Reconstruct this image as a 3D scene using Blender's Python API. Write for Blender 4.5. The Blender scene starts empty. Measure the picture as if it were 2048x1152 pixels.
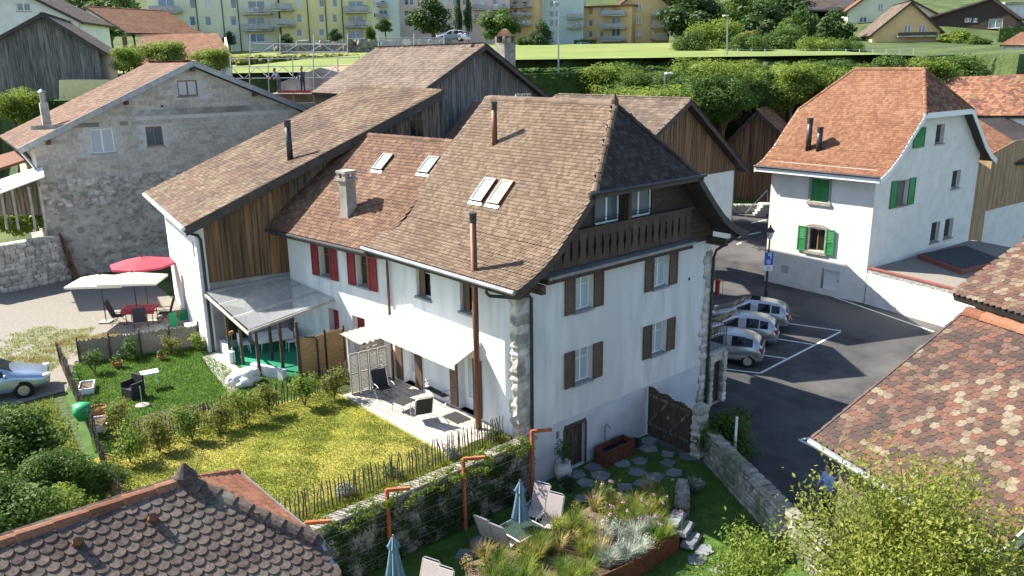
import bpy, bmesh, math, random
from mathutils import Vector, Matrix
from mathutils.geometry import tessellate_polygon
random.seed(7)
rnd=random.random
def U(a,b): return a+(b-a)*rnd()
scene=bpy.context.scene
COL=scene.collection
# ---------------------------------------------------------------- camera
FPX=1650.0; PITCH,ROLL,YAW=[math.radians(v) for v in (15.57,-.81,41.26)]
CAM=Vector((-15.99,-18.04,11.72))
_cp,_sp=math.cos(PITCH),math.sin(PITCH)
def _roll(v): c,s=math.cos(ROLL),math.sin(ROLL); return Vector((c*v[0]-s*v[1],s*v[0]+c*v[1],v[2]))
_fw=Vector((0,-_sp,_cp)); _dn=Vector((0,_cp,_sp)); _rt=Vector((1,0,0))
_MV=_roll(math.cos(YAW)*_rt+math.sin(YAW)*_fw); _MU=_roll(-math.sin(YAW)*_rt+math.cos(YAW)*_fw); _MW=-_roll(_dn)
def cam2w(d): return Vector((_MV.dot(d),_MU.dot(d),_MW.dot(d)))
def ray(px,py): return cam2w(Vector((px-1024,py-576,FPX))).normalized()
def proj(p):
    q=Vector(p)-CAM; c=_MV*q.x+_MU*q.y+_MW*q.z
    return (1024+FPX*c.x/c.z,576+FPX*c.y/c.z) if c.z>.1 else (-9999,-9999)
def onz(px,py,z): d=ray(px,py); return CAM+d*((z-CAM.z)/d.z)
def onx(px,py,x): d=ray(px,py); return CAM+d*((x-CAM.x)/d.x)
def ony(px,py,y): d=ray(px,py); return CAM+d*((y-CAM.y)/d.y)
HD=math.radians(48.74); FW=Vector((math.cos(HD),math.sin(HD),0)); RT=Vector((math.sin(HD),-math.cos(HD),0))
def at(px,py,f): d=ray(px,py); return CAM+d*(f/d.dot(FW))
def fwd(p): return (Vector((p[0],p[1],0))-Vector((CAM.x,CAM.y,0))).dot(FW)
cd=bpy.data.cameras.new('camera'); cam=bpy.data.objects.new('camera',cd); COL.objects.link(cam)
X=cam2w(Vector((1,0,0)));Y=cam2w(Vector((0,-1,0)));Z=cam2w(Vector((0,0,-1)))
cam.matrix_world=Matrix(((X.x,Y.x,Z.x,CAM.x),(X.y,Y.y,Z.y,CAM.y),(X.z,Y.z,Z.z,CAM.z),(0,0,0,1)))
cd.sensor_width=36; cd.lens=36*FPX/2048; cd.clip_end=3000; cd.clip_start=.3
scene.camera=cam
# ---------------------------------------------------------------- light
SUN_AZ,SUN_EL=math.radians(116),math.radians(42.5)
w=bpy.data.worlds.new('World'); scene.world=w; w.use_nodes=True
nt=w.node_tree; sky=nt.nodes.new('ShaderNodeTexSky'); sky.sky_type='NISHITA'; sky.sun_disc=False
sky.sun_elevation=SUN_EL; sky.sun_rotation=math.radians(90)-SUN_AZ
sky.altitude=400; sky.dust_density=1.0
nt.links.new(sky.outputs[0],nt.nodes['Background'].inputs[0]); nt.nodes['Background'].inputs[1].default_value=0.1
sl=bpy.data.lights.new('sun','SUN'); sl.energy=5.0; sl.angle=math.radians(.5); sl.color=(1,.93,.82)
so=bpy.data.objects.new('sun',sl); COL.objects.link(so)
sd=Vector((math.cos(SUN_AZ)*math.cos(SUN_EL),math.sin(SUN_AZ)*math.cos(SUN_EL),math.sin(SUN_EL)))
so.rotation_euler=sd.to_track_quat('Z','Y').to_euler()
scene.view_settings.view_transform='Standard'; scene.view_settings.look='None'; scene.view_settings.exposure=1.55; scene.view_settings.gamma=1
# ---------------------------------------------------------------- materials
MATS={}
def mat(name,col,col2=None,scale=8,rough=.8,bump=0,bscale=None,stretch=(1,1,1),metal=0,spec=.3,detail=5,lo=.35,hi=.65,col3=None,coord='Object',alpha=1,transl=0,obj=0,rough2=None,bdist=.02):
    """noise mottled principled material"""
    m=bpy.data.materials.new(name); m.use_nodes=True; N=m.node_tree.nodes; L=m.node_tree.links; b=N['Principled BSDF']
    b.inputs['Roughness'].default_value=rough; b.inputs['Metallic'].default_value=metal; b.inputs['Specular IOR Level'].default_value=spec
    tc=N.new('ShaderNodeTexCoord'); mp=N.new('ShaderNodeMapping'); mp.inputs['Scale'].default_value=stretch
    L.new(tc.outputs[coord],mp.inputs[0])
    c=N.new('ShaderNodeRGB'); c.outputs[0].default_value=(*col,1); out=c.outputs[0]
    if col2:
        nz=N.new('ShaderNodeTexNoise'); nz.inputs['Scale'].default_value=scale; nz.inputs['Detail'].default_value=detail; L.new(mp.outputs[0],nz.inputs[0])
        r=N.new('ShaderNodeValToRGB'); r.color_ramp.elements[0].position=lo; r.color_ramp.elements[0].color=(*col,1); r.color_ramp.elements[1].position=hi; r.color_ramp.elements[1].color=(*col2,1)
        L.new(nz.outputs[0],r.inputs[0]); out=r.outputs[0]
        if col3:
            n2=N.new('ShaderNodeTexNoise'); n2.inputs['Scale'].default_value=scale*.17; n2.inputs['Detail'].default_value=4; L.new(mp.outputs[0],n2.inputs[0])
            r2=N.new('ShaderNodeValToRGB'); r2.color_ramp.elements[0].position=.48; r2.color_ramp.elements[0].color=(0,0,0,1); r2.color_ramp.elements[1].position=.66; r2.color_ramp.elements[1].color=(1,1,1,1)
            L.new(n2.outputs[0],r2.inputs[0]); mx=N.new('ShaderNodeMixRGB'); mx.inputs[2].default_value=(*col3,1); L.new(r2.outputs[0],mx.inputs[0]); L.new(out,mx.inputs[1]); out=mx.outputs[0]
    if obj:
        oi=N.new('ShaderNodeObjectInfo'); mr=N.new('ShaderNodeMapRange'); mr.inputs[3].default_value=1-obj; mr.inputs[4].default_value=1+obj; L.new(oi.outputs['Random'],mr.inputs[0])
        mm=N.new('ShaderNodeMixRGB'); mm.blend_type='MULTIPLY'; mm.inputs[0].default_value=1; L.new(out,mm.inputs[1]); L.new(mr.outputs[0],mm.inputs[2]); out=mm.outputs[0]
    L.new(out,b.inputs['Base Color'])
    if bump:
        bn=N.new('ShaderNodeTexNoise'); bn.inputs['Scale'].default_value=bscale or scale*2; bn.inputs['Detail'].default_value=6; L.new(mp.outputs[0],bn.inputs[0])
        bu=N.new('ShaderNodeBump'); bu.inputs['Strength'].default_value=bump; bu.inputs['Distance'].default_value=bdist; L.new(bn.outputs[0],bu.inputs['Height']); L.new(bu.outputs[0],b.inputs['Normal'])
    if transl:
        t=N.new('ShaderNodeBsdfTranslucent'); L.new(out,t.inputs[0]); ms=N.new('ShaderNodeMixShader'); ms.inputs[0].default_value=transl
        L.new(b.outputs[0],ms.inputs[1]); L.new(t.outputs[0],ms.inputs[2]); L.new(ms.outputs[0],N['Material Output'].inputs[0])
    if alpha<1: b.inputs['Alpha'].default_value=alpha
    MATS[name]=m; return m
def tilemat(name,stops,moss=None,rough=.85,patch=.35,pscale=.5,grime=.5):
    """roof tile colour from per-tile value 'rnd' (object or face attribute) plus slow patches"""
    m=bpy.data.materials.new(name); m.use_nodes=True; N=m.node_tree.nodes; L=m.node_tree.links; b=N['Principled BSDF']; b.inputs['Roughness'].default_value=rough; b.inputs['Specular IOR Level'].default_value=.2
    a=N.new('ShaderNodeAttribute'); a.attribute_name='rnd'; a.attribute_type='GEOMETRY'
    o=N.new('ShaderNodeAttribute'); o.attribute_name='rnd'; o.attribute_type='OBJECT'
    ad=N.new('ShaderNodeMath'); L.new(a.outputs['Fac'],ad.inputs[0]); L.new(o.outputs['Fac'],ad.inputs[1])
    g=N.new('ShaderNodeNewGeometry'); nz=N.new('ShaderNodeTexNoise'); nz.inputs['Scale'].default_value=pscale; nz.inputs['Detail'].default_value=3; L.new(g.outputs['Position'],nz.inputs[0])
    mr=N.new('ShaderNodeMapRange'); mr.inputs[1].default_value=.3; mr.inputs[2].default_value=.7; mr.inputs[3].default_value=-patch; mr.inputs[4].default_value=patch; L.new(nz.outputs[0],mr.inputs[0])
    a2=N.new('ShaderNodeMath'); a2.use_clamp=True; L.new(ad.outputs[0],a2.inputs[0]); L.new(mr.outputs[0],a2.inputs[1])
    r=N.new('ShaderNodeValToRGB'); r.color_ramp.interpolation='LINEAR'
    while len(r.color_ramp.elements)<len(stops): r.color_ramp.elements.new(.5)
    for e,(p,c) in zip(r.color_ramp.elements,stops): e.position=p; e.color=(*c,1)
    L.new(a2.outputs[0],r.inputs[0]); out=r.outputs[0]
    n3=N.new('ShaderNodeTexNoise'); n3.inputs['Scale'].default_value=22; n3.inputs['Detail'].default_value=6; L.new(g.outputs['Position'],n3.inputs[0])
    m3=N.new('ShaderNodeMapRange'); m3.inputs[1].default_value=.3; m3.inputs[2].default_value=.7; m3.inputs[3].default_value=1-grime*.5; m3.inputs[4].default_value=1+grime*.4; L.new(n3.outputs[0],m3.inputs[0])
    mm=N.new('ShaderNodeMixRGB'); mm.blend_type='MULTIPLY'; mm.inputs[0].default_value=1; L.new(out,mm.inputs[1]); L.new(m3.outputs[0],mm.inputs[2]); out=mm.outputs[0]
    if moss:
        n4=N.new('ShaderNodeTexNoise'); n4.inputs['Scale'].default_value=1.3; n4.inputs['Detail'].default_value=8; L.new(g.outputs['Position'],n4.inputs[0])
        r4=N.new('ShaderNodeValToRGB'); r4.color_ramp.elements[0].position=.56; r4.color_ramp.elements[0].color=(0,0,0,1); r4.color_ramp.elements[1].position=.68; r4.color_ramp.elements[1].color=(.8,.8,.8,1); L.new(n4.outputs[0],r4.inputs[0])
        mx=N.new('ShaderNodeMixRGB'); mx.inputs[2].default_value=(*moss,1); L.new(r4.outputs[0],mx.inputs[0]); L.new(out,mx.inputs[1]); out=mx.outputs[0]
    L.new(out,b.inputs['Base Color']); MATS[name]=m; return m
def glassmat(name,col,rough=.05,spec=.8):
    m=bpy.data.materials.new(name); m.use_nodes=True; b=m.node_tree.nodes['Principled BSDF']; b.inputs['Base Color'].default_value=(*col,1); b.inputs['Roughness'].default_value=rough; b.inputs['Specular IOR Level'].default_value=spec; MATS[name]=m; return m
# ---------------------------------------------------------------- object helpers
def tag(o,label=None,cat=None,group=None,kind=None):
    if label: o['label']=label
    if cat: o['category']=cat
    if group: o['group']=group
    if kind: o['kind']=kind
    return o
def empty(name,loc=(0,0,0),label=None,cat=None,group=None,rz=0):
    o=bpy.data.objects.new(name,None); COL.objects.link(o); o.location=loc; o.rotation_euler=(0,0,rz); o.empty_display_size=.2
    return tag(o,label,cat,group)
def link(name,me,parent=None,world=True):
    o=bpy.data.objects.new(name,me); COL.objects.link(o)
    if parent:
        o.parent=parent
        if world:
            # vertices are in world coordinates: undo the (translation + z rotation) chain
            o.matrix_parent_inverse=wm(parent).inverted()
    return o
def wm(o):
    m=o.matrix_basis.copy()
    if o.parent: m=wm(o.parent)@o.matrix_parent_inverse@m
    return m
class MB:
    def __init__(s): s.v=[];s.f=[];s.r=[]
    def add(s,vs,fs,r=None):
        n=len(s.v); s.v+= [tuple(v) for v in vs]; s.f+=[tuple(i+n for i in f) for f in fs]
        if r is not None: s.r+=[r]*len(fs)
        return s
    def hexa(s,p,r=None):  # 8 points: bottom 4, top 4
        return s.add(p,[(3,2,1,0),(4,5,6,7),(0,1,5,4),(1,2,6,5),(2,3,7,6),(3,0,4,7)],r)
    def box(s,c,size,rz=0,rot=None):
        M=rot or Matrix.Rotation(rz,3,'Z'); c=Vector(c); a,b,d=[q/2 for q in size]
        return s.hexa([c+M@Vector(q) for q in ((-a,-b,-d),(a,-b,-d),(a,b,-d),(-a,b,-d),(-a,-b,d),(a,-b,d),(a,b,d),(-a,b,d))])
    def beam(s,p,q,wd,ht,up=(0,0,1)):
        p,q=Vector(p),Vector(q); d=(q-p).normalized(); u=Vector(up); x=d.cross(u)
        if x.length<1e-4: x=d.cross(Vector((1,0,0)))
        x.normalize(); u=x.cross(d).normalized(); x=x*wd/2; u=u*ht/2
        return s.hexa([p-x-u,p+x-u,q+x-u,q-x-u,p-x+u,p+x+u,q+x+u,q-x+u])
    def tube(s,pts,r,n=8,cap=True):
        pts=[Vector(p) for p in pts]; rs=r if isinstance(r,(list,tuple)) else [r]*len(pts); base=len(s.v); prev=None
        for i,p in enumerate(pts):
            d=(pts[min(i+1,len(pts)-1)]-pts[max(i-1,0)]).normalized()
            a=d.orthogonal().normalized() if prev is None else (prev-d*prev.dot(d)).normalized()
            prev=a; b=d.cross(a)
            for k in range(n): t=2*math.pi*k/n; s.v.append(tuple(p+(a*math.cos(t)+b*math.sin(t))*rs[i]))
        for i in range(len(pts)-1):
            for k in range(n): s.f.append((base+i*n+k,base+i*n+(k+1)%n,base+(i+1)*n+(k+1)%n,base+(i+1)*n+k))
        if cap: s.f.append(tuple(base+k for k in range(n))[::-1]); s.f.append(tuple(base+(len(pts)-1)*n+k for k in range(n)))
        return s
    def lathe(s,prof,c=(0,0,0),n=20,sq=None):
        base=len(s.v); c=Vector(c)
        for r,z in prof:
            for k in range(n): t=2*math.pi*k/n; s.v.append(tuple(c+Vector((r*math.cos(t),r*math.sin(t),z))))
        for i in range(len(prof)-1):
            for k in range(n): s.f.append((base+i*n+k,base+i*n+(k+1)%n,base+(i+1)*n+(k+1)%n,base+(i+1)*n+k))
        s.f.append(tuple(base+k for k in range(n))[::-1]); s.f.append(tuple(base+(len(prof)-1)*n+k for k in range(n))); return s
    def prism(s,poly,off):   # poly list of Vectors, extruded by off
        off=Vector(off); n=len(poly); P=[Vector(p) for p in poly]
        return s.add(P+[p+off for p in P],[tuple(range(n))[::-1],tuple(range(n,2*n))]+[(i,(i+1)%n,n+(i+1)%n,n+i) for i in range(n)])
    def mesh(s,name='m',smooth=False):
        me=bpy.data.meshes.new(name); me.from_pydata(s.v,[],s.f)
        if smooth: me.polygons.foreach_set('use_smooth',[True]*len(me.polygons))
        if s.r and len(s.r)==len(s.f):
            a=me.attributes.new('rnd','FLOAT','FACE'); a.data.foreach_set('value',s.r)
        me.update(); return me
    def build(s,name,m,parent=None,smooth=False,world=True):
        me=s.mesh(name,smooth); me.materials.append(MATS[m] if isinstance(m,str) else m); return link(name,me,parent,world)
def dup(o,loc=None,rz=None,label=None,parent=None):
    c=o.copy(); COL.objects.link(c)
    if parent: c.parent=parent
    if loc is not None: c.location=loc
    if rz is not None: c.rotation_euler=(0,0,rz)
    if label: c['label']=label
    for ch in o.children: dup(ch,parent=c)
    return c
# facade frame: u along direction angle, z up, o outwards (towards viewer side given by sign)
class Fr:
    def __init__(s,P,ang,side=-1):
        a=math.radians(ang); s.P=Vector((P[0],P[1],0)); s.d=Vector((math.cos(a),math.sin(a),0)); s.n=Vector((-s.d.y,s.d.x,0))*side; s.a=a
    def pt(s,u,z,o=0): return s.P+s.d*u+s.n*o+Vector((0,0,z))
    def px(s,x,y,o=0):
        d=ray(x,y); t=((s.P+s.n*o)-CAM).dot(s.n)/d.dot(s.n); p=CAM+d*t; return ((p-s.P).dot(s.d),p.z)
    def rect(s,x0,y0,x1,y1,o=0):   # axis rectangle from two opposite pixels
        a=s.px(x0,y0,o); b=s.px(x1,y1,o); return (min(a[0],b[0]),min(a[1],b[1]),max(a[0],b[0]),max(a[1],b[1]))
    def box(s,mb,u0,z0,u1,z1,o0,o1):
        q=[s.pt(u0,z0,o0),s.pt(u1,z0,o0),s.pt(u1,z0,o1),s.pt(u0,z0,o1)]; return mb.hexa(q+[p+Vector((0,0,z1-z0)) for p in q])
def wall(fr,outline,holes,m,parent,name='wall',depth=.22):
    mb=MB(); rings=[[Vector((u,z,0)) for u,z in outline]]+[[Vector(p+(0,)) for p in ((u0,z0),(u0,z1),(u1,z1),(u1,z0))] for u0,z0,u1,z1 in holes]
    flat=[v for r in rings for v in r]; tris=tessellate_polygon(rings)
    mb.add([fr.pt(v.x,v.y) for v in flat],tris)
    for u0,z0,u1,z1 in holes:
        c=[(u0,z0),(u1,z0),(u1,z1),(u0,z1)]
        mb.add([fr.pt(u,z,0) for u,z in c]+[fr.pt(u,z,-depth) for u,z in c],[(0,1,5,4),(1,2,6,5),(2,3,7,6),(3,0,4,7)])
    return mb.build(name,m,parent)
def window(fr,r,parent,fm='white_paint',gm='glass',depth=.16,bars=1,sill='stone_sill',t=.05,cross=True,sash=True):
    u0,z0,u1,z1=r; mb=MB(); o0,o1=-depth-.05,-depth
    fr.box(mb,u0,z0,u0+t,z1,o0,o1);fr.box(mb,u1-t,z0,u1,z1,o0,o1);fr.box(mb,u0+t,z0,u1-t,z0+t,o0,o1);fr.box(mb,u0+t,z1-t,u1-t,z1,o0,o1)
    xs=[u0+t+(u1-u0-2*t)*k/(bars+1) for k in range(bars+2)]
    for x in xs[1:-1]: fr.box(mb,x-t*.6,z0+t,x+t*.6,z1-t,o0,o1+.004)
    if cross:
        zz=z0+(z1-z0)*.68
        for a,b in zip(xs,xs[1:]): fr.box(mb,a+.04,zz-.012,b-.04,zz+.012,o0+.02,o1-.006)
    w=mb.build('window',fm,parent)
    for a,b in zip(xs,xs[1:]): p=MB(); fr.box(p,a,z0+t*.5,b,z1-t*.5,o0+.012,o0+.028); p.build('pane',gm,w)
    if sill: s=MB(); fr.box(s,u0-.06,z0-.07,u1+.06,z0+.004,-depth,.09); s.build('sill',sill,w)
    return w
def shutter(fr,u0,z0,u1,z1,parent,m,o=.03,slats=True):
    mb=MB(); t=.045; b=.07; zm=z0+(z1-z0)*.5
    fr.box(mb,u0,z0,u0+b,z1,o,o+t);fr.box(mb,u1-b,z0,u1,z1,o,o+t)
    for za,zb in ((z0,z0+b),(zm-.04,zm+.04),(z1-b,z1)): fr.box(mb,u0+b,za,u1-b,zb,o,o+t-.003)
    fr.box(mb,u0+b,z0+b,u1-b,zm-.04,o+.006,o+t-.018)
    n=7
    for k in range(n):
        za=zm+.04+(z1-b-zm-.04)*k/n; zb=za+(z1-b-zm-.04)/n
        q=[fr.pt(u0+b,za,o+t-.008),fr.pt(u1-b,za,o+t-.008),fr.pt(u1-b,za+.012,o+t-.008),fr.pt(u0+b,za+.012,o+t-.008),fr.pt(u0+b,zb-.012,o+.004),fr.pt(u1-b,zb-.012,o+.004),fr.pt(u1-b,zb,o+.004),fr.pt(u0+b,zb,o+.004)]
        mb.hexa(q)
    return mb.build('shutter',m,parent)
def planks(fr,u0,u1,zb,zt,m,parent,w=.2,o=0,t=.03,name='plank',jit=.25):
    """vertical boards; zb, zt functions of u"""
    u=u0; out=[]
    while u<u1-.02:
        e=min(u1,u+w*U(1-jit,1+jit)); mb=MB(); oo=o+U(0,.012)
        q=[fr.pt(u,zb(u)-U(0,.03),oo),fr.pt(e-.012,zb(e),oo),fr.pt(e-.012,zb(e),oo+t),fr.pt(u,zb(u),oo+t),fr.pt(u,zt(u),oo),fr.pt(e-.012,zt(e),oo),fr.pt(e-.012,zt(e),oo+t),fr.pt(u,zt(u),oo+t)]
        mb.hexa(q); out.append(mb.build(name,m,parent)); u=e
    return out
def inpoly(x,y,P):
    c=False; n=len(P); j=n-1
    for i in range(n):
        if (P[i][1]>y)!=(P[j][1]>y) and x<(P[j][0]-P[i][0])*(y-P[i][1])/(P[j][1]-P[i][1])+P[i][0]: c=not c
        j=i
    return c
def tiles(parent,m,surf,poly,w,e,shape='round',n_ind=300,thick=.018,rf=None,name='roof_tile',lift=.012,seg=5):
    """surf(a,s)->(point,along,up) ; poly clip in (a,s). Individual tiles share mesh, rest merged (stuff)."""
    hw=w*.485; ln=e*1.75
    if shape=='round': ol=[(hw*math.cos(t),-hw*.0+ -e*.0+ (.42*w)*(1-math.sin(t))-0) for t in []]
    pts=[]
    if shape=='round':
        k=min(.45*w,e*.6)
        for i in range(seg+1): t=math.pi*(1-i/seg); pts.append((hw*math.cos(t),k-k*math.sin(t)))
    elif shape=='hex': pts=[(-hw,.3*e),(-hw*.55,0),(hw*.55,0),(hw,.3*e)]
    elif shape=='point': pts=[(-hw,.42*e),(0,0),(hw,.42*e)]
    else: pts=[(-hw,0),(hw,0)]
    ol=pts+[(hw,ln),(-hw,ln)]; n=len(ol)
    def zz(y): return lift+thick+ (1-y/ln)*thick*1.1
    V=[(x,y,zz(y)) for x,y in ol]+[(x,y,zz(y)-thick) for x,y in pts]
    Fc=[tuple(range(n))]+[(i,n+i,n+i+1,i+1) for i in range(len(pts)-1)]
    a0=min(p[0] for p in poly);a1=max(p[0] for p in poly);s0=min(p[1] for p in poly);s1=max(p[1] for p in poly)
    L=[]; i=0; s=s0
    while s<s1:
        a=a0+(w*.5 if i%2 else 0)
        while a<=a1+w*.5:
            if inpoly(a,s+e*.5,poly):
                p,al,up=surf(a,s); L.append((p,al,up,rnd() if rf is None else rf(a,s)))
            a+=w
        s+=e; i+=1
    def key(t):
        q=proj(t[0]); d=(t[0]-CAM).length
        return d+(0 if -10<q[0]<2058 and -10<q[1]<1162 else 1000)
    L.sort(key=key); me=None; mb=MB()
    for i,(p,al,up,r) in enumerate(L):
        al=al.normalized(); up=up.normalized(); nn=al.cross(up)
        jr=U(-.012,.012); al=(al+nn*U(-.02,.02)+up*jr).normalized(); up=(up-al*up.dot(al)).normalized(); nn=al.cross(up)
        if i<n_ind:
            if me is None:
                q=MB(); q.add(V,Fc); me=q.mesh('roof_tile'); me.materials.append(MATS[m])
            o=bpy.data.objects.new(name,me); COL.objects.link(o); o.parent=parent
            M=Matrix(((al.x,up.x,nn.x,p.x),(al.y,up.y,nn.y,p.y),(al.z,up.z,nn.z,p.z),(0,0,0,1)))
            o.matrix_parent_inverse=wm(parent).inverted(); o.matrix_basis=M; o['rnd']=r
        else: mb.add([p+al*x+up*y+nn*z for x,y,z in V],Fc,r)
    if mb.v: tag(mb.build('roof_tile_field',m,parent),kind='stuff')
def planesurf(O,along,up):
    O=Vector(O);al=Vector(along).normalized();u=Vector(up).normalized()
    return lambda a,s:(O+al*a+u*s,al,u)
def ridge(pts,m,parent,r=.13,step=.38,name='ridge_tile'):
    """overlapping half-round ridge tiles along polyline"""
    out=[]
    for p,q in zip(pts,pts[1:]):
        p,q=Vector(p),Vector(q); d=(q-p); n=max(1,int(d.length/step)); d/=n; dd=d.normalized(); x=dd.cross(Vector((0,0,1))).normalized(); up=x.cross(dd)
        for i in range(n):
            a=p+d*i; b=a+d*1.06; mb=MB(); k=6; ra=r*1.12; rb=r*.94
            va=[a+(x*math.cos(math.pi*j/k)+up*math.sin(math.pi*j/k))*ra-up*.03 for j in range(k+1)]; vb=[b+(x*math.cos(math.pi*j/k)+up*math.sin(math.pi*j/k))*rb-up*.03 for j in range(k+1)]
            mb.add(va+vb,[(j,j+1,k+2+j,k+1+j) for j in range(k)]+[tuple(range(k+1))[::-1],tuple(range(k+1,2*k+2))])
            o=mb.build(name,m,parent); o['rnd']=rnd(); out.append(o)
    return out
def slab(mb,quad,th):   # thick sheet below quad
    P=[Vector(p) for p in quad]; n=(P[1]-P[0]).cross(P[2]-P[0]).normalized()
    if n.z<0: n=-n
    return mb.prism([p-n*.012 for p in P],-n*th)
def leaves(mb,c,rad,n,size,seed=None,shell=.55,flat=1):
    """leaf quads through an ellipsoid, more in the outer shell"""
    c=Vector(c)
    for i in range(n):
        d=Vector((random.gauss(0,1),random.gauss(0,1),random.gauss(0,1))).normalized(); k=shell+(1-shell)*rnd() if rnd()<.75 else rnd()
        p=c+Vector((d.x*rad[0],d.y*rad[1],d.z*rad[2]))*k
        nn=(d+Vector((U(-1,1),U(-1,1),U(-.3,1.2)))*.8).normalized(); t=nn.orthogonal().normalized(); t=Matrix.Rotation(U(0,6.28),3,nn)@t; b=nn.cross(t); s=size*U(.6,1.3)
        mb.add([p-t*s*.5,p+b*s*.3+nn*s*.08,p+t*s*.5,p-b*s*.3+nn*s*.08],[(0,1,2,3)])
    return mb
# ================================================================= materials
mat('plaster',(.52,.525,.53),(.72,.72,.71),2.2,.9,.2,30,lo=.3,hi=.62,stretch=(1,1,.22),col3=(.60,.60,.59),detail=8)
mat('plaster_warm',(.64,.62,.56),(.74,.72,.66),1.5,.9,.2,20,lo=.3)
mat('plaster_rough',(.62,.61,.57),(.74,.73,.70),2,.95,1,5,bdist=.08)
mat('plinth',(.47,.48,.51),(.57,.58,.60),1.2,.9,.15,25)
mat('cement',(.30,.28,.25),(.45,.43,.39),2.5,.9,.4,12,col3=(.2,.18,.16))
mat('block',(.39,.34,.28),(.52,.46,.39),6,.95,.4,40,obj=.16)
mat('mortar',(.46,.44,.40),(.58,.55,.51),3,.95,.3,20)
mat('rubble',(.36,.32,.27),(.58,.53,.46),3,.95,1,6,col3=(.47,.43,.37),bdist=.06)
mat('stone',(.34,.31,.26),(.56,.52,.46),3,.95,.8,9,obj=.3,bdist=.04)
mat('stone_dark',(.12,.115,.10),(.25,.24,.21),4,.95,.8,9,obj=.3,bdist=.04)
mat('coping',(.26,.23,.2),(.38,.34,.29),5,.95,.5,15)
mat('flag',(.13,.14,.15),(.22,.23,.235),2.5,.8,.3,10,obj=.2)
mat('paver',(.36,.33,.285),(.46,.43,.375),2.2,.9,.2,14,obj=.1)
mat('stone_sill',(.22,.23,.24),(.30,.31,.32),6,.7)
mat('white_paint',(.78,.78,.77),None,rough=.45)
mat('white_cloth',(.8,.8,.78),(.74,.74,.72),3,.9,transl=.2)
mat('wood_brown',(.050,.033,.024),(.105,.072,.052),5,.75,.3,20,stretch=(6,6,.5),obj=.2)
mat('wood_clad',(.043,.03,.024),(.075,.053,.042),5,.75,.3,20,stretch=(1,1,9),obj=.15)
mat('wood_barn',(.05,.04,.032),(.27,.145,.07),2.0,.85,.4,12,stretch=(6,6,.16),lo=.34,hi=.66,obj=.25,detail=9)
mat('wood_grey',(.075,.072,.068),(.21,.20,.185),3,.9,.4,12,stretch=(5,5,.3),obj=.25)
mat('wood_greybrown',(.06,.055,.05),(.23,.18,.13),2.5,.9,.4,12,stretch=(5,5,.3),obj=.25,lo=.4,hi=.68)
mat('wood_light',(.26,.17,.09),(.44,.31,.18),3,.85,.3,12,stretch=(5,5,.3),obj=.2)
mat('wood_picket',(.07,.055,.042),(.17,.135,.10),4,.9,.3,20,stretch=(6,6,.6),obj=.35)
mat('wood_pale',(.33,.30,.26),(.45,.41,.36),4,.9,obj=.15)
mat('reed',(.30,.18,.08),(.47,.31,.15),5,.9,.6,30,stretch=(1,1,14))
mat('reed_grey',(.19,.15,.11),(.36,.30,.22),9,.95,.6,30,stretch=(12,12,1))
mat('shutter_brown',(.095,.062,.042),(.14,.092,.062),5,.7,stretch=(4,4,.6),obj=.15)
mat('shutter_red',(.21,.022,.026),(.27,.03,.034),4,.6,obj=.1)
mat('shutter_green',(.028,.20,.055),(.04,.25,.08),4,.5,obj=.1)
mat('wood_window',(.23,.12,.045),(.32,.17,.07),6,.6,stretch=(4,4,.7))
mat('fascia',(.045,.036,.034),(.07,.056,.052),4,.6)
mat('zinc',(.24,.25,.26),(.33,.34,.35),3,.4,metal=.6)
mat('dark_metal',(.035,.035,.037),(.06,.06,.06),6,.45,metal=.3)
mat('copper',(.115,.045,.028),(.19,.085,.05),3,.5,stretch=(3,3,.4),metal=.25)
mat('steel',(.55,.55,.56),None,rough=.3,metal=.8)
mat('corten',(.30,.075,.025),(.42,.13,.05),4,.75)
mat('corten_dark',(.09,.035,.02),(.16,.06,.03),5,.85)
mat('red_paint',(.35,.035,.03),None,rough=.5)
mat('red_flashing',(.20,.06,.045),(.26,.09,.07),4,.6)
mat('black_fabric',(.022,.022,.024),(.035,.035,.036),60,.85)
mat('taupe_fabric',(.36,.31,.30),(.43,.38,.37),40,.85)
mat('blue_cloth',(.10,.17,.23),(.15,.23,.30),8,.85,stretch=(3,3,1))
mat('red_cloth',(.42,.055,.085),(.48,.075,.11),3,.8,transl=.25)
mat('cream_cloth',(.72,.68,.58),(.78,.74,.64),3,.85,transl=.25)
mat('plastic_green',(.02,.28,.10),None,rough=.5)
mat('plastic_white',(.75,.75,.74),None,rough=.4)
mat('carpet_green',(.012,.20,.10),(.02,.25,.13),12,.95)
mat('terracotta',(.36,.13,.06),(.45,.19,.10),8,.8)
mat('ceramic',(.45,.45,.43),(.62,.61,.58),6,.6,.3,12,stretch=(1,1,5))
mat('soil',(.085,.058,.038),(.15,.11,.075),9,.95,.6,30)
mat('asphalt',(.036,.036,.038),(.062,.061,.061),1.2,.9,.35,120,col3=(.095,.092,.087),bdist=.01)
mat('road_paint',(.62,.62,.60),(.4,.4,.39),7,.8,lo=.52,hi=.72)
mat('gravel',(.14,.13,.115),(.27,.25,.22),35,.95,.6,60,col3=(.19,.17,.125),detail=8)
mat('grass_ground',(.14,.165,.02),(.27,.25,.035),1.6,.95,.8,40,col3=(.30,.25,.055),bdist=.03,detail=8)
mat('grass_lush',(.035,.085,.014),(.07,.13,.022),1.5,.95,.6,40,bdist=.03)
mat('meadow',(.12,.165,.03),(.165,.21,.045),.15,.95,.4,10,col3=(.19,.20,.06),detail=8)
mat('hillside',(.035,.06,.018),(.085,.115,.03),.25,.95,.6,4,bdist=.3,detail=8)
mat('blade',(.17,.215,.025),(.28,.30,.055),2,.8,transl=.5)
mat('blade_lush',(.07,.15,.016),(.12,.21,.03),2,.8,transl=.5)
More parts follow.
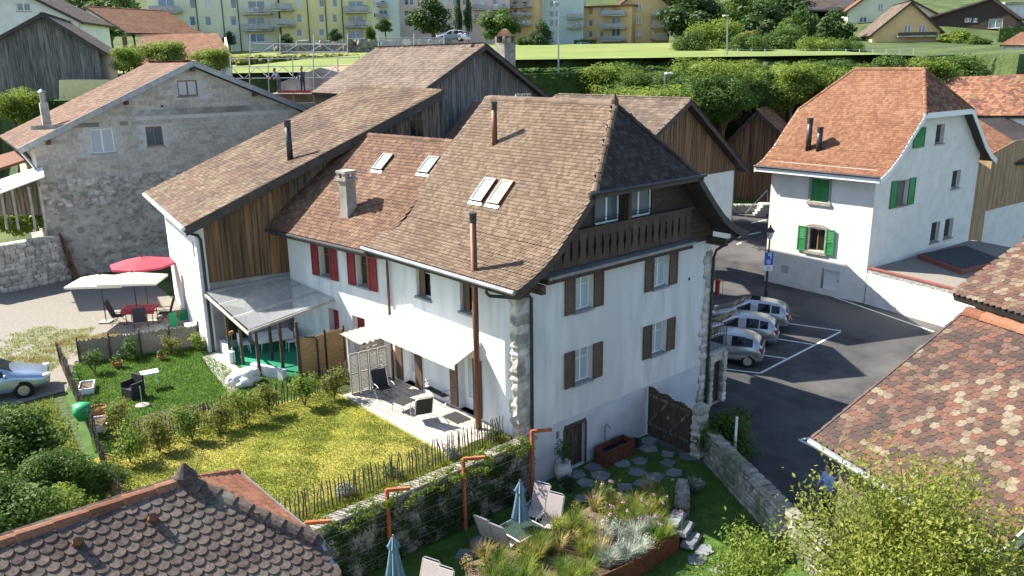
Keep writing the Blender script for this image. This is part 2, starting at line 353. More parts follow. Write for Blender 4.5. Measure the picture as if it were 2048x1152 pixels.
mat('straw',(.28,.23,.08),(.40,.32,.13),3,.85,transl=.3)
mat('leaf_mid',(.05,.10,.016),(.10,.17,.03),1.2,.6,transl=.45,spec=.3)
mat('leaf_dark',(.028,.062,.014),(.055,.105,.022),1.2,.6,transl=.35)
mat('leaf_light',(.13,.20,.025),(.22,.285,.045),1.2,.6,transl=.5)
mat('leaf_yellow',(.17,.22,.028),(.29,.31,.055),1.5,.6,transl=.5)
mat('leaf_olive',(.15,.17,.035),(.27,.25,.06),1.5,.7,transl=.5)
mat('leaf_hedge',(.04,.085,.015),(.08,.14,.028),1.5,.7,transl=.4)
mat('leaf_silver',(.22,.26,.21),(.33,.37,.31),3,.8,transl=.2)
mat('flower_pink',(.45,.25,.40),None,rough=.8)
mat('bark',(.07,.05,.035),(.14,.11,.08),8,.95,.6,20,stretch=(4,4,.6))
mat('car_silver',(.42,.43,.44),None,rough=.22,metal=.75,spec=.5)
mat('car_blue',(.38,.46,.55),None,rough=.22,metal=.7,spec=.5)
mat('tyre',(.018,.018,.018),None,rough=.9)
mat('lamp_red',(.35,.015,.02),None,rough=.2)
mat('sign_blue',(.03,.12,.42),None,rough=.4)
mat('skin',(.48,.27,.19),None,rough=.6)
mat('cloth_blue',(.22,.33,.55),None,rough=.9)
mat('cloth_grey',(.2,.22,.27),None,rough=.9)
mat('cloth_dark',(.03,.035,.05),None,rough=.9)
mat('hair',(.03,.02,.015),None,rough=.8)
mat('roof_plain',(.13,.085,.06),(.2,.13,.09),4,.9,.4,10)
mat('tar',(.03,.034,.04),(.055,.06,.065),6,.9,.4,60)
mat('net',(.5,.5,.48),None,rough=.9,alpha=.35)
mat('lattice_white',(.42,.39,.35),None,rough=.8)
mat('lamp_glass',(.8,.78,.7),None,rough=.2)
mat('poly_sheet',(.45,.47,.48),None,rough=.3,alpha=.3,spec=.5)
glassmat('glass',(.10,.14,.17)); glassmat('glass_sky',(.22,.30,.36),.04,1); glassmat('glass_pale',(.42,.48,.52),.1); glassmat('glass_dark',(.015,.018,.02)); glassmat('glass_blue',(.12,.2,.3),.15)
m=glassmat('table_glass',(.05,.08,.07),.03,.8); m.node_tree.nodes['Principled BSDF'].inputs['Alpha'].default_value=.6
tilemat('tile_main',[(0,(0.095,0.064,0.043)),(.5,(0.131,0.090,0.061)),(1,(0.171,0.124,0.088))],patch=.25,grime=.35)
tilemat('tile_red',[(0,(0.092,0.050,0.034)),(.45,(0.126,0.070,0.045)),(.8,(0.155,0.088,0.056)),(1,(0.189,0.118,0.076))],patch=.3)
tilemat('tile_barn',[(0,(.060,.040,.030)),(.4,(.095,.064,.045)),(.75,(.135,.078,.048)),(1,(.165,.13,.082))],moss=(.14,.125,.07),patch=.35)
tilemat('tile_barn2',[(0,(.085,.062,.047)),(.5,(.125,.092,.07)),(1,(.165,.125,.096))],patch=.3)
tilemat('tile_orange',[(0,(0.152,0.067,0.039)),(.5,(0.193,0.092,0.052)),(1,(0.230,0.123,0.072))],patch=.3)
tilemat('tile_dark',[(0,(.055,.042,.036)),(.6,(.085,.065,.052)),(1,(.12,.095,.075))],moss=(.10,.10,.075),patch=.2)
tilemat('tile_hip_shaded',[(0,(.028,.024,.023)),(.6,(.042,.036,.034)),(1,(.06,.052,.048))],moss=(.075,.072,.065),patch=.2)  # darkened version of the main roof tile: the hip's shade is in the colour
tilemat('tile_mix',[(0,(0.047,0.034,0.031)),(.3,(0.066,0.044,0.037)),(.5,(0.094,0.053,0.041)),(.66,(0.133,0.062,0.041)),(.8,(0.105,0.070,0.053)),(.92,(0.148,0.113,0.076)),(1,(0.187,0.156,0.109))],patch=.2,pscale=.9,grime=.7)
tilemat('tile_mossy',[(0,(.10,.05,.04)),(.5,(.20,.09,.055)),(1,(.30,.15,.09))],moss=(.14,.14,.05),patch=.4)
tilemat('tile_scallop',[(0,(.075,.056,.048)),(.5,(.105,.08,.066)),(1,(.14,.105,.085))],patch=.2,grime=.9,moss=(.16,.15,.12))
tilemat('tile_rust',[(0,(.16,.065,.035)),(.6,(.21,.09,.05)),(1,(.25,.12,.07))],patch=.2)
# ================================================================= terrain
LOW=-1.95
def sm(a,b,x): t=max(0,min(1,(x-a)/(b-a))); return t*t*(3-2*t)
def hz(x,y):
    f=fwd((x,y)); l=(x-CAM.x)*RT.x+(y-CAM.y)*RT.y
    up=sm(4,7,x)
    base=LOW*up if y>(.2 if x>-.3 else -.05) else LOW
    far=12.5*sm(79.5,84,f)+2.2*sm(55,79,f)-2.2*sm(79.5,84,f)+2.3*sm(85,150,f)+8*sm(125,180,f)*sm(38,70,l)+(34-8*sm(38,70,l))*sm(185,330,f)+25*sm(330,700,f)
    base=base+(LOW-base)*sm(60,79,f)
    roadrise=.9*sm(24,40,x)*sm(3,12,y)
    return base+far*1+roadrise
xs=[-400,-300,-220,-160,-120,-90,-70,-55,-45,-38,-32]+[-28+2*i for i in range(14)]+[-.35,0,2,4,4.6,5.2,5.8,6.4,7,8,10]+[12+3*i for i in range(10)]+[44,48,53,58,64,70,77,84,92,100,110,120,135,150,170,190,220,260,300,360,440,540,700]
ys=[-300,-200,-120,-80,-50,-35,-25,-20,-15,-12,-9,-6,-4,-2,-.32,-.02,.12,.3]+[2+2*i for i in range(19)]+[42,46,50,54,58,62,66,70,75,80,85,90,96,102,110,118,126,136,150,165,180,200,230,260,300,360,440,540,700]
mb=MB(); mb.v=[(x,y,hz(x,y)-.02) for y in ys for x in xs]; n=len(xs)
mb.f=[(j*n+i,j*n+i+1,(j+1)*n+i+1,(j+1)*n+i) for j in range(len(ys)-1) for i in range(n-1)]
g=mb.build('ground','hillside',None,smooth=False); tag(g,kind='structure')
def sheet(name,poly,z,m,zf=None,kind='structure'):
    mb=MB(); P=[Vector((p[0],p[1],0)) for p in poly]; tr=tessellate_polygon([P]); mb.add([(p.x,p.y,(zf(p.x,p.y) if zf else z)) for p in P],[t if (P[t[1]]-P[t[0]]).cross(P[t[2]]-P[t[0]]).z>0 else t[::-1] for t in tr])
    o=mb.build(name,m); tag(o,kind=kind); return o
sheet('garden_lawn',[(-11.2,.05),(-2.3,.05),(-2.3,7.9),(-11.0,7.9)],.0,'grass_ground')
sheet('side_garden',[(-10.6,7.92),(-.1,7.92),(-.4,12.9),(-3.8,13.6),(-4.0,16),(-8.4,17.5),(-9.2,18)],.004,'grass_lush')
sheet('gravel_drive',[(-40,12),(-9.6,14.5),(-8.5,17.7),(-4.1,16.2),(-2.3,23),(-1.5,31),(-6,33),(-40,30)],.008,'gravel')
sheet('yard_concrete',[(-4.9,16.6),(-3.9,16.2),(-2.6,20.5),(-4.6,21.5),(-5.6,19)],.014,'cement')
sheet('lower_lawn',[(-14,-16),(3.3,-8.4),(6.5,-2.6),(6.4,-.02),(-14,-.3)],LOW+.004,'grass_lush')
# asphalt: parking + road, follows the ground
def road_z(x,y): return hz(x,y)+.01
mb=MB(); rx=[3.2,4,5,6,7,8,9,10]+[12+2*i for i in range(20)]; ry=[-40,-30,-24,-18,-14,-11,-9,-7.5,-6,-4.5,-3,-1.5,-.33]+[.3,1.5]+[3+2*i for i in range(14)]
for j in range(len(ry)-1):
    for i in range(len(rx)-1):
        x0,x1,y0,y1=rx[i],rx[i+1],ry[j],ry[j+1]
        if (y0>=-.4 and x0<10) or (x1<6.6 and y1>-9 and (x0-3.2)*1.8-8.4<y0): continue
        if fwd((x1,y1))>67: continue
        mb.add([(a,b,road_z(max(a,7.1),b)) for a,b in ((x0,y0),(x1,y0),(x1,y1),(x0,y1))],[(0,1,2,3)])
tag(mb.build('road','asphalt'),kind='structure')
def stripe(p,q,w=.12,z=None):
    p,q=Vector(p),Vector(q); d=(q-p); d.z=0; d.normalize(); s=Vector((-d.y,d.x,0))*w/2; k=8
    mb=MB(); V=[]
    for i in range(k+1):
        c=p+(q-p)*i/k
        for t in (s,-s): a=c+t; V.append((a.x,a.y,road_z(max(a.x,7.1),a.y)+.006))
    mb.add(V,[(2*i+1,2*i+3,2*i+2,2*i) for i in range(k)]); return mb
def gp(x,y): return onz(x,y,LOW)
mb=MB()
for a,b in (((1520,747),(1681,664)),((1445,738),(1520,747)),((1520,690),(1629,690)) if 0 else ((1520,710),(1576,718)),((1534,675),(1630,690)),((1567,646),(1682,662)),((1598,880),(1700,930)),((1598,880),(1640,873))):
    q=stripe(gp(*a),gp(*b)); mb.add(q.v,q.f)
for a,b in (((1545,552),(1868,664)),((1460,500),(1520,492)),((1500,480),(1530,476)),((1452,512),(1490,503))):
    q=stripe(gp(*a),gp(*b),.14); mb.add(q.v,q.f)
tag(mb.build('road_markings','road_paint'),kind='structure')
mat('yellow_paint',(.45,.33,.06),(.2,.16,.05),8,.8)
mb=MB()
for a,b in (((1566,628),(1600,632)),((1574,622),(1584,640))): q=stripe(gp(*a),gp(*b),.07); mb.add(q.v,q.f)
tag(mb.build('survey_mark','yellow_paint'),kind='structure')
p_=gp(1590,557); mb=MB(); mb.lathe([(.55,0),(.55,.02)],(p_.x-1.2,p_.y,road_z(p_.x,p_.y)),18); tag(mb.build('manhole_cover','terracotta'),'rust-brown round manhole cover on the road beside the white house','manhole cover')
# ================================================================= main house
house=empty('white_house',(5,3.5,0),'large white house with brown half-hipped tile roof and brown shutters','house')
GF=Fr((0,0),0,-1); FF=Fr((0,0),90,1)
gw=[(x0,z0,x0+.82,z1) for x0 in (2.56,6.55) for z0,z1 in ((3.68,4.9),(1.13,2.35))]
wall(GF,[(0,0),(10,0),(10,5.0),(0,5.0)],gw,'plaster',house)
cd_=(2.14,-1.95,3.08,-.36)
wall(GF,[(0,-2.1),(10,-2.1),(10,0),(0,0)],[(2.14,-1.94,3.08,-.36),(1.72,-.62,1.86,-.32)],'plinth',house,name='plinth')
for r in gw:
    wdw=window(GF,r,house,cross=True,bars=1,gm='glass_pale')
    for a,b in ((r[0]-.5,r[0]-.04),(r[2]+.04,r[2]+.5)): shutter(GF,a,r[1]-.02,b,r[3]+.02,house,'shutter_brown')
mb=MB(); GF.box(mb,2.14,-1.94,3.08,-.36,-.2,-.15); dr=mb.build('cellar_door','wood_brown',house)
for k in range(5): mb=MB(); GF.box(mb,2.16+.185*k,-1.92,2.33+.185*k,-.5,-.148,-.125); mb.build('plank','wood_brown',dr)
mb=MB(); GF.box(mb,2.08,-.36,3.14,-.24,-.05,.02); GF.box(mb,2.04,-1.94,2.138,-.36,-.05,.015); GF.box(mb,3.082,-1.94,3.18,-.36,-.05,.015); mb.build('door_frame','wood_brown',dr)
mb=MB(); GF.box(mb,1.7,-.64,1.88,-.3,-.2,-.1); mb.build('vent','dark_metal',house)
mb=MB(); GF.box(mb,8.62,3.62,8.7,3.72,-.02,.02); mb.build('vent','dark_metal',house)
# garden facade
fd=[(2.2,.06,3.02,2.12),(5.6,.06,6.38,2.12)]; fw=[(2.02,3.66,2.8,4.92),(4.44,3.66,5.3,4.92)]
wall(FF,[(0,-.3),(7.1,-.3),(7.1,5.45),(0,5.45)],fd+fw,'plaster',house,depth=.3)
for r in fw:
    window(FF,r,house,gm='glass_dark',depth=.2,bars=0)
    mb=MB(); FF.box(mb,r[2]-.34,r[1]+.02,r[2]-.02,r[3],-.16,-.12); mb.build('shutter','shutter_brown',house)
for r in fd:
    mb=MB(); FF.box(mb,r[0],.06,r[2],2.12,-.3,-.26); dr=mb.build('door','white_paint',house)
    p=MB(); FF.box(p,r[0]+.3,.5,r[0]+.62,1.95,-.258,-.25); p.build('pane','glass_pale',dr)
    p=MB(); p.tube([FF.pt(r[0]+.12,.95,-.25),FF.pt(r[0]+.12,.95,-.2),FF.pt(r[0]+.12,1.5,-.2),FF.pt(r[0]+.12,1.5,-.25)],.012,6); p.build('handle','steel',dr)
    p=MB(); FF.box(p,r[0]-.05,-.02,r[2]+.05,.06,-.28,.12); p.build('door_step','cement',dr)
    for a,b in ((r[0]-.45,r[0]-.03),(r[2]+.03,r[2]+.43)): mb=MB(); FF.box(mb,a,.12,b,2.16,.03,.065); mb.build('door_shutter','shutter_brown',house)
# hidden walls
BF=Fr((10,0),90,-1); wall(BF,[(0,-2.1),(10.5,-2.1),(10.5,5.3),(0,5.3)],[],'plaster',house)
# gable timber
PR=[(-.82,5.22),(-.3,5.44),(.25,5.72),(.8,6.1),(1.4,6.66),(2.0,7.28),(3.5,8.74),(5.05,10.2)]
def mz(x):
    x=min(x,10.1-x)
    for (a,za),(b,zb) in zip(PR,PR[1:]):
        if x<=b: return min(7.66,za+(zb-za)*(x-a)/(b-a)-.18)
    return 7.66
ol=[(.05,5.0),(9.95,5.0)]+[(x,mz(x)) for x in (9.9,9.5,9,8.5,8,7.5,7.0)]+[(x,mz(x)) for x in (3,2.5,2,1.5,1,.5,.1)]
tw=[(3.42,6.44,4.62,7.62),(4.98,6.44,6.28,7.62)]
wall(GF,[(u,max(5.0,z)) for u,z in ol],tw,'wood_clad',house,name='timber_gable',depth=.15)
for k in range(14):  # horizontal cladding boards
    z=5.0+k*.2
    segs=[(.1,9.9)]
    for (a,b) in segs:
        lo=next((x/50 for x in range(0,251) if mz(x/50)>z+.2),None)
        if lo is None: continue
        for u0,u1 in ((lo,3.36),(4.66,4.94),(6.34,10-lo)) if z>6.2 else ((lo,10-lo),):
            if u1-u0>.1: mb=MB(); GF.box(mb,u0,z,u1,z+.185,.003,.022); mb.build('board','wood_clad',house)
for r in tw:
    window(GF,r,house,depth=.02,bars=1,cross=False,sill=None,t=.06,gm='glass')
    mb=MB(); 
    for zz in (.14,.24): mb.tube([GF.pt(r[0],r[1]+zz,.1),GF.pt(r[2],r[1]+zz,.1)],.012,6)
    mb.build('window_rail','dark_metal',house)
    for q0,q1 in ((r[0]-.08,r[0]-.003),(r[2]+.003,r[2]+.08)): mb=MB(); GF.box(mb,q0,r[1]-.02,q1,r[3]+.08,0,.06); mb.build('window_trim','fascia',house)
mb=MB(); GF.box(mb,4.72,5.35,4.88,7.7,.03,.34); mb.build('timber_post','wood_brown',house)
# carved board parapet
def cutboard(u0,u1,z0,z1,o):
    c=[(.0,.14),(.035,.22),(.03,.28),(.05,.36),(.075,.46),(.05,.58),(.03,.64),(.045,.7),(0,.80)]
    H=z1-z0; L=[(u0+ .0,z0),(u0,z1)]; mb=MB(); um=u1-.004
    # board with half cut-out on both edges
    left=[(u0,z0)]+[(u0+d,z0+H*t) for d,t in c]+[(u0,z1)]; right=[(um,z1)]+[(um-d,z0+H*t) for d,t in reversed(c)]+[(um,z0)]
    V=[];F=[]; n=len(left)
    ls=left; rs=right[::-1]
    for (a,za),(b,zb) in zip(ls,rs): V+= [GF.pt(a,za,o+.03),GF.pt(b,zb,o+.03),GF.pt(a,za,o),GF.pt(b,zb,o)]
    for i in range(n-1):
        k=4*i; F+=[(k,k+1,k+5,k+4),(k+2,k+6,k+7,k+3),(k,k+4,k+6,k+2),(k+1,k+3,k+7,k+5)]
    mb.add(V,F); return mb
zt=lambda u:6.4
u=.95
while u<8.1:
    if not 4.62<u<4.9:
        e=u+.36; z1=min(6.42,mz(u+.05)+.0)
        if z1>5.65: cutboard(u,e,5.36,z1,.3).build('parapet_board','wood_brown',house)
    u+=.363
mb=MB(); GF.box(mb,2.1,6.42,8.3,6.5,.26,.37); mb.build('parapet_rail','wood_brown',house)
mb=MB(); mb.hexa([GF.pt(.9,5.22,0),GF.pt(8.3,5.22,0),GF.pt(8.3,5.14,.52),GF.pt(.9,5.14,.52),GF.pt(.9,5.36,0),GF.pt(8.3,5.36,0),GF.pt(8.3,5.24,.52),GF.pt(.9,5.24,.52)]); mb.build('parapet_ledge','zinc',house)
mb=MB(); GF.box(mb,.95,4.98,8.25,5.14,.0,.42); mb.build('parapet_beam','wood_brown',house)
# roof
PR=[(-.82,5.22),(-.3,5.44),(.25,5.72),(.8,6.1),(1.4,6.66),(2.0,7.28),(3.5,8.74),(5.05,10.2)]
PB=[(10.1-x,z) for x,z in PR][::-1]
AP=Vector((5.05,.66,10.2)); HY=-.92; HX=2.42; HZ=7.70
def ycut(x):  # min y of roof at x (hip cut)
    t=(min(x,10.1-x)-HX)/(5.05-HX); return HY if t<0 else HY+(AP.y-HY)*t
rf=MB(); Y1=7.3
def zprof(x): 
    x=min(x,10.1-x)
    for (a,za),(b,zb) in zip(PR,PR[1:]):
        if x<=b: return za+(zb-za)*(x-a)/(b-a)
    return PR[-1][1]
pts=sorted(set([p[0] for p in PR]+[HX]+[10.1-p[0] for p in PR]+[10.1-HX]))
for a,b in zip(pts,pts[1:]):
    q=[Vector((a,ycut(a),zprof(a))),Vector((b,ycut(b),zprof(b))),Vector((b,Y1,zprof(b))),Vector((a,Y1,zprof(a)))]
    rf.prism([p-Vector((0,0,.012)) for p in q],Vector((0,0,-.14)))
slab(rf,[(HX,HY,HZ),(10.1-HX,HY,HZ),AP],.12)
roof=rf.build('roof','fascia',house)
arc=[0]
for (a,za),(b,zb) in zip(PR,PR[1:]): arc.append(arc[-1]+math.hypot(b-a,zb-za))
def surf_main(a,s):
    s=max(0,min(arc[-1]-.01,s)); i=max(k for k in range(len(arc)-1) if arc[k]<=s); t=(s-arc[i])/(arc[i+1]-arc[i]); (x0,z0),(x1,z1)=PR[i],PR[i+1]
    return Vector((x0+(x1-x0)*t,-a,z0+(z1-z0)*t)),Vector((0,-1,0)),Vector((x1-x0,0,z1-z0))
def sx(x):
    for i in range(len(PR)-1):
        if x<=PR[i+1][0]: t=(x-PR[i][0])/(PR[i+1][0]-PR[i][0]); return arc[i]+t*(arc[i+1]-arc[i])
tiles(roof,'tile_main',surf_main,[(-7.3,-.02),(.95,-.02),(.95,sx(HX)),(-AP.y,arc[-1]),(-7.3,arc[-1])],.152,.14,'round',thick=.026)
hup=(AP-Vector((5.05,HY,HZ)))
tiles(roof,'tile_hip_shaded',planesurf((HX,HY,HZ),(1,0,0),hup),[(0,-.02),(10.1-2*HX,-.02),(5.05-HX,hup.length)],.185,.165,'round',n_ind=120)
ridge([(5.05,7.3,10.2),(5.05,.66,10.2)],'tile_main',roof); ridge([(HX,HY,HZ+.02),AP],'tile_main',roof,r=.12); ridge([(10.1-HX,HY,HZ+.02),AP],'tile_hip_shaded',roof,r=.12)
mb=MB(); mb.lathe([(.14,0),(.13,.12),(.06,.25),(.02,.36)],AP+Vector((0,0,.02)),10); mb.build('ridge_finial','tile_main',roof)
mb=MB(); mb.beam((HX-.25,HY-.03,HZ-.06),(10.1-HX+.25,HY-.03,HZ-.06),.05,.2); mb.build('hip_fascia','fascia',roof)
mb=MB(); mb.tube([(HX-.3,HY-.1,HZ+.02),(10.1-HX+.3,HY-.1,HZ+.02)],.06,8); mb.build('hip_gutter','dark_metal',roof)
for P0 in (PR,PB):
    for yy,mm in ((HY-.03,'fascia'),(Y1+.02,'dark_metal')):
        mb=MB()
        for (a,za),(b,zb) in zip(P0,P0[1:]):
            if yy<0 and (min(a,10.1-a)>=HX-.3 and min(b,10.1-b)>=HX-.3): continue
            if yy<0:
                if a<5 and b>HX: b2=HX; zb=zprof(b2); b=b2
                if a>5 and a<10.1-HX: a=10.1-HX; za=zprof(a)
            mb.hexa([(a,yy-.025,za-.24),(b,yy-.025,zb-.24),(b,yy+.025,zb-.24),(a,yy+.025,za-.24),(a,yy-.025,za+.05),(b,yy-.025,zb+.05),(b,yy+.025,zb+.05),(a,yy+.025,za+.05)])
        mb.build('verge_board',mm,roof)
for xx in (.35,9.7):   # purlin ends under the verge
    for k in range(2): mb=MB(); mb.beam((xx,-.85,4.95+k*.14),(xx,.2,4.95+k*.14),.18,.13); mb.build('purlin_end','wood_brown',roof)
mb=MB(); mb.beam((.1,-.8,5.2),(.1,.1,4.6),.1,.12); mb.beam((-.2,-.4,5.18),(.9,-.4,5.35),.12,.14); mb.build('bracket','wood_brown',roof)
mb=MB(); mb.tube([(-.9,HY-.02,5.2),(-.9,7.35,5.2)],.075,8); mb.build('gutter','zinc',roof)
mb=MB(); mb.tube([(11.0,HY,5.2),(11.0,9,5.2)],.075,8); mb.build('gutter','dark_metal',roof)
mb=MB(); mb.beam((-.78,HY,5.1),(-.78,7.3,5.1),.04,.2); mb.build('eave_board','fascia',roof)
mb=MB(); mb.tube([(-.88,.35,5.15),(-.88,.35,4.95),(-.8,.3,4.85),(-.15,-.1,4.74),(.42,-.11,4.7),(.52,-.11,4.6),(.52,-.11,-.15)],.055,8); mb.build('downpipe','dark_metal',house)
mb=MB(); mb.tube([(.52,-.11,-.15),(.52,-.11,-1.95)],.065,8); mb.build('downpipe_boot','red_paint',house)
mb=MB(); mb.tube([(10.95,-.55,5.1),(10.9,-.4,4.95),(10.15,-.12,4.55),(10.02,-.11,4.3),(9.98,-.11,-1.9)],.055,8); mb.build('downpipe','dark_metal',house)
mb=MB(); mb.tube([(-.85,7.2,5.05),(-.8,7.15,4.9),(-.12,6.98,4.75),(-.1,6.98,4.55),(-.1,6.98,0)],.05,8); mb.build('downpipe','copper',house)
# flues
def flue(p,z1,r,m,parent):
    mb=MB(); mb.tube([p,(p[0],p[1],z1-.28)],r,12); f=mb.build('flue',m,parent,True); c=MB(); c.tube([(p[0],p[1],z1-.3),(p[0],p[1],z1-.12)],r*1.12,12); c.tube([(p[0],p[1],z1-.1),(p[0],p[1],z1)],r*1.2,12); c.tube([(p[0],p[1],z1-.15),(p[0],p[1],z1-.05)],r*.7,8); c.build('flue_cap','dark_metal',f); return f
flue((-.5,1.38,.0),7.2,.1,'copper',house); flue((3.45,4.95,8.4),10.25,.1,'copper',house)
def onroof(px,py,surf,s_guess=(0,8)):
    best=None
    for i in range(0,801):
        s=s_guess[0]+(s_guess[1]-s_guess[0])*i/800; p,al,up=surf(0,s); n=al.cross(up).normalized(); d=ray(px,py); t=(p-CAM).dot(al.cross(up))/d.dot(al.cross(up)); h=CAM+d*t; e=abs((h-p).dot(up.normalized()))
        if best is None or e<best[0]: best=(e,h,al.normalized(),up.normalized(),n)
    return best[1:]
def skylight(c,al,up,n,w,h,parent,fm='zinc',gm='glass_pale'):
    mb=MB(); t=.07
    def bx(a0,a1,u0,u1,n0,n1): mb.hexa([c+al*a+up*u+n*k for k in (n0,n1) for a,u in ((a0,u0),(a1,u0),(a1,u1),(a0,u1))])
    bx(-w/2,-w/2+t,-h/2,h/2,.0,.15);bx(w/2-t,w/2,-h/2,h/2,.0,.15);bx(-w/2+t,w/2-t,-h/2,-h/2+t,.0,.15);bx(-w/2+t,w/2-t,h/2-t,h/2,.0,.15)
    s=mb.build('skylight',fm,parent); mb=MB(); bx(-w/2+t,w/2-t,-h/2+t,h/2-t,.1,.13); mb.build('pane',gm,s); mb=MB(); bx(-w/2-.03,w/2+.03,-h/2-.14,-h/2-.005,.0,.075); mb.build('flashing','zinc',s); return s
for (px,py),fm in (((970,383),'dark_metal'),((1004,388),'copper')): skylight(*onroof(px,py,surf_main),.62,1.0,house,fm,'glass_sky')
# awning
aw=empty('awning',(0,4.3,2.75),'white retractable awning stretched out above the terrace doors','awning')
mb=MB(); ya,yb=1.78,6.75; mb.hexa([(-.02,ya,2.72),(-.02,yb,2.72),(-1.08,yb,2.30),(-1.08,ya,2.30),(-.02,ya,2.74),(-.02,yb,2.74),(-1.08,yb,2.32),(-1.08,ya,2.32)]); mb.build('fabric','white_cloth',aw)
mb=MB(); N=40
for i in range(N):
    y0=ya+(yb-ya)*i/N; y1=ya+(yb-ya)*(i+1)/N; d0=.01*math.sin(i*1.7); d1=.01*math.sin((i+1)*1.7)
    mb.hexa([(-1.1+d0,y0,2.12),(-1.1+d1,y1,2.12),(-1.09+d1,y1,2.12),(-1.09+d0,y0,2.12),(-1.1,y0,2.32),(-1.1,y1,2.32),(-1.09,y1,2.32),(-1.09,y0,2.32)])
mb.build('valance','white_cloth',aw)
mb=MB(); mb.box((-.06,(ya+yb)/2,2.76),(.12,yb-ya+.1,.12)); mb.build('cassette','white_paint',aw)
for y in (2.4,6.1): mb=MB(); mb.beam((-.05,y,2.5),(-1.05,y+.2,2.28),.04,.05); mb.build('arm','white_paint',aw)
# corner stones
def rock(mb,c,s,j=.18,rz=0):
    pr=[]; M=Matrix.Rotation(rz,3,'Z')
    for dz in (-1,0,1):
        for dx,dy in ((-1,-1),(0,-1.12),(1,-1),(1.12,0),(1,1),(0,1.12),(-1,1),(-1.12,0)):
            k=.82 if dz else 1.0
            pr.append(Vector(c)+M@Vector((dx*s[0]*.5*k*U(1-j,1+j),dy*s[1]*.5*k*U(1-j,1+j),dz*s[2]*.5*U(1-j*.5,1+j*.5))))
    F=[tuple(range(8))[::-1],tuple(range(16,24))]
    for l in (0,8):
        for k in range(8): F.append((l+k,l+(k+1)%8,l+8+(k+1)%8,l+8+k))
    return mb.add(pr,F)
for cx,sg,zlo in ((0,1,-1.95),(10,-1,-1.95)):
    z=zlo
    while z<4.55:
        h=U(.2,.42); a=U(.32,.62); b=U(.28,.46); mb=MB(); rock(mb,(cx+sg*(a/2-.05),b/2-.05,z+h/2),(a,b,h*1.08)); mb.build('corner_stone','stone',house,smooth=False); z+=h*.96
# ================================================================= red-shuttered house
red=empty('red_shutter_house',(-.3,10,0),'white terraced house with red shutters and orange-brown tiled roof','house')
RF=Fr((0,7.1),96,1)
def rr(x0,x1,z0,z1): a=RF.px(x0,540)[0]; b=RF.px(x1,540)[0]; return (min(a,b),z0,max(a,b),z1)
rw=[rr(641,662,3.36,4.6),rr(713,738,3.36,4.6)]; rd=[(1.6,.05,2.4,2.05),(3.3,.05,4.0,2.05)]
wall(RF,[(0,-.3),(6.6,-.3),(6.6,5.3),(0,5.3)],rw+rd,'plaster',red,depth=.3)
for r in rw:
    window(RF,r,red,fm='wood_window',gm='glass_dark',depth=.22,bars=1,t=.06)
    for a,b in ((r[0]-.5,r[0]-.03),(r[2]+.03,r[2]+.5)): shutter(RF,a,r[1]-.05,b,r[3]+.05,red,'shutter_red')
for r in rd: mb=MB(); RF.box(mb,*r[:2],*r[2:],-.3,-.25); mb.build('door','shutter_red',red)
RR=-3.7; RZ=8.62; re0=RF.pt(0,5.02,.62)
up=(RF.pt(0,RZ,RR)-re0)
rsurf=planesurf(RF.pt(7.0,5.02,.62),-RF.d,up)
mb=MB(); slab(mb,[RF.pt(7.0,5.02,.62),RF.pt(-.25,5.02,.62),RF.pt(-.25,RZ,RR),RF.pt(7.0,RZ,RR)],.15); slab(mb,[RF.pt(-.25,RZ,RR),RF.pt(7.0,RZ,RR),RF.pt(7.0,5.4,RR-4),RF.pt(-.25,5.4,RR-4)],.15)
rroof=mb.build('roof','fascia',red)
tiles(rroof,'tile_red',rsurf,[(0,-.02),(7.2,-.02),(7.2,up.length),(0,up.length)],.18,.16,'round',thick=.026)
ridge([RF.pt(7.0,RZ,RR),RF.pt(-.2,RZ,RR)],'tile_red',rroof)
mb=MB(); mb.tube([RF.pt(7.0,4.98,.72),RF.pt(.1,4.98,.72)],.07,8); mb.build('gutter','dark_metal',rroof)
mb=MB(); mb.beam(RF.pt(7.0,4.9,.58),RF.pt(0,4.9,.58),.04,.2); mb.build('eave_board','fascia',rroof)
al=-RF.d; upn=up.normalized(); nn=al.cross(upn)
def onred(px,py): d=ray(px,py); t=(re0-CAM).dot(nn)/d.dot(nn); return CAM+d*t
for px,py in ((768,327),(860,333)): skylight(onred(px,py),al,upn,nn,.62,.85,red,'dark_metal','glass_sky')
c=onred(698,428); mb=MB(); mb.box((c.x,c.y,c.z+.55),(.46,.46,1.5),RF.a); ch=mb.build('chimney','cement',red)
mb=MB(); mb.box((c.x,c.y,c.z+1.36),(.6,.6,.1),RF.a); mb.build('chimney_cap','cement',ch)
for a in (0,1,2,3): mb=MB(); q=Matrix.Rotation(RF.a+a*math.pi/2,3,'Z')@Vector((.19,.19,0)); mb.box((c.x+q.x,c.y+q.y,c.z+1.5),(.12,.12,.2),RF.a); mb.build('chimney_pier','cement',ch)
mb=MB(); mb.box((c.x,c.y,c.z+1.65),(.58,.58,.1),RF.a); mb.build('chimney_cap','cement',ch)
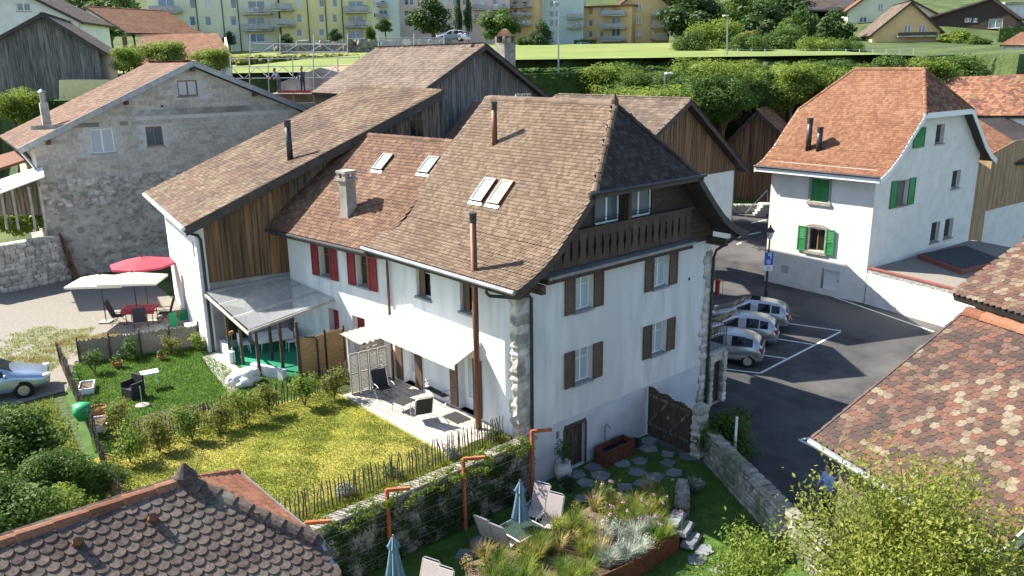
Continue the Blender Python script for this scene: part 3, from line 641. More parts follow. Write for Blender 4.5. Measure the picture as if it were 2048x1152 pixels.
# ================================================================= barn house with long roof
barn=empty('timber_barn_house',(-1,18,0),'white house with tall vertical-plank gable and long low brown roof','house')
BG=Fr((-4.04,14.91),-11,-1)
wall(BG,[(0,-.2),(.34,-.2),(.34,5.45),(0,5.3)],[],'plaster',barn)
wall(BG,[(.34,-.2),(4.1,-.2),(4.1,3.0),(.34,3.0)],[(.9,.3,1.7,2.1)],'cement',barn,name='cement_wall')
BT=lambda u:5.36+.426*(u+.41)-.1
planks(BG,.36,4.05,lambda u:2.98,BT,'wood_barn',barn,w=.17,o=.0)
mb=MB(); BG.box(mb,.34,2.9,4.1,5.4,-.1,-.02); mb.build('plank_backing','wood_barn',barn)
planks(BG,4.05,11.3,lambda u:5.2,BT,'wood_greybrown',barn,w=.19,o=-.02)
mb=MB(); q=[BG.pt(4.05,4.8,-.12),BG.pt(11.3,4.8,-.12),BG.pt(11.3,BT(11.3),-.12),BG.pt(4.05,BT(4.05),-.12)]; mb.prism(q,-BG.n*.1); mb.build('plank_backing','wood_greybrown',barn)
# cement patch wall above the red roof
wall(BG,[(4.0,3),(5.6,4.2),(5.6,6.9),(4.0,6.3)],[],'cement',barn,name='cement_wall')
mb=MB(); mb.beam(BG.pt(4.0,4.9,.12),BG.pt(5.7,6.55,.12),.12,.06); mb.build('flashing','zinc',barn)
r=BG.rect(818,240,848,275,.02); mb=MB(); BG.box(mb,*r,-.02,.02); bw=mb.build('window','wood_brown',barn); 
for k in (0,1): p=MB(); BG.box(p,r[0]+.06+k*(r[2]-r[0])/2,r[1]+.08,r[0]-.04+(k+1)*(r[2]-r[0])/2,r[3]-.08,.022,.03); p.build('pane','glass_dark',bw)
WF=Fr((-4.04,14.91),78,1)
wall(WF,[(0,-.2),(9.5,-.2),(9.5,5.3),(0,5.3)],[(.6,3.9,1.1,4.6),(5.2,.1,6.1,2.1)],'plaster',barn)
mb=MB(); WF.box(mb,.6,3.9,1.1,4.6,-.25,-.2); mb.build('window','glass_dark',barn); mb=MB(); WF.box(mb,5.2,.1,6.1,2.1,-.25,-.2); mb.build('door','shutter_brown',barn)
ed=Vector((math.cos(math.radians(79.5)),math.sin(math.radians(79.5)),0))
Bp=BG.pt(-.41,5.46,.5); Cp=BG.pt(11.02,10.33,.5); Ap=Bp+ed*10.6; Dp=Cp+ed*10.6
mb=MB(); slab(mb,[Bp,Cp,Dp,Ap],.2)
broof=mb.build('roof','fascia',barn); bu=(Cp-Bp)
def bsurf(a,s): p=Ap-ed*a+bu.normalized()*s; return p,-ed,bu
tiles(broof,'tile_barn',bsurf,[(-.05,-.02),(10.65,-.02),(10.65,bu.length),(-.05,bu.length)],.19,.17,'flat',n_ind=150,thick=.03)
ridge([Dp,Cp],'tile_barn',broof)
mb=MB(); mb.hexa([Bp+BG.n*.03-Vector((0,0,.34)),Cp+BG.n*.03-Vector((0,0,.34)),Cp+BG.n*.08-Vector((0,0,.34)),Bp+BG.n*.08-Vector((0,0,.34)),Bp+BG.n*.03+Vector((0,0,.06)),Cp+BG.n*.03+Vector((0,0,.06)),Cp+BG.n*.08+Vector((0,0,.06)),Bp+BG.n*.08+Vector((0,0,.06))]); mb.build('verge_board','fascia',broof)
mb=MB(); mb.tube([Bp-BG.d*.08-Vector((0,0,.06)),Ap-BG.d*.08-Vector((0,0,.06))],.09,8); mb.build('gutter','white_paint',broof)
for u in (2.6,7.3,10.4): mb=MB(); mb.beam(BG.pt(u,BT(u)-.1,.45),BG.pt(u,BT(u)-.1,-.3),.24,.26); mb.build('purlin_end','wood_brown',broof)
mb=MB(); mb.tube([Bp+Vector((-.05,.1,-.1)),BG.pt(-.3,5.2,.3),BG.pt(.1,5.0,.1),BG.pt(.18,4.8,.09),BG.pt(.18,0,.09)],.06,8); mb.build('downpipe','dark_metal',barn)
bn=(-ed).cross(bu).normalized()
def onbarn(px,py): d=ray(px,py); t=(Bp-CAM).dot(bn)/d.dot(bn); return CAM+d*t
c=onbarn(581,322); flue((c.x,c.y,c.z-.1),c.z+1.75,.13,'dark_metal',barn)
# lean-to
pg=empty('patio_pergola',(-2,12,0),'timber lean-to with translucent corrugated roof over a green carpeted patio','pergola')
LF=Fr(BG.pt(0,0)[:2],-11,-1)
PA=BG.pt(.25,2.45,.12); PB_=BG.pt(4.0,2.95,.12)
# corrugated sheets: back edge against barn wall, front edge lower
c00=BG.pt(.1,2.62,.08); c10=BG.pt(4.02,2.86,.08)
c01=Vector(onz(497,663,2.05)); c11=Vector(onz(700,588,2.55))
def cg(u,v): return (c00*(1-u)+c10*u)*(1-v)+(c01*(1-u)+c11*u)*v
for k in range(5):
    mb=MB(); n=44; V=[]; F=[]
    for i in range(n+1):
        u=(k+i/n*1.03)/5.03; z=.02*math.cos(i*math.pi/2*1.0)
        for v in (0,.5,1): p=cg(min(u,1),v); V.append(p+Vector((0,0,z+.06+.004*k)))
    for i in range(n):
        for v in (0,1): F.append((3*i+v,3*i+3+v,3*i+4+v,3*i+1+v))
    mb.add(V,F); mb.build('corrugated_sheet','poly_sheet',pg)
for v in (0,.33,.66,1): mb=MB(); mb.beam(cg(0,v)-Vector((0,0,.03)),cg(1,v)-Vector((0,0,.03)),.06,.09); mb.build('purlin','wood_pale',pg)
for u in (0,1): mb=MB(); mb.beam(cg(u,0)-Vector((0,0,.1)),cg(u,1)-Vector((0,0,.1)),.05,.12); mb.build('rafter','wood_pale',pg)
posts=[((462,722),.34),((520,752),.8),((567,742),1),((601,752),.93),((424,700),.05),((545,720),.5),((487,730),.6)]
for (px,py),u in posts: p=onz(px,py,0); zt=cg(min(1,max(0,(p-c01).dot((c11-c01).normalized())/(c11-c01).length)),.95).z; mb=MB(); mb.box((p.x,p.y,zt/2-.02),(.11,.11,zt),BG.a); mb.build('post','wood_brown',pg)
qs=[onz(px,py,0) for px,py in ((462,722),(520,754),(601,754),(690,740),(600,690),(440,690))]
mb=MB(); mb.prism([Vector((q.x,q.y,.012)) for q in qs],Vector((0,0,.02))); tag(mb.build('green_carpet','carpet_green'),'green artificial turf carpet on the lean-to patio floor','carpet')
# low white walls of the lean-to
def lowwall(a,b,h,m='white_paint',t=.22): mb=MB(); a=onz(*a,0);b=onz(*b,0); mb.beam(a+Vector((0,0,h/2)),b+Vector((0,0,h/2)),t,h); return mb
tag(lowwall((447,702),(466,728),.5).build('planter_box','plastic_white'),'white planter trough beside the lean-to entrance','planter')
tag(lowwall((506,745),(570,760),.4,'plaster').build('low_wall','plaster'),'low white rendered wall along the green carpet','wall')
# folding table with cloth, bench, broom, boxes under the lean-to
tc=onz(548,700,0)
tb=empty('patio_table',(tc.x,tc.y,0),'table with patterned white cloth under the translucent lean-to','table',rz=BG.a)
mb=MB(); mb.box((0,0,.74),(1.5,.8,.03)); 
for sx_ in (-1,1): mb.hexa([(sx_*.755-.004,-.4,.5),(sx_*.755+.004,-.4,.5),(sx_*.755+.004,.4,.5),(sx_*.755-.004,.4,.5),(sx_*.755-.004,-.4,.75),(sx_*.755+.004,-.4,.75),(sx_*.755+.004,.4,.75),(sx_*.755-.004,.4,.75)])
for s in (-1,1): mb.box((0,s*.405,.63),(1.5,.008,.25))
mb.build('tablecloth','white_cloth',tb,world=False)
for a in (-.5,.5):
    for b in (-.3,.3): mb=MB(); mb.tube([(a*1.2,b*1.1,0),(a,b,.72)],.02,6); mb.build('leg','steel',tb,world=False)
for k,(px,py) in enumerate(((490,706),(585,700))):
    p=onz(px,py,0); ch=empty('patio_chair',(p.x,p.y,0),['white plastic chair left of the cloth-covered patio table','white plastic chair right of the cloth-covered patio table'][k],'chair','chairs under the lean-to',rz=BG.a+(0 if k else math.pi))
    mb=MB(); mb.box((0,0,.43),(.42,.42,.04)); mb.build('seat','plastic_white',ch,world=False); mb=MB(); mb.box((.2,0,.66),(.04,.42,.42)); mb.build('backrest','plastic_white',ch,world=False)
    for a in (-.18,.18):
        for b in (-.18,.18): mb=MB(); mb.tube([(a*1.15,b*1.15,0),(a,b,.42)],.02,6); mb.build('leg','plastic_white',ch,world=False)
p=onz(468,728,0); br=empty('broom',(p.x,p.y,0),'broom with green handle leaning beside the lean-to post','broom'); mb=MB(); mb.tube([(0,0,.0),(.05,.05,1.25)],.016,6); mb.build('handle','plastic_green',br,world=False); mb=MB(); mb.box((.05,.05,1.3),(.3,.06,.14),.6); mb.build('brush','terracotta',br,world=False)
# reed screens, pallet hut with white sheet, lattice screen
def panel(a,b,h,z0=0): a=onz(*a,z0);b=onz(*b,z0); return a,b
scr=[((603,752),(655,742),1.55),((655,742),(692,733),1.62)]
for k,(a,b,h) in enumerate(scr):
    a,b=panel(a,b,h); e=empty('reed_screen',((a+b)/2)[:],['tan reed screen beside the lean-to corner post','tan reed screen next to the small pallet hut'][k],'screen','reed privacy screens')
    mb=MB(); n=26
    for i in range(n): p=a+(b-a)*(i+.5)/n; mb.beam(p+Vector((0,0,.05)),p+Vector((0,0,h+U(-.05,.03))),(b-a).length/n*.97,.02,up=(b-a).normalized().cross(Vector((0,0,1))))
    tag(mb.build('reed_mat','reed',e),kind='stuff')
    for q in (a,b): mb=MB(); mb.box((q.x,q.y,h/2+.05),(.07,.07,h+.1),BG.a); mb.build('post','wood_brown',e)
p=onz(637,745,0); mb=MB(); mb.tube([(p.x-.02,p.y-.1,0),(p.x,p.y-.1,1.35),(p.x-.08,p.y-.06,1.5),(p.x-.45,p.y+.1,1.55)],.035,8); tag(mb.build('bent_pipe','dark_metal'),'dark bent metal pipe standing in front of the reed screen','pipe')
hp=onz(735,752,0); hut=empty('pallet_hut',(hp.x,hp.y,0),'small hut of weathered pallet boards under a white roof sheet','hut',rz=math.radians(5))
for k in range(9): mb=MB(); mb.box((0,-.45,.1+.165*k),(1.15,.025,.13)); mb.build('board','wood_pale' if k%3 else 'wood_greybrown',hut,world=False)
for k in range(8): mb=MB(); mb.box((.56,0,.1+.165*k),(.025,.85,.13)); mb.build('board','wood_pale',hut,world=False)
for a in (-.5,.5):
    for b in (-.4,.42): mb=MB(); mb.box((a,b,.8),(.08,.08,1.6)); mb.build('post','wood_pale',hut,world=False)
mb=MB(); n=24; V=[];F=[]
for i in range(n+1):
    for y in (-.62,.6): V.append((-.75+1.5*i/n,y,1.62+.02*math.cos(i*math.pi/2)+.12*(y+.6)))
F=[(2*i,2*i+2,2*i+3,2*i+1) for i in range(n)]; mb.add(V,F); mb.build('roof_sheet','wood_pale',hut,world=False)
ls=empty('lattice_screen',tuple(onz(738,780,0)),'whitewashed four-panel louvred folding screen beside the terrace','screen')
la,lb=onz(703,792,0),onz(778,772,0)
for k in range(4):
    a=la+(lb-la)*k/4; b=la+(lb-la)*(k+1)/4; f2=Fr(a[:2],math.degrees(math.atan2((b-a).y,(b-a).x)),-1); W=(b-a).length-.02; mb=MB()
    f2.box(mb,0,.04,.05,1.6,0,.03);f2.box(mb,W-.05,.04,W,1.6,0,.03)
    for z in (.04,.8,1.55): f2.box(mb,.05,z,W-.05,z+.06,0,.028)
    o=mb.build('frame','lattice_white',ls)
    for i in range(30):
        z=.12+i*.048
        if .78<z<.87: continue
        s=MB(); f2.box(s,.05,z,W-.05,z+.032,.004,.022); s.build('slat','lattice_white',o)
# white rubble sack and other yard bits
mb=MB(); p=onz(492,770,0)
for i in range(9): rock(mb,(p.x+U(-.35,.4),p.y+U(-.35,.35),U(.1,.4)),(U(.4,.7),U(.4,.7),U(.25,.4)),.35,U(0,3))
tag(mb.build('white_tarp','white_cloth',smooth=True),'crumpled white tarp heaped at the end of the low wall','tarp')
sheet('stone_path',[(q.x,q.y) for q in (onz(405,715,0),onz(440,700,0),onz(500,760,0),onz(462,790,0),onz(425,745,0))],.02,'cement')
# ================================================================= grey block house
gh=empty('grey_block_house',(3,36,0),'unrendered grey concrete-block house on an old stone base','house')
KF=Fr((-5.85,33.09),-6,-1)
kw=[(3.12,6.85,4.35,8.2),(6.08,7.05,7.0,8.16),(8.15,9.82,9.28,10.72)]
KT=lambda u:(7.35+(11.75-7.35)*(u+.49)/9.55 if u<9.06 else 11.75-(11.75-8.15)*(u-9.06)/8.1)-.28
kol=[(.3,5.55),(16.6,5.55),(16.6,KT(16.6)),(9.06,KT(9.06)),(.3,KT(.3))]
wall(KF,kol,kw,'mortar',gh,name='block_wall')
wall(KF,[(.3,-.9),(16.6,-.9),(16.6,5.55),(.3,5.55)],[],'rubble',gh,name='stone_wall',depth=.1)
wall(Fr(KF.pt(.3,0)[:2],84,1),[(0,-.9),(10,-.9),(10,7.3),(0,7.3)],[],'rubble',gh,name='side_wall')
bl=[]; bh=.27; bwid=.56; z=5.6; row=0
while z<11.4:
    u=.3-(bwid/2 if row%2 else 0)
    while u<16.6:
        u0,u1=max(.31,u+.01),min(16.6,u+bwid-.012); zt=z+bh-.02
        if u1-u0>.1 and min(KT(u0),KT(u1))>zt and not any(a-.04<u1 and u0<c+.04 and b-.1<zt and z<d+.06 for a,b,c,d in kw) and not (8.75<zt<9.2 and u>5.2) and rnd()>.01:
            bl.append((KF.pt((u0+u1)/2,z+bh/2,0),u0,u1,z,zt))
        u+=bwid
    z+=bh; row+=1
bl.sort(key=lambda t:(t[0]-CAM).length if 0<proj(t[0])[0]<660 and t[1]<15 else 999)
mbs=MB()
for i,(c,u0,u1,z0,z1) in enumerate(bl):
    mb=MB() if i<300 else mbs; o=U(.004,.016); KF.box(mb,u0,z0,u1,z1,-.05,o)
    if i<300: mb.build('concrete_block','block',gh)
if mbs.v: tag(mbs.build('concrete_block_field','block',gh),kind='stuff')
mb=MB(); KF.box(mb,5.2,8.78,16.6,9.14,-.05,.03); mb.build('concrete_band','cement',gh)
mb=MB(); KF.box(mb,.3,8.32,5.2,8.56,-.05,.008); mb.build('concrete_band','cement',gh)
for k,r in enumerate(kw): window(KF,r,gh,fm='white_paint' if k==0 else 'wood_window',gm='glass_pale' if k!=1 else 'glass',depth=.08,bars=1,cross=False,sill='cement',t=.07)
# stones in the old base wall
mbs=MB(); cnt=0
for k in range(520):
    u=U(.4,9.5); z=U(3.9,5.5) if k<200 else (U(-.5,5.4)); s=U(.12,.34); c=KF.pt(u,z,.0)
    if k<240: mb=MB(); rock(mb,c,(s*1.3,.16,s*.8),.25,KF.a); mb.build('stone','stone',gh)
    else: rock(mbs,c-KF.n*.03,(s*1.2,.14,s*.75),.25,KF.a)
tag(mbs.build('stone_field','stone',gh),kind='stuff')
rl=(KF.pt(-.49,7.35,.5),KF.pt(9.06,11.75,.5),KF.pt(17.2,8.12,.5)); back=Vector((-KF.n.x,-KF.n.y,0))*11
mb=MB(); slab(mb,[rl[0],rl[1],rl[1]+back,rl[0]+back],.2); slab(mb,[rl[1],rl[2],rl[2]+back,rl[1]+back],.2); groof=mb.build('roof','fascia',gh)
gu=rl[1]-rl[0]
bk=back.normalized()
tiles(groof,'tile_red',lambda a,s:(rl[0]+bk*(11-a)+gu.normalized()*s,-bk,gu),[(0,0),(11,0),(11,gu.length),(0,gu.length)],.22,.22,'flat',n_ind=0)
gu2=rl[2]-rl[1]
tiles(groof,'tile_red',lambda a,s:(rl[2]+bk*a-gu2.normalized()*s,bk,-gu2),[(0,0),(11,0),(11,gu2.length),(0,gu2.length)],.22,.22,'flat',n_ind=0)
for p,q in ((rl[0],rl[1]),(rl[1],rl[2])): mb=MB(); mb.beam(p+KF.n*.05+Vector((0,0,-.06)),q+KF.n*.05+Vector((0,0,-.06)),.05,.3); mb.build('verge_board','zinc',groof)
for u in (1,5.2,9.06,12.6,15.6): mb=MB(); mb.beam(KF.pt(u,KT(u)-.12,.48),KF.pt(u,KT(u)-.12,-.1),.2,.22); mb.build('purlin_end','wood_brown',groof)
mb=MB(); mb.tube([rl[0]+Vector((.1,0,-.1)),KF.pt(.0,6.6,.4),KF.pt(.2,6.2,.1),KF.pt(.28,0,.1)],.07,8); mb.build('downpipe','zinc',gh)
c=KF.pt(1.35,8.0,-2.2); mb=MB(); mb.box((c.x,c.y,8.7),(.42,.42,1.9),KF.a); ch=mb.build('chimney','cement',gh); mb=MB(); mb.lathe([(.16,0),(.16,.55),(.2,.6),(.02,.75)],(c.x,c.y,9.65),10); mb.build('chimney_pot','zinc',ch)
mb=MB(); mb.lathe([(.07,0),(.07,.1)],KF.pt(7.15,9.25,.05),8); mb.build('vent','dark_metal',gh)
# stone boundary wall left of the drive
a,b=onz(-60,600,0),onz(133,560,0)
sw=empty('drive_stone_wall',((a+b)/2)[:],'old dry stone wall left of the drive below the grape vine','wall'); f3=Fr(a[:2],math.degrees(math.atan2((b-a).y,(b-a).x)),-1); W=(b-a).length
mb=MB(); f3.box(mb,0,-.2,W,2.55,-.6,0); mb.build('wall_core','rubble',sw)
z=.0
while z<2.5:
    h=U(.16,.3); u=U(-.1,.2)
    while u<W:
        l=U(.25,.6); mb=MB(); rock(mb,f3.pt(u+l/2,z+h/2,.0),(l*.95,.2,h),.15,f3.a); mb.build('stone','stone',sw); u+=l
    z+=h
# planks leaning
e=empty('leaning_boards',tuple(b),'bundle of brown boards leaning against the stone wall end','boards')
for k in range(5): mb=MB(); mb.beam(b+Vector((.25+.07*k,-.5-.02*k,0)),b+Vector((.02+.05*k,-.05,2.7-.12*k)),.12,.03); mb.build('board','wood_barn',e)
def atL(px,py,L): return CAM+ray(px,py)*L
# ================================================================= terrace, fences, retaining wall
def beamz(p,h): return Vector((p[0],p[1],h))
rows=8; wx=.27; 
ter=empty('terrace',(-1.2,3.6,0)); tag(ter,'terrace of pale paving strips with grass joints below the white awning','terrace')
ter['category']='terrace'
for k in range(rows):
    x0=-2.32+k*.292; y=.62+U(0,.3)
    while y<6.9:
        l=min(U(.85,1.25),6.95-y)
        if l>.2: mb=MB(); mb.box((x0+wx/2,y+l/2,.012),(wx-.012,l-.015,.05)); mb.build('paving_slab','paver',ter)
        y+=l
mb=MB(); mb.box((-.5,2.55,.043),(.6,.85,.012)); tag(mb.build('door_mat','black_fabric'),'dark grated mat in front of the right terrace door','mat')
PICK=[]
for k in range(5):
    mb=MB(); pts=[(0,0,-.05)]; 
    pts=[(U(-.012,.012)*i,U(-.012,.012)*i,-.05+.3*i) for i in range(4)]; mb.tube(pts,[.022,.021,.02,.013],5); me=mb.mesh('picket'); me.materials.append(MATS['wood_picket']); PICK.append(me)
def paling(name,pts,label,h=.85,step=.108,m=None,skip=None):
    e=empty(name,pts[0],label,'fence')
    inv=wm(e).inverted(); last=None
    for p,q in zip(pts,pts[1:]):
        p,q=Vector(p),Vector(q); n=int((q-p).length/step); ang=math.atan2((q-p).y,(q-p).x)
        for i in range(n):
            c=p+(q-p)*(i+U(-.15,.15))/n; o=bpy.data.objects.new('picket',random.choice(PICK)); COL.objects.link(o); o.parent=e; o.matrix_parent_inverse=inv
            o.matrix_basis=Matrix.Translation(c)@Matrix.Rotation(ang,4,'Z')@Matrix.Rotation(U(-.07,.07),4,'Y')@Matrix.Rotation(U(-.05,.05),4,'X')@Matrix.Rotation(U(0,6),4,'Z')@Matrix.Diagonal((U(.8,1.3),U(.8,1.3),h*U(.93,1.1)/.85,1))
        for zz in (.22,.62):
            mb=MB(); mb.tube([p+Vector((0,0,zz*h/.85)),(p+q)/2+Vector((0,0,zz*h/.85-.01)),q+Vector((0,0,zz*h/.85))],.006,4); mb.build('wire','dark_metal',e)
    return e
paling('paling_fence',[(-.35,.3,0),(-3.07,.27,0),(-4.41,.3,0),(-7.7,.34,0),(-11.2,.4,0)],'rustic picket fence along the top of the stone retaining wall')
paling('paling_fence',[(-1.3,8.05,0),(-3.6,7.75,0),(-5.8,7.9,0),(-10.1,7.9,0)],'rustic picket fence overgrown with shrubs dividing the two gardens',h=.8)
paling('paling_fence',[(-9.0,17.9,0),(-9.8,11.7,0),(-10.15,8.9,0),(-10.75,5.2,0),(-10.9,3.2,0)],'weathered picket fence on the garden side facing the parked blue car',h=.95,step=.12)
e=empty('reed_fence',(-6,16.7,0),'grey reed mat fence between gravel drive and garden','fence')
fa,fb=Vector((-8.4,17.4,0)),Vector((-4.0,16.0,0)); mb=MB(); n=110
for i in range(n): p=fa+(fb-fa)*(i+.5)/n; mb.beam(p,p+Vector((0,0,.95+U(-.06,.05))),(fb-fa).length/n*.96,.02,up=(0.3,.95,0))
tag(mb.build('reed_mat','reed_grey',e),kind='stuff')
for i in range(5): p=fa+(fb-fa)*i/4; mb=MB(); mb.box((p.x,p.y-.06,.55),(.07,.07,1.15)); mb.build('post','wood_greybrown',e)
for k_,(px_,py_) in enumerate(((200,715),(350,688),(395,680))):
    pass
# retaining wall
rw_=empty('retaining_wall',(-5,-.2,LOW),'dry stone retaining wall between upper lawn and lower garden','wall')
mb=MB(); mb.box((-6.9,-.17,-1.02),(13.8,.3,1.98)); mb.build('wall_core','rubble',rw_)
x=-8.6; mbs=MB()
z=LOW
while z<-.1:
    h=U(.11,.2); x=-9+U(0,.2)
    while x<.15:
        l=U(.18,.45); mb=MB()
        if z>-1.6 and rnd()<.55: rock(mb,(x+l/2,-.32,z+h/2),(l*.95,.14,h),.16); mb.build('stone','stone_dark',rw_)
        else: rock(mbs,(x+l/2,-.32,z+h/2),(l*.95,.14,h),.16)
        x+=l
    z+=h
tag(mbs.build('stone_field','stone_dark',rw_),kind='stuff')
x=-11.5
while x<.1: l=U(.5,.9); mb=MB(); mb.box((x+l/2,-.16+U(-.01,.01),-.02+U(-.01,.01)),(l-.012,.42,.07)); mb.build('coping_stone','coping',rw_); x+=l
# corten posts with arms and wires
ptop=.42
for k,(px,py,lab) in enumerate(((1064,980,'rust-orange steel post with arm beside the red downpipe'),(931,1060,'rust-orange steel post with arm right of the closed table umbrella wall'),(782,1125,'rust-orange steel post with arm behind the lower closed umbrella'),(622,1170,'rust-orange steel arm poking out beside the scalloped roof corner'))):
    p=onz(px,py,LOW); p=Vector((p.x,-.52,LOW)); p.x=ony(px,py,-.52).x
    lab=lab.replace('right of the closed table umbrella wall','left of the closed umbrella at the glass table')
    e=empty('trellis_post',tuple(p),lab,'post','corten trellis posts'); mb=MB(); mb.box((0,0,(ptop-LOW)/2),(.09,.09,ptop-LOW)); mb.build('upright','corten',e,world=False)
    mb=MB(); mb.beam((0,.0,ptop-LOW-.02),(.52,-.38,ptop-LOW+.0),.08,.09); mb.build('arm','corten',e,world=False)
wr=empty('trellis_wires',(-4,-.5,0),'thin steel wires strung between the rust-orange posts','wires')
for z in (-1.5,-1.1,-.7,-.3,.1,.35): mb=MB(); mb.tube([(-8.5,-.52,z),(.5,-.52,z)],.006,4); mb.build('wire','steel',wr)
# ================================================================= gate, pillar, walls of lower garden
ga,gb=Vector((6.42,-.06,LOW)),Vector((6.25,-2.15,LOW)); gt=empty('garden_gate',tuple(ga),'dark plank double gate between house wall and stone pillar','gate')
gf=Fr(ga[:2],math.degrees(math.atan2((gb-ga).y,(gb-ga).x)),1); W=(gb-ga).length
if (CAM-gf.pt(0,0)).dot(gf.n)<0: gf.n=-gf.n
u=0
while u<W-.05:
    e=u+.125; mb=MB(); gf.box(mb,u,LOW+.06,e-.012,LOW+1.95+.04*math.sin(u*9)-.18*u/W,-.03,0); mb.build('plank','wood_brown',gt); u=e
for s0,s1 in ((.03,W/2-.04),(W/2+.02,W-.04)):
    for z in (.45,1.6): mb=MB(); gf.box(mb,s0,LOW+z,s1,LOW+z+.1,.002,.045); mb.build('rail','wood_greybrown',gt)
    mb=MB(); mb.beam(gf.pt(s0+.05,LOW+.55,.03),gf.pt(s1-.05,LOW+1.58,.03),.03,.09); mb.build('brace','wood_greybrown',gt)
mb=MB(); gf.box(mb,W/2-.06,LOW+1.0,W/2+.02,LOW+1.12,.01,.05); mb.build('lock','steel',gt)
mb=MB(); z=LOW
pl=empty('gate_pillar',(6.4,-2.4,LOW),'weathered stone gate pillar at the end of the dark gate','pillar')
while z<-.25: h=U(.2,.34); mb=MB(); rock(mb,(6.4,-2.4,z+h/2),(.5,.42,h*1.05),.1); mb.build('stone','stone',pl); z+=h
mat('stone_mid',(.17,.165,.14),(.33,.31,.27),4,.95,.8,9,obj=.3,bdist=.04,col3=(.12,.14,.07))
def stonewall(name,pts,h,t,label,m='stone',zb=LOW,n_ind=300):
    e=empty(name,tuple(pts[0]),label,'wall'); mbs=MB(); cnt=0
    for p,q in zip(pts,pts[1:]):
        p,q=Vector(p),Vector(q); a=math.atan2((q-p).y,(q-p).x); W=(q-p).length; d=(q-p).normalized(); nrm=Vector((-d.y,d.x,0))
        mb=MB(); mb.beam(Vector((p.x,p.y,zb+h/2)),Vector((q.x,q.y,zb+h/2)),t*.8,h); mb.build('wall_core','rubble',e)
        z=0
        while z<h:
            hh=U(.12,.22); u=0
            while u<W:
                l=U(.2,.45)
                for sd_ in ((1,-1) if z<h-.25 else (0,)):
                    c=p+d*(u+l/2)+nrm*sd_*t*.4; mb=MB() if cnt<n_ind else mbs; rock(mb,(c.x,c.y,zb+z+hh/2),(l*.95,.2 if sd_ else t*1.05,hh),.17,a)
                    if cnt<n_ind: mb.build('stone',m,e)
                    cnt+=1
                u+=l
            z+=hh
    if mbs.v: tag(mbs.build('stone_field',m,e),kind='stuff')
    return e
stonewall('boundary_wall',[(6.35,-2.9,0),(4.9,-5.4,0),(3.45,-7.9,0),(2.4,-10.5,0)],1.15,.36,'grey stone boundary wall running diagonally between lower garden and road',m='stone_mid')
stonewall('low_stone_wall',[(3.9,-3.6,0),(2.75,-4.45,0)],.5,.3,'low dry stone wall beside the garden steps',m='stone_mid',n_ind=60)
st=empty('garden_steps',(2.3,-4.9,LOW),'three grey stone slab steps beside the planted bed','steps')
for k,(px,py) in enumerate(((1352,1032),(1368,1052),(1382,1076))):
    p=onz(px,py,LOW+.5-.17*k); mb=MB(); rock(mb,(p.x,p.y,LOW+.42-.17*k),(.85,.42,.14),.06,math.radians(20)); mb.build('step','flag',st)
# flagstones
fs=empty('flagstone_paving',(3,-1.3,LOW),'irregular dark flagstones set in grass in front of the cellar door','paving')
pts=[]
for i in range(400):
    p=Vector((U(1.0,6.1),U(-2.6,-.25),0))
    if p.x<2.2 and p.y<-1.9: continue
    if all((p-q).length>.6 for q in pts): pts.append(p)
for q in ((1080,1000),(1050,1015),(1000,1000),(960,1085),(930,1110),(1405,1100),(1440,1145),(1395,1120)):
    p=onz(*q,LOW); pts.append(Vector((p.x,p.y,0)))
for p in pts:
    n=random.choice((4,5,5,6)); r=U(.31,.39); a0=U(0,6); pl_=[Vector((p.x+math.cos(a0+6.283*i/n)*r*U(.8,1.15),p.y+math.sin(a0+6.283*i/n)*r*U(.7,1.1),LOW+.01)) for i in range(n)]
    mb=MB(); mb.prism(pl_,Vector((0,0,U(.018,.03)))); mb.build('flagstone','flag',fs)
# trough, tap, jar, hose
tr=empty('steel_trough',(4.1,-.5,LOW),'dark rusty steel water trough against the house wall','trough')
for c,s in (((0,-.28,.3),(1.5,.03,.6)),((0,.28,.3),(1.5,.03,.6)),((-.735,0,.3),(.03,.53,.6)),((.735,0,.3),(.03,.53,.6)),((0,0,.4),(1.44,.53,.02))): mb=MB(); mb.box(c,s); mb.build('side' if s[2]>.1 else 'water','corten_dark' if s[2]>.1 else 'glass_dark',tr,world=False)
mb=MB(); mb.tube([(4.0,-.12,LOW+.4),(4.0,-.12,LOW+1.15),(4.0,-.2,LOW+1.25),(4.0,-.32,LOW+1.2),(4.0,-.34,LOW+1.12)],.025,6); tag(mb.build('water_tap','zinc'),'grey standpipe tap above the rusty trough','tap')
mb=MB(); 
for k in range(6): mb.tube([(5.15+.28*math.cos(t*.5+k),-.4+.2*math.sin(t*.5+k),LOW+.1+.04*k) for t in range(13)],.025,5)
tag(mb.build('garden_hose','tyre'),'coiled black garden hose beside the trough','hose')
jp=onz(1122,958,LOW); jr=empty('jar_planter',(jp.x,jp.y-.1,LOW),'large pale ribbed jar planter with a small shrub by the cellar door','planter')
mb=MB(); mb.lathe([(.17,0),(.24,.12),(.29,.3),(.30,.42),(.26,.56),(.21,.62),(.25,.66),(.25,.69),(.2,.68),(.19,.6)],(0,0,0),24); mb.build('jar','ceramic',jr,smooth=True,world=False)
mb=MB(); leaves(mb,(0,0,1.1),(.3,.3,.45),420,.075); mb.build('foliage','leaf_mid',jr,world=False); mb=MB(); mb.tube([(0,0,.55),(.02,.02,1.2)],.02,5); mb.build('stem','bark',jr,world=False)
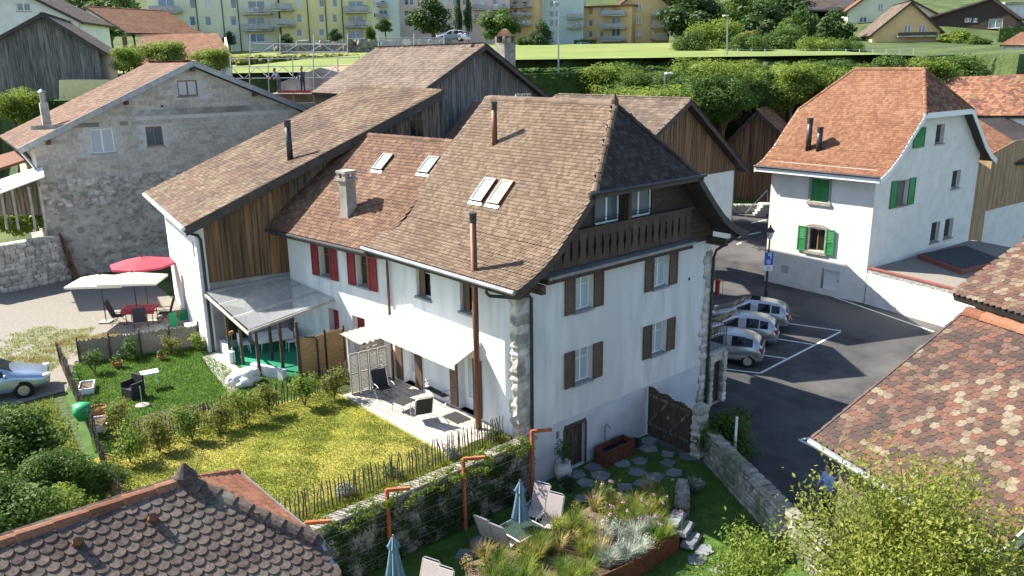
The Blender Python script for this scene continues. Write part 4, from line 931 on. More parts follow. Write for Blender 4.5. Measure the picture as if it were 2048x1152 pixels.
# ================================================================= furniture
def sling(name,loc,rz,label,group,fab='taupe_fabric',fr='steel',cat='chair',wd=.52,back=.72,cant=False,seat_h=.42):
    e=empty(name,loc,label,cat,group,rz=rz)   # faces +x
    h=wd/2; mb=MB(); mb.hexa([(-.22,-h,seat_h-.03),(.28,-h,seat_h),(.28,h,seat_h),(-.22,h,seat_h-.03),(-.22,-h,seat_h-.01),(.28,-h,seat_h+.02),(.28,h,seat_h+.02),(-.22,h,seat_h-.01)]); mb.build('seat',fab,e,world=False)
    bx=-.22-back*.36; mb=MB(); mb.hexa([(-.22,-h,seat_h-.01),(-.22,h,seat_h-.01),(-.20,h,seat_h-.01),(-.20,-h,seat_h-.01),(bx,-h,seat_h+back),(bx,h,seat_h+back),(bx+.02,h,seat_h+back),(bx+.02,-h,seat_h+back)]); mb.build('backrest',fab,e,world=False)
    mb=MB(); mb.tube([(-.22,-h-.02,seat_h),(bx,-h-.02,seat_h+back),(bx-.02,-h+.05,seat_h+back+.05),(bx-.02,h-.05,seat_h+back+.05),(bx,h+.02,seat_h+back),(-.22,h+.02,seat_h)],.014,6); mb.build('back_frame',fr,e,world=False)
    for s in (-1,1):
        y=s*(h+.03)
        mb=MB(); mb.tube([(bx*.55,y,seat_h+.22),(.22,y,seat_h+.22),(.3,y,seat_h+.17)],.016,6); mb.build('armrest',fr,e,world=False)
        if cant: mb=MB(); mb.tube([(.3,y,seat_h+.17),(.3,y,.02),(-.35,y,.015)],.014,6); mb.build('leg',fr,e,world=False)
        else:
            mb=MB(); mb.tube([(-.3,y,.0),(.2,y,seat_h+.22)],.013,6); mb.build('leg',fr,e,world=False)
            mb=MB(); mb.tube([(.3,y,.0),(-.2,y,seat_h+.02)],.013,6); mb.build('leg',fr,e,world=False)
    return e
def face(p,q): return math.atan2(q[1]-p[1],q[0]-p[0])
tc=onz(1041,1056,LOW+.72); T=Vector((tc.x,tc.y,LOW))
tb=empty('glass_table',tuple(T),'square glass-topped garden table with a closed umbrella through it','table',rz=math.radians(2))
mb=MB(); mb.box((0,0,.72),(1.0,1.0,.012)); mb.build('table_top','table_glass',tb,world=False)
mb=MB(); h=.51; mb.tube([(-h,-h,.72),(h,-h,.72),(h,h,.72),(-h,h,.72),(-h,-h,.72)],.018,6); mb.build('rim','plastic_white',tb,world=False)
for a in (-1,1):
    for b in (-1,1): mb=MB(); mb.tube([(a*.42,b*.42,0),(a*.46,b*.46,.71)],.016,6); mb.build('leg','dark_metal',tb,world=False)
def closed_umbrella(loc,label,top=2.35,bottom=1.0):
    e=empty('closed_umbrella',loc,label,'umbrella','closed blue garden umbrellas'); mb=MB(); mb.tube([(0,0,0),(0,0,top+.05)],.02,8); mb.build('pole','steel',e,world=False)
    def fold(z0,z1,r0,r1,n=32):
        mb=MB(); V=[];F=[]; L=7
        for i in range(L+1):
            t=i/L; z=z0+(z1-z0)*t; r=r0+(r1-r0)*t
            for k in range(n): a=6.283*k/n; q=r*(1+.28*math.cos(a*8)*(1-t*.7)); V.append((q*math.cos(a),q*math.sin(a),z+(.03*math.cos(a*8) if i==0 else 0)))
        for i in range(L):
            for k in range(n): F.append((i*n+k,i*n+(k+1)%n,(i+1)*n+(k+1)%n,(i+1)*n+k))
        mb.add(V,F); return mb
    fold(bottom,top-.12,.21,.07).build('canopy','blue_cloth',e,world=False); fold(top-.3,top,.15,.03).build('canopy_cap','blue_cloth',e,world=False); return e
closed_umbrella(tuple(T),'closed blue-grey umbrella standing through the glass table',2.2,1.02)
for k,(px,py,lab) in enumerate(((1072,1050,'taupe sling chair behind the glass table nearest the umbrella'),(1098,1072,'taupe sling chair at the right side of the glass table'),(985,1092,'taupe sling chair at the left end of the glass table'),(1015,1108,'taupe sling chair in front of the glass table by the grasses'))):
    p=onz(px,py,LOW); sling('garden_chair',(p.x,p.y,LOW),math.radians(180+20 if k<2 else 12),lab,'taupe chairs at the glass table')
u2=onz(786,1073,LOW+2.2); closed_umbrella((u2.x,u2.y,LOW),'closed blue-grey umbrella in front of the ivy wall at the picture bottom',2.2,1.02)
for k,(px,py,lab) in enumerate(((846,1218,'taupe sling chair cut off at the bottom, left of the pair'),(873,1235,'taupe sling chair cut off at the bottom, right of the pair'))):
    p=onz(px,py,LOW); sling('garden_chair',(p.x,p.y,LOW),math.radians(200),lab,'taupe chairs by the lower umbrella')
# terrace lounge set
p=onz(768,797,0); sling('lounge_chair',(p.x,p.y,.03),face(p,(-1.6,4.2)),'black sling lounge chair next to the louvred screen','black lounge chairs','black_fabric','steel',back=.6,seat_h=.36,wd=.56)
p=onz(845,842,0); sling('lounge_chair',(p.x,p.y,.03),face((-1.6,3.2),(-.9,5.2)),'black sling lounge chair at the near edge of the terrace','black lounge chairs','black_fabric','steel',back=.6,seat_h=.34,wd=.56,cant=True)
p=onz(868,806,0); sling('lounge_bench',(p.x+.25,p.y,.03),math.radians(178),'black two-seat sling bench along the house wall','black lounge chairs','black_fabric','steel','bench',back=.55,seat_h=.36,wd=1.15)
p=onz(808,822,0); e=empty('coffee_table',(p.x,p.y,.03),'low black coffee table on the terrace between the lounge chairs','table',rz=math.radians(8)); mb=MB(); mb.box((0,0,.36),(.62,.62,.02)); mb.build('table_top','black_fabric',e,world=False)
for a in (-.28,.28):
    for b in (-.28,.28): mb=MB(); mb.tube([(a,b,0),(a,b,.35)],.012,6); mb.build('leg','dark_metal',e,world=False)
# side garden things
p=onz(268,795,0); e=empty('wicker_armchair',(p.x,p.y,0),'dark grey wicker armchair on the side lawn','chair',rz=math.radians(200))
for c,s in (((0,0,.22),(.55,.55,.4)),((-.26,0,.55),(.07,.58,.55)),((0,-.28,.42),(.5,.06,.42)),((0,.28,.42),(.5,.06,.42))): mb=MB(); mb.box(c,s); mb.build('seat' if c[2]<.3 else ('backrest' if c[0] else 'armrest'),'black_fabric',e,world=False)
p=onz(303,775,0); e=empty('side_table',(p.x,p.y,0),'small white folding table on the side lawn','table',rz=math.radians(-10)); mb=MB(); mb.box((0,0,.62),(.62,.45,.03)); mb.build('table_top','plastic_white',e,world=False)
for a in (-.25,.25):
    for b in (-.18,.18): mb=MB(); mb.tube([(a,b,0),(a*.8,b,.61)],.01,6); mb.build('leg','plastic_white',e,world=False)
p=onz(285,812,0); e=empty('umbrella_stand',(p.x,p.y,0),'empty grey umbrella stand with short pole on the side lawn','stand'); mb=MB(); mb.lathe([(.24,0),(.24,.05),(.06,.09),(.03,.1)],(0,0,0),16); mb.build('base','cement',e,world=False); mb=MB(); mb.tube([(0,0,.08),(0,0,.75)],.022,8); mb.build('pole','steel',e,world=False)
p=onz(345,838,0); mb=MB(); n=28; mb.prism([Vector((p.x+1.35*math.cos(6.283*i/n)*U(.92,1.05),p.y+1.0*math.sin(6.283*i/n)*U(.92,1.05),.006)) for i in range(n)],Vector((0,0,.015))); tag(mb.build('dirt_circle','soil'),kind='structure')
p=onz(392,830,0); e=empty('fire_pit',(p.x,p.y,0),'round black metal fire ring with orange stakes on bare earth','fire pit'); mb=MB(); mb.tube([(.55*math.cos(6.283*i/24),.55*math.sin(6.283*i/24),.1) for i in range(25)],.025,6,cap=False); mb.build('ring','dark_metal',e,world=False)
for a in (.5,2.6,4.4): mb=MB(); mb.box((.4*math.cos(a),.4*math.sin(a),.15),(.07,.05,.3)); mb.build('stake','corten',e,world=False)
for k,(px,py,lab) in enumerate(((175,782,'pale green planter box by the side fence, upper one'),(200,856,'pale green planter box by the side fence, lower one'))):
    p=onz(px,py,0); e=empty('planter_box',(p.x,p.y,0),lab,'planter','pale green planter boxes',rz=math.radians(70))
    for c,s in (((0,-.24,.13),(.9,.03,.26)),((0,.24,.13),(.9,.03,.26)),((-.44,0,.13),(.03,.45,.26)),((.44,0,.13),(.03,.45,.26))): mb=MB(); mb.box(c,s); mb.build('side','white_paint',e,world=False)
    mb=MB(); mb.box((0,0,.1),(.85,.45,.2)); mb.build('soil','soil',e,world=False)
for (px,py,r,lab) in ((236,735,.2,'terracotta pot by the reed fence, left one'),(324,720,.16,'terracotta pot by the reed fence, right one'),(198,832,.26,'terracotta bowl pot with shrub by the side fence')):
    p=onz(px,py,0); e=empty('flower_pot',(p.x,p.y,0),lab,'pot','terracotta pots'); mb=MB(); mb.lathe([(r*.6,0),(r,r*1.1),(r*1.08,r*1.1),(r*1.08,r*1.3),(r*.9,r*1.3),(r*.85,r)],(0,0,0),16); mb.build('pot','terracotta',e,world=False); mb=MB(); leaves(mb,(0,0,r*1.9),(r*1.3,r*1.3,r),120,.1); mb.build('foliage','leaf_mid',e,world=False)
mb=MB(); p=onz(172,865,0); rock(mb,(p.x,p.y,.75),(.5,.45,.5),.2); tag(mb.build('green_bag','plastic_green',smooth=True),'green plastic bag hung over the side fence corner','bag')
# parasols on drive
def parasol(loc,zt,half,m,label,sq,rz=0,n=8,drop=.35,pm='dark_metal'):
    e=empty('open_parasol',loc,label,'parasol','open parasols on the drive',rz=rz); mb=MB(); mb.tube([(0,0,0),(0,0,zt)],.025,8); mb.build('pole',pm,e,world=False)
    R=[(half[0]*math.cos(6.283*i/n),half[1]*math.sin(6.283*i/n)) for i in range(n)] if not sq else [(-half[0],-half[1]),(half[0],-half[1]),(half[0],half[1]),(-half[0],half[1])]
    mb=MB(); k=len(R); V=[(0,0,zt)]+[(x,y,zt-drop) for x,y in R]+[(x,y,zt-drop-.1) for x,y in R]; mb.add(V,[(0,1+i,1+(i+1)%k) for i in range(k)]+[(1+i,1+k+i,1+k+(i+1)%k,1+(i+1)%k) for i in range(k)]); mb.build('canopy',m,e,world=False)
    for i,(x,y) in enumerate(R): mb=MB(); mb.tube([(0,0,zt-.03),(x,y,zt-drop-.02)],.01,4); mb.build('rib',pm,e,world=False)
    mb=MB(); mb.lathe([(.05,0),(.03,.08),(.01,.1)],(0,0,zt-.01),8); mb.build('finial',pm,e,world=False)
    mb=MB(); mb.box((0,0,.04),(.5,.5,.07)); mb.build('base','cement',e,world=False)
p=onz(213,645,0); parasol((p.x,p.y,0),2.35,(1.25,.9),'cream_cloth','left cream rectangular parasol at the edge of the drive',True,math.radians(-38))
p=onz(278,645,0); parasol((p.x,p.y,0),2.45,(1.3,.85),'cream_cloth','right cream rectangular parasol in front of the red parasol',True,math.radians(-38))
p=onz(298,622,0); parasol((p.x,p.y,0),2.75,(1.5,1.5),'red_cloth','raspberry red round parasol beside the white barn wall',False,.2)
p=onz(275,650,0); e=empty('yard_table',(p.x+.3,p.y+.2,0),'garden table with red cloth and folding chairs under the parasols','table',rz=math.radians(-38)); mb=MB(); mb.box((0,0,.74),(1.5,.85,.03)); mb.build('tablecloth','red_cloth',e,world=False); mb=MB(); mb.box((0,-.43,.64),(1.5,.01,.2)); mb.build('cloth_edge','red_cloth',e,world=False)
for a in (-.6,.6):
    for b in (-.3,.3): mb=MB(); mb.tube([(a,b,0),(a,b,.73)],.02,6); mb.build('leg','dark_metal',e,world=False)
Ty=Vector((p.x+.3,p.y+.2,0))
for k,(dx,dy,lab) in enumerate(((-1.0,-.1,'dark folding chair left of the red-cloth table'),(.3,-.95,'dark folding chair in front of the red-cloth table'),(1.05,.1,'dark folding chair right of the red-cloth table'))):
    q=Ty+Matrix.Rotation(math.radians(-38),3,'Z')@Vector((dx,dy,0)); sling('folding_chair',tuple(q),face(q,Ty),lab,'folding chairs in the yard','cloth_dark','dark_metal')
for k,(px,py,s,m,lab) in enumerate(((348,640,(.35,.3,.55),'plastic_green','tall green plastic crate by the barn wall'),(368,625,(.6,.4,.3),'plastic_green','low green plastic crate by the barn wall'),(370,612,(.5,.35,.25),'plastic_white','white plastic box on the yard by the barn wall'),(385,660,(.6,.5,.5),'plastic_white','white round tub by the reed fence end'),(357,550,(.5,.4,.5),'sign_blue','blue plastic bin at the barn wall'))):
    p=onz(px,py+12,0); mb=MB(); mb.box((p.x,p.y,s[2]/2+.02),s,math.radians(75)); mb.box((p.x,p.y,s[2]+.03),(s[0]*1.06,s[1]*1.06,.04),math.radians(75)); tag(mb.build('storage_bin',m),lab,'bin')
# plants in the raised bed
bp=[onz(x,y,LOW+.55) for x,y in ((1358,1068),(1262,1128),(1150,1180),(960,1200),(930,1120),(1060,1085),(1125,1040),(1190,1000),(1310,985))]
bed=empty('raised_bed',tuple(bp[0]),'rusty steel-edged raised bed full of grasses and perennials','garden bed')
for i in range(len(bp)): 
    a,b=bp[i],bp[(i+1)%len(bp)]
    if i<3: mb=MB(); mb.beam((a.x,a.y,LOW+.3),(b.x,b.y,LOW+.3),.03,.62); mb.build('edging','corten_dark',bed)
mb=MB(); mb.prism([Vector((q.x,q.y,LOW+.0)) for q in bp],Vector((0,0,.45))); mb.build('soil','soil',bed)
def tuft(mb,c,n,h,spread,w=.012,bend=.5):
    c=Vector(c)
    for i in range(n):
        a=U(0,6.283); r=U(0,spread*.25); d=Vector((math.cos(a),math.sin(a),0)); b=c+d*r; hh=h*U(.6,1.1); s=Vector((-d.y,d.x,0))*w*.5
        m1=b+d*spread*.3+Vector((0,0,hh*.6)); tip=b+d*spread*U(.6,1)*bend*2+Vector((0,0,hh*U(.8,1)))
        mb.add([b-s,b+s,m1+s*.8,m1-s*.8,tip],[(0,1,2,3),(3,2,4)])
pb=[(q.x,q.y) for q in bp]; bxs=[q[0] for q in pb]; bys=[q[1] for q in pb]
cols=['blade','straw','blade','leaf_olive','blade_lush','blade_lush','leaf_light','leaf_light']
nb=0
while nb<120:
    x,y=U(min(bxs),max(bxs)),U(min(bys),max(bys))
    if not inpoly(x,y,pb): continue
    c=random.choice(cols); mb=MB(); h=U(.35,.8)
    pxy=proj((x,y,LOW+.5))
    if 1205<pxy[0]<1300 and pxy[1]>1055: c='leaf_silver'; h=.55
    if rnd()<.3: leaves(mb,(x,y,LOW+.45+h*.4),(.22,.22,h*.5),170,.06)
    else: tuft(mb,(x,y,LOW+.43),110,h,.42,.014)
    tag(mb.build('perennial',c,bed),kind='stuff'); nb+=1
for i in range(40):
    q=onz(U(1170,1370),U(955,1050),LOW+1.1); mb=MB(); mb.tube([(q.x+U(-.1,.1),q.y,LOW+.45),tuple(q)],.006,4); mb.build('flower_stem','blade',bed); mb=MB(); leaves(mb,tuple(q),(.06,.06,.06),14,.05); tag(mb.build('flower_head','flower_pink' if rnd()<.6 else 'straw',bed),kind='stuff')
# ================================================================= generic kicked half-hip roof
def kick_roof(parent,L2W,PR,W,y0,y1,hipx,hipo,m,mh,w,e,shape,n_ind,far_hip=True,fas='fascia'):
    """PR profile (x,z) eave->ridge (x=W/2); gable overhang planes y0,y1; hips start at hipx; hip apex hipo inside"""
    def zp(x):
        x=min(x,W-x)
        for (a,za),(b,zb) in zip(PR,PR[1:]):
            if x<=b: return za+(zb-za)*(x-a)/(b-a)
        return PR[-1][1]
    R=W/2; zr=PR[-1][1]; hz_=zp(hipx)
    def yc(x,near=True):
        t=max(0,(min(x,W-x)-hipx)/(R-hipx)); 
        return y0+hipo*t if near else (y1-hipo*t if far_hip else y1)
    xs_=sorted(set([p[0] for p in PR]+[hipx]+[W-p[0] for p in PR]+[W-hipx])); mb=MB()
    for a,b in zip(xs_,xs_[1:]):
        q=[L2W(a,yc(a),zp(a)),L2W(b,yc(b),zp(b)),L2W(b,yc(b,False),zp(b)),L2W(a,yc(a,False),zp(a))]
        mb.prism([p-Vector((0,0,.012)) for p in q],Vector((0,0,-.14)))
    A=L2W(R,y0+hipo,zr); H0,H1=L2W(hipx,y0,hz_),L2W(W-hipx,y0,hz_); slab(mb,[H0,H1,A],.12)
    A2=L2W(R,y1-hipo,zr) if far_hip else L2W(R,y1,zr)
    if far_hip: slab(mb,[L2W(hipx,y1,hz_),L2W(W-hipx,y1,hz_),A2],.12)
    roof=mb.build('roof',fas,parent)
    arc=[0]
    for (a,za),(b,zb) in zip(PR,PR[1:]): arc.append(arc[-1]+math.hypot(b-a,zb-za))
    def surf(a,s):
        s=max(0,min(arc[-1]-.01,s)); i=max(k for k in range(len(arc)-1) if arc[k]<=s); t=(s-arc[i])/(arc[i+1]-arc[i]); (xa,za),(xb,zb)=PR[i],PR[i+1]
        p=L2W(xa+(xb-xa)*t,-a,za+(zb-za)*t); q=L2W(xb,-a,zb)-L2W(xa,-a,za); return p,L2W(0,-1,0)-L2W(0,0,0),q
    sh=arc[-1]*0
    for i in range(len(PR)-1):
        if PR[i][0]<=hipx<=PR[i+1][0]: sh=arc[i]+(arc[i+1]-arc[i])*(hipx-PR[i][0])/(PR[i+1][0]-PR[i][0])
    poly=[(-y1,-.02),(-y0,-.02),(-y0,sh),(-(y0+hipo),arc[-1])]+([(-(y1-hipo),arc[-1]),(-y1,sh)] if far_hip else [(-y1,arc[-1])])
    tiles(roof,m,surf,poly,w,e,shape,n_ind=n_ind)
    hup=A-(H0+H1)/2
    tiles(roof,mh,planesurf(H0,H1-H0,hup),[(0,-.02),((H1-H0).length,-.02),((H1-H0).length/2,hup.length)],w,e,shape,n_ind=0)
    ridge([A2,A],m,roof); ridge([H0,A],m,roof,r=.12); ridge([H1,A],mh,roof,r=.12)
    if far_hip: ridge([L2W(hipx,y1,hz_),A2],m,roof,r=.12)
    return roof,surf,zp
# ================================================================= white house with green shutters
wh=empty('green_shutter_house',(33,6,LOW),'white house with green shutters and bright orange tile roof','house')
WF2=Fr((28.5,2.48),91,1); WG=Fr((28.5,2.48),-5,-1)
gd,fd2=WG.d,WF2.d
def L2(x,y,z): return Vector((28.5,2.48,0))+gd*x+fd2*y+Vector((0,0,z))
fwin=[(2.62,3.5,3.72,4.8),(2.62,.6,3.66,1.9)]; fdoor=(1.56,-1.55,2.5,-.42)
wall(WF2,[(0,-2.2),(6.3,-2.2),(6.3,5.6),(0,5.6)],fwin+[fdoor,(4.75,-1.1,5.25,-.6)],'plaster_warm',wh,depth=.25)
def arch(fr,r,parent,m):  # stone surround with segmental arch
    mb=MB(); u0,z0,u1,z1=r; fr.box(mb,u0-.14,z0-.02,u0-.002,z1,-.02,.04); fr.box(mb,u1+.002,z0-.02,u1+.14,z1,-.02,.04); fr.box(mb,u0-.18,z0-.2,u1+.18,z0-.022,-.02,.09)
    n=8; V=[];F=[]
    for i in range(n+1):
        t=i/n; u=u0-.14+(u1-u0+.28)*t; zb=z1+.12*math.sin(math.pi*t)*.8-.0; 
        for o in (-.02,.04): V+=[fr.pt(u,z1-.0+.1*math.sin(math.pi*t),o),fr.pt(u,z1+.17+.12*math.sin(math.pi*t),o)]
    for i in range(n): k=4*i; F+=[(k+2,k+6,k+7,k+3),(k,k+1,k+5,k+4),(k+1,k+3,k+7,k+5),(k,k+4,k+6,k+2)]
    mb.add(V,F); return mb.build('stone_surround',m,parent)
for r in fwin: arch(WF2,r,wh,'coping')
r=fwin[0]; um=(r[0]+r[2])/2
for a,b in ((r[0]+.01,um-.008),(um+.008,r[2]-.01)): shutter(WF2,a,r[1],b,r[3]+.06,wh,'shutter_green',o=-.06)
r=fwin[1]; window(WF2,r,wh,fm='wood_window',gm='glass_dark',depth=.18,bars=1,sill=None,cross=False)
for a,b in ((r[0]-.62,r[0]-.1),(r[2]+.1,r[2]+.62)): shutter(WF2,a,r[1]-.1,b,r[3]+.08,wh,'shutter_green',o=.05)
mb=MB(); WF2.box(mb,*fdoor,-.22,-.17); dr=mb.build('cellar_door','white_paint',wh); mb=MB(); WF2.box(mb,fdoor[2]-.002,fdoor[1],fdoor[2]+.12,fdoor[3]+.1,-.05,.01); mb.build('frame','cement',dr); mb=MB(); WF2.box(mb,fdoor[0]+.1,-1.05,fdoor[0]+.14,-.95,-.17,-.14); mb.build('handle','dark_metal',dr)
mb=MB(); WF2.box(mb,4.75,-1.1,5.25,-.6,-.1,-.05); vt=mb.build('vent','zinc',wh)
for k in range(6): mb=MB(); WF2.box(mb,4.77,-1.08+.08*k,5.23,-1.05+.08*k,-.048,-.01); mb.build('louvre','white_paint',vt)
gwin=[WG.rect(1797,362,1812,409),WG.rect(1874,249,1886,286),WG.rect(1906,342,1918,375),WG.rect(1864,446,1876,482),WG.rect(1891,439,1903,474)]
PRW=[(-.62,5.22),(.2,5.62),(1.1,6.3),(2.0,7.2),(3.2,8.35),(6.0,10.75)]
zW=lambda x:min(8.3,[za+(zb-za)*(min(x,12-x)-a)/(b-a) for (a,za),(b,zb) in zip(PRW,PRW[1:]) if min(x,12-x)<=b+1e-6][0]-.15)
wall(WG,[(0,-2.2),(11.6,-2.2),(11.6,5.6)]+[(x,zW(x)) for x in (11.4,10.8,10,9,8.6)]+[(x,zW(x)) for x in (3.4,3,2,1.1,.2)]+[(0,5.5)],gwin,'plaster_warm',wh,depth=.25)
for k,r in enumerate(gwin):
    window(WG,r,wh,fm='cement' if k else 'wood_window',gm='glass_dark' if k else 'glass',depth=.2,bars=0 if k else 1,cross=False,sill='cement',t=.06)
r=gwin[0]
for a,b in ((r[0]-.72,r[0]-.04),(r[2]+.04,r[2]+.72)): shutter(WG,a,r[1]-.05,b,r[3]+.05,wh,'shutter_green')
r=WG.rect(1829,256,1846,294); shutter(WG,*r,wh,'shutter_green')
wroof,wsurf,wzp=kick_roof(wh,L2,PRW,12,-.55,7.0,3.3,1.7,'tile_orange','tile_mossy',.185,.165,'round',0)
for side in (0,1):
    pv=[(x,z) for x,z in PRW if x<3.3]+[(3.3,wzp(3.3))]
    if side: pv=[(12-x,z) for x,z in pv]
    for yy in (-.6,7.02):
        mb=MB()
        for (a,za),(b,zb) in zip(pv,pv[1:]): mb.hexa([L2(a,yy,za-.3),L2(b,yy,zb-.3),L2(b,yy+.05,zb-.3),L2(a,yy+.05,za-.3),L2(a,yy,za+.03),L2(b,yy,zb+.03),L2(b,yy+.05,zb+.03),L2(a,yy+.05,za+.03)])
        mb.build('verge_board','white_paint',wroof)
mb=MB(); mb.beam(L2(3.1,-.58,wzp(3.3)-.1),L2(8.9,-.58,wzp(3.3)-.1),.05,.3); mb.build('hip_fascia','white_paint',wroof)
mb=MB(); mb.beam(L2(-.66,-.55,5.14),L2(-.66,7,5.14),.05,.3); mb.build('eave_board','white_paint',wroof)
mb=MB(); mb.prism([L2(-.6,-.5,5.0),L2(0,-.5,5.05),L2(0,7,5.05),L2(-.6,7,5.0)],Vector((0,0,.05))); mb.build('soffit','white_paint',wroof)
mb=MB(); mb.tube([L2(-.72,-.55,5.3),L2(-.72,7.05,5.3)],.07,8); mb.build('gutter','dark_metal',wroof)
def onsurf(px,py,surf): return onroof(px,py,surf,(0,7))[0]
c=onsurf(1616,300,wsurf); flue((c.x,c.y,c.z-.1),c.z+1.85,.16,'dark_metal',wroof); c=onsurf(1637,301,wsurf); flue((c.x,c.y,c.z-.1),c.z+1.35,.16,'dark_metal',wroof)
# wooden annex + next buildings on the right
an=empty('timber_annex',tuple(WG.pt(13,LOW)),'light vertical-board timber annex right of the green-shuttered house','building')
planks(Fr(WG.pt(11.65,0)[:2],-5,-1),0,2.4,lambda u:-.9,lambda u:5.2-.35*u,'wood_light',an,w=.16,o=-.3)
F5=Fr(WG.pt(14.2,0,-.4)[:2],-5,-1); planks(F5,0,6.5,lambda u:1.6,lambda u:5.4+.2*min(u,3),'wood_light',an,w=.18); wall(F5,[(0,-1.5),(6.5,-1.5),(6.5,1.6),(0,1.6)],[],'plaster_warm',an)
wall(Fr(WG.pt(14.2,0,-.4)[:2],90,1),[(0,-1.5),(5,-1.5),(5,5.4),(0,5.4)],[],'wood_light',an)
a,b,c_,d=at(1945,238,62),at(2075,232,66),at(2090,320,56),at(1990,330,55); mb=MB(); slab(mb,[a,b,c_,d],.2); ar=mb.build('roof','fascia',an)
tiles(ar,'tile_orange',planesurf(d,c_-d,(a-d)-(c_-d)*((a-d).dot(c_-d)/(c_-d).length_squared)),[(0,0),((c_-d).length,0),((c_-d).length,(a-d).length*.95),((a-d).dot((c_-d).normalized()),(a-d).length*.97)],.22,.22,'round',n_ind=0)
# dark mossy roof behind and the brown one at the top right
def simple_roof_house(name,label,E0,E1,R0,R1,m,wallm,zb,cat='house',w=.24,e=.24,gables=True):
    h=empty(name,((E0+E1)/2)[:2]+(zb,),label,cat); mb=MB(); slab(mb,[E0,E1,R1,R0],.18)
    off=(R0-E0)*1; off.z=0; O0,O1=R0+off,R1+off; O0.z,O1.z=E0.z,E1.z; slab(mb,[R0,R1,O1,O0],.18); rf_=mb.build('roof','fascia',h)
    al_=(E1-E0).normalized(); upv=(R0-E0)-al_*(R0-E0).dot(al_); sk=(R0-E0).dot(al_); Lr=(R1-R0).length
    nn_=al_.cross(upv)
    if nn_.z<0: al2=-al_; tiles(rf_,m,lambda a,s:(E0+al_*(-a)+upv.normalized()*s,al2,upv),[(0,0),(-(E1-E0).length,0),(-(sk+Lr),upv.length),(-sk,upv.length)],w,e,'flat',n_ind=0)
    else: tiles(rf_,m,planesurf(E0,al_,upv),[(0,0),((E1-E0).length,0),(sk+Lr,upv.length),(sk,upv.length)],w,e,'flat',n_ind=0)
    ridge([R0,R1],m,rf_,step=.6)
    ins=.35; d=al_*ins; i2=off.normalized()*ins
    cs=[E0+d+i2,E1-d+i2,O1-d-i2,O0+d-i2]
    for i in range(4):
        p,q=cs[i].copy(),cs[(i+1)%4].copy(); p.z=q.z=0; poly=[Vector((p.x,p.y,zb)),Vector((q.x,q.y,zb)),Vector((q.x,q.y,E0.z+.05)),Vector((p.x,p.y,E0.z+.05))]
        if i%2: mid=(p+q)/2; poly.insert(3,Vector((mid.x,mid.y,R0.z-.2)))
        mb=MB(); mb.prism(poly,Vector((0,0,0))+ (cs[(i+2)%4]-cs[(i+1)%4]).normalized()*.15); mb.build('wall',wallm,h)
    for p,q in ((E0,R0),(E1,R1)): mb=MB(); mb.beam(p-Vector((0,0,.08)),q-Vector((0,0,.08)),.06,.24); mb.build('verge_board','fascia',rf_)
    return h
simple_roof_house('mossy_roof_barn','long barn with dark mossy red-brown roof behind the orange-roofed house',at(1900,232,66),at(2110,232,62),at(1815,160,72),at(2075,150,69),'tile_mossy','plaster_warm',LOW)
simple_roof_house('brown_roof_barn','barn with dark brown roof at the right edge beyond the mossy roof',at(2030,185,86),at(2300,235,70),at(1965,122,92),at(2200,118,80),'tile_dark','plaster_warm',LOW)
# annex terrace
tz=.12; A0=Vector((28.45,2.4,0)); B0=onz(1935,668,LOW); B0=A0+(B0-A0).normalized()*9.5
te=empty('flat_roof_annex',tuple(A0)[:2]+(LOW,),'low rough-rendered white annex with gravel flat roof and red edge','building'); bk2=WG.d*12
F6=Fr(A0[:2],math.degrees(math.atan2((B0-A0).y,(B0-A0).x)),-1)
if (CAM-F6.P).dot(F6.n)<0: F6.n=-F6.n
Wl=(Vector((B0.x,B0.y,0))-A0).length; mb=MB(); F6.box(mb,0,-2.2,Wl,tz,-.3,0); mb.build('wall','plaster_rough',te)
mb=MB(); F6.box(mb,-.05,tz,Wl,tz+.07,-.22,.05); mb.build('red_edging','red_flashing',te)
P4=[Vector((A0.x,A0.y,tz-.06)),Vector((B0.x,B0.y,tz-.06)),Vector((B0.x,B0.y,tz-.06))+bk2,Vector((A0.x,A0.y,tz-.06))+bk2]
mb=MB(); mb.prism(P4,Vector((0,0,-.2))); mb.build('gravel_roof','gravel',te)
q0=onz(1835,508,tz+.2);q1=onz(1924,540,tz+.2);q2=onz(2010,520,tz+.2);q3=onz(1930,490,tz+.2); mb=MB(); mb.prism([q0,q1,q2,q3],Vector((0,0,-.25))); mb.build('roof_light_base','red_flashing',te); mb=MB(); s_=lambda q:(q0+q1+q2+q3)/4+(q-(q0+q1+q2+q3)/4)*.93+Vector((0,0,.004)); mb.prism([s_(q) for q in (q0,q1,q2,q3)],Vector((0,0,.02))); mb.build('tar_sheet','tar',te)
# ================================================================= foreground right roofs
E1,E2=atL(1628,885,18.7),atL(2000,1097,16.0); E2.z=E1.z=(E1.z+E2.z)/2
fr_=empty('patchwork_roof_barn',(E1.x+2,E1.y-2,LOW),'foreground barn with patchwork roof of orange, brown and cream tiles','barn')
ea=(E2-E1).normalized(); hd=Vector((-ea.y,ea.x,0)); 
if hd.dot(Vector((1,0,0)))<0: hd=-hd
V_=Fr(E1[:2],math.degrees(math.atan2(hd.y,hd.x)),-1); uu,zz=V_.px(1935,626); slope=(zz-E1.z)/uu
uph=(hd*uu+Vector((0,0,zz-E1.z))); Lr=(E2-E1).length
mb=MB(); slab(mb,[E1,E2,E2+uph,E1+uph],.2); fro=mb.build('roof','fascia',fr_)
def mixr(a,s): return min(1,max(0,rnd()**1.25*.85+.15*math.sin(s*.8)))
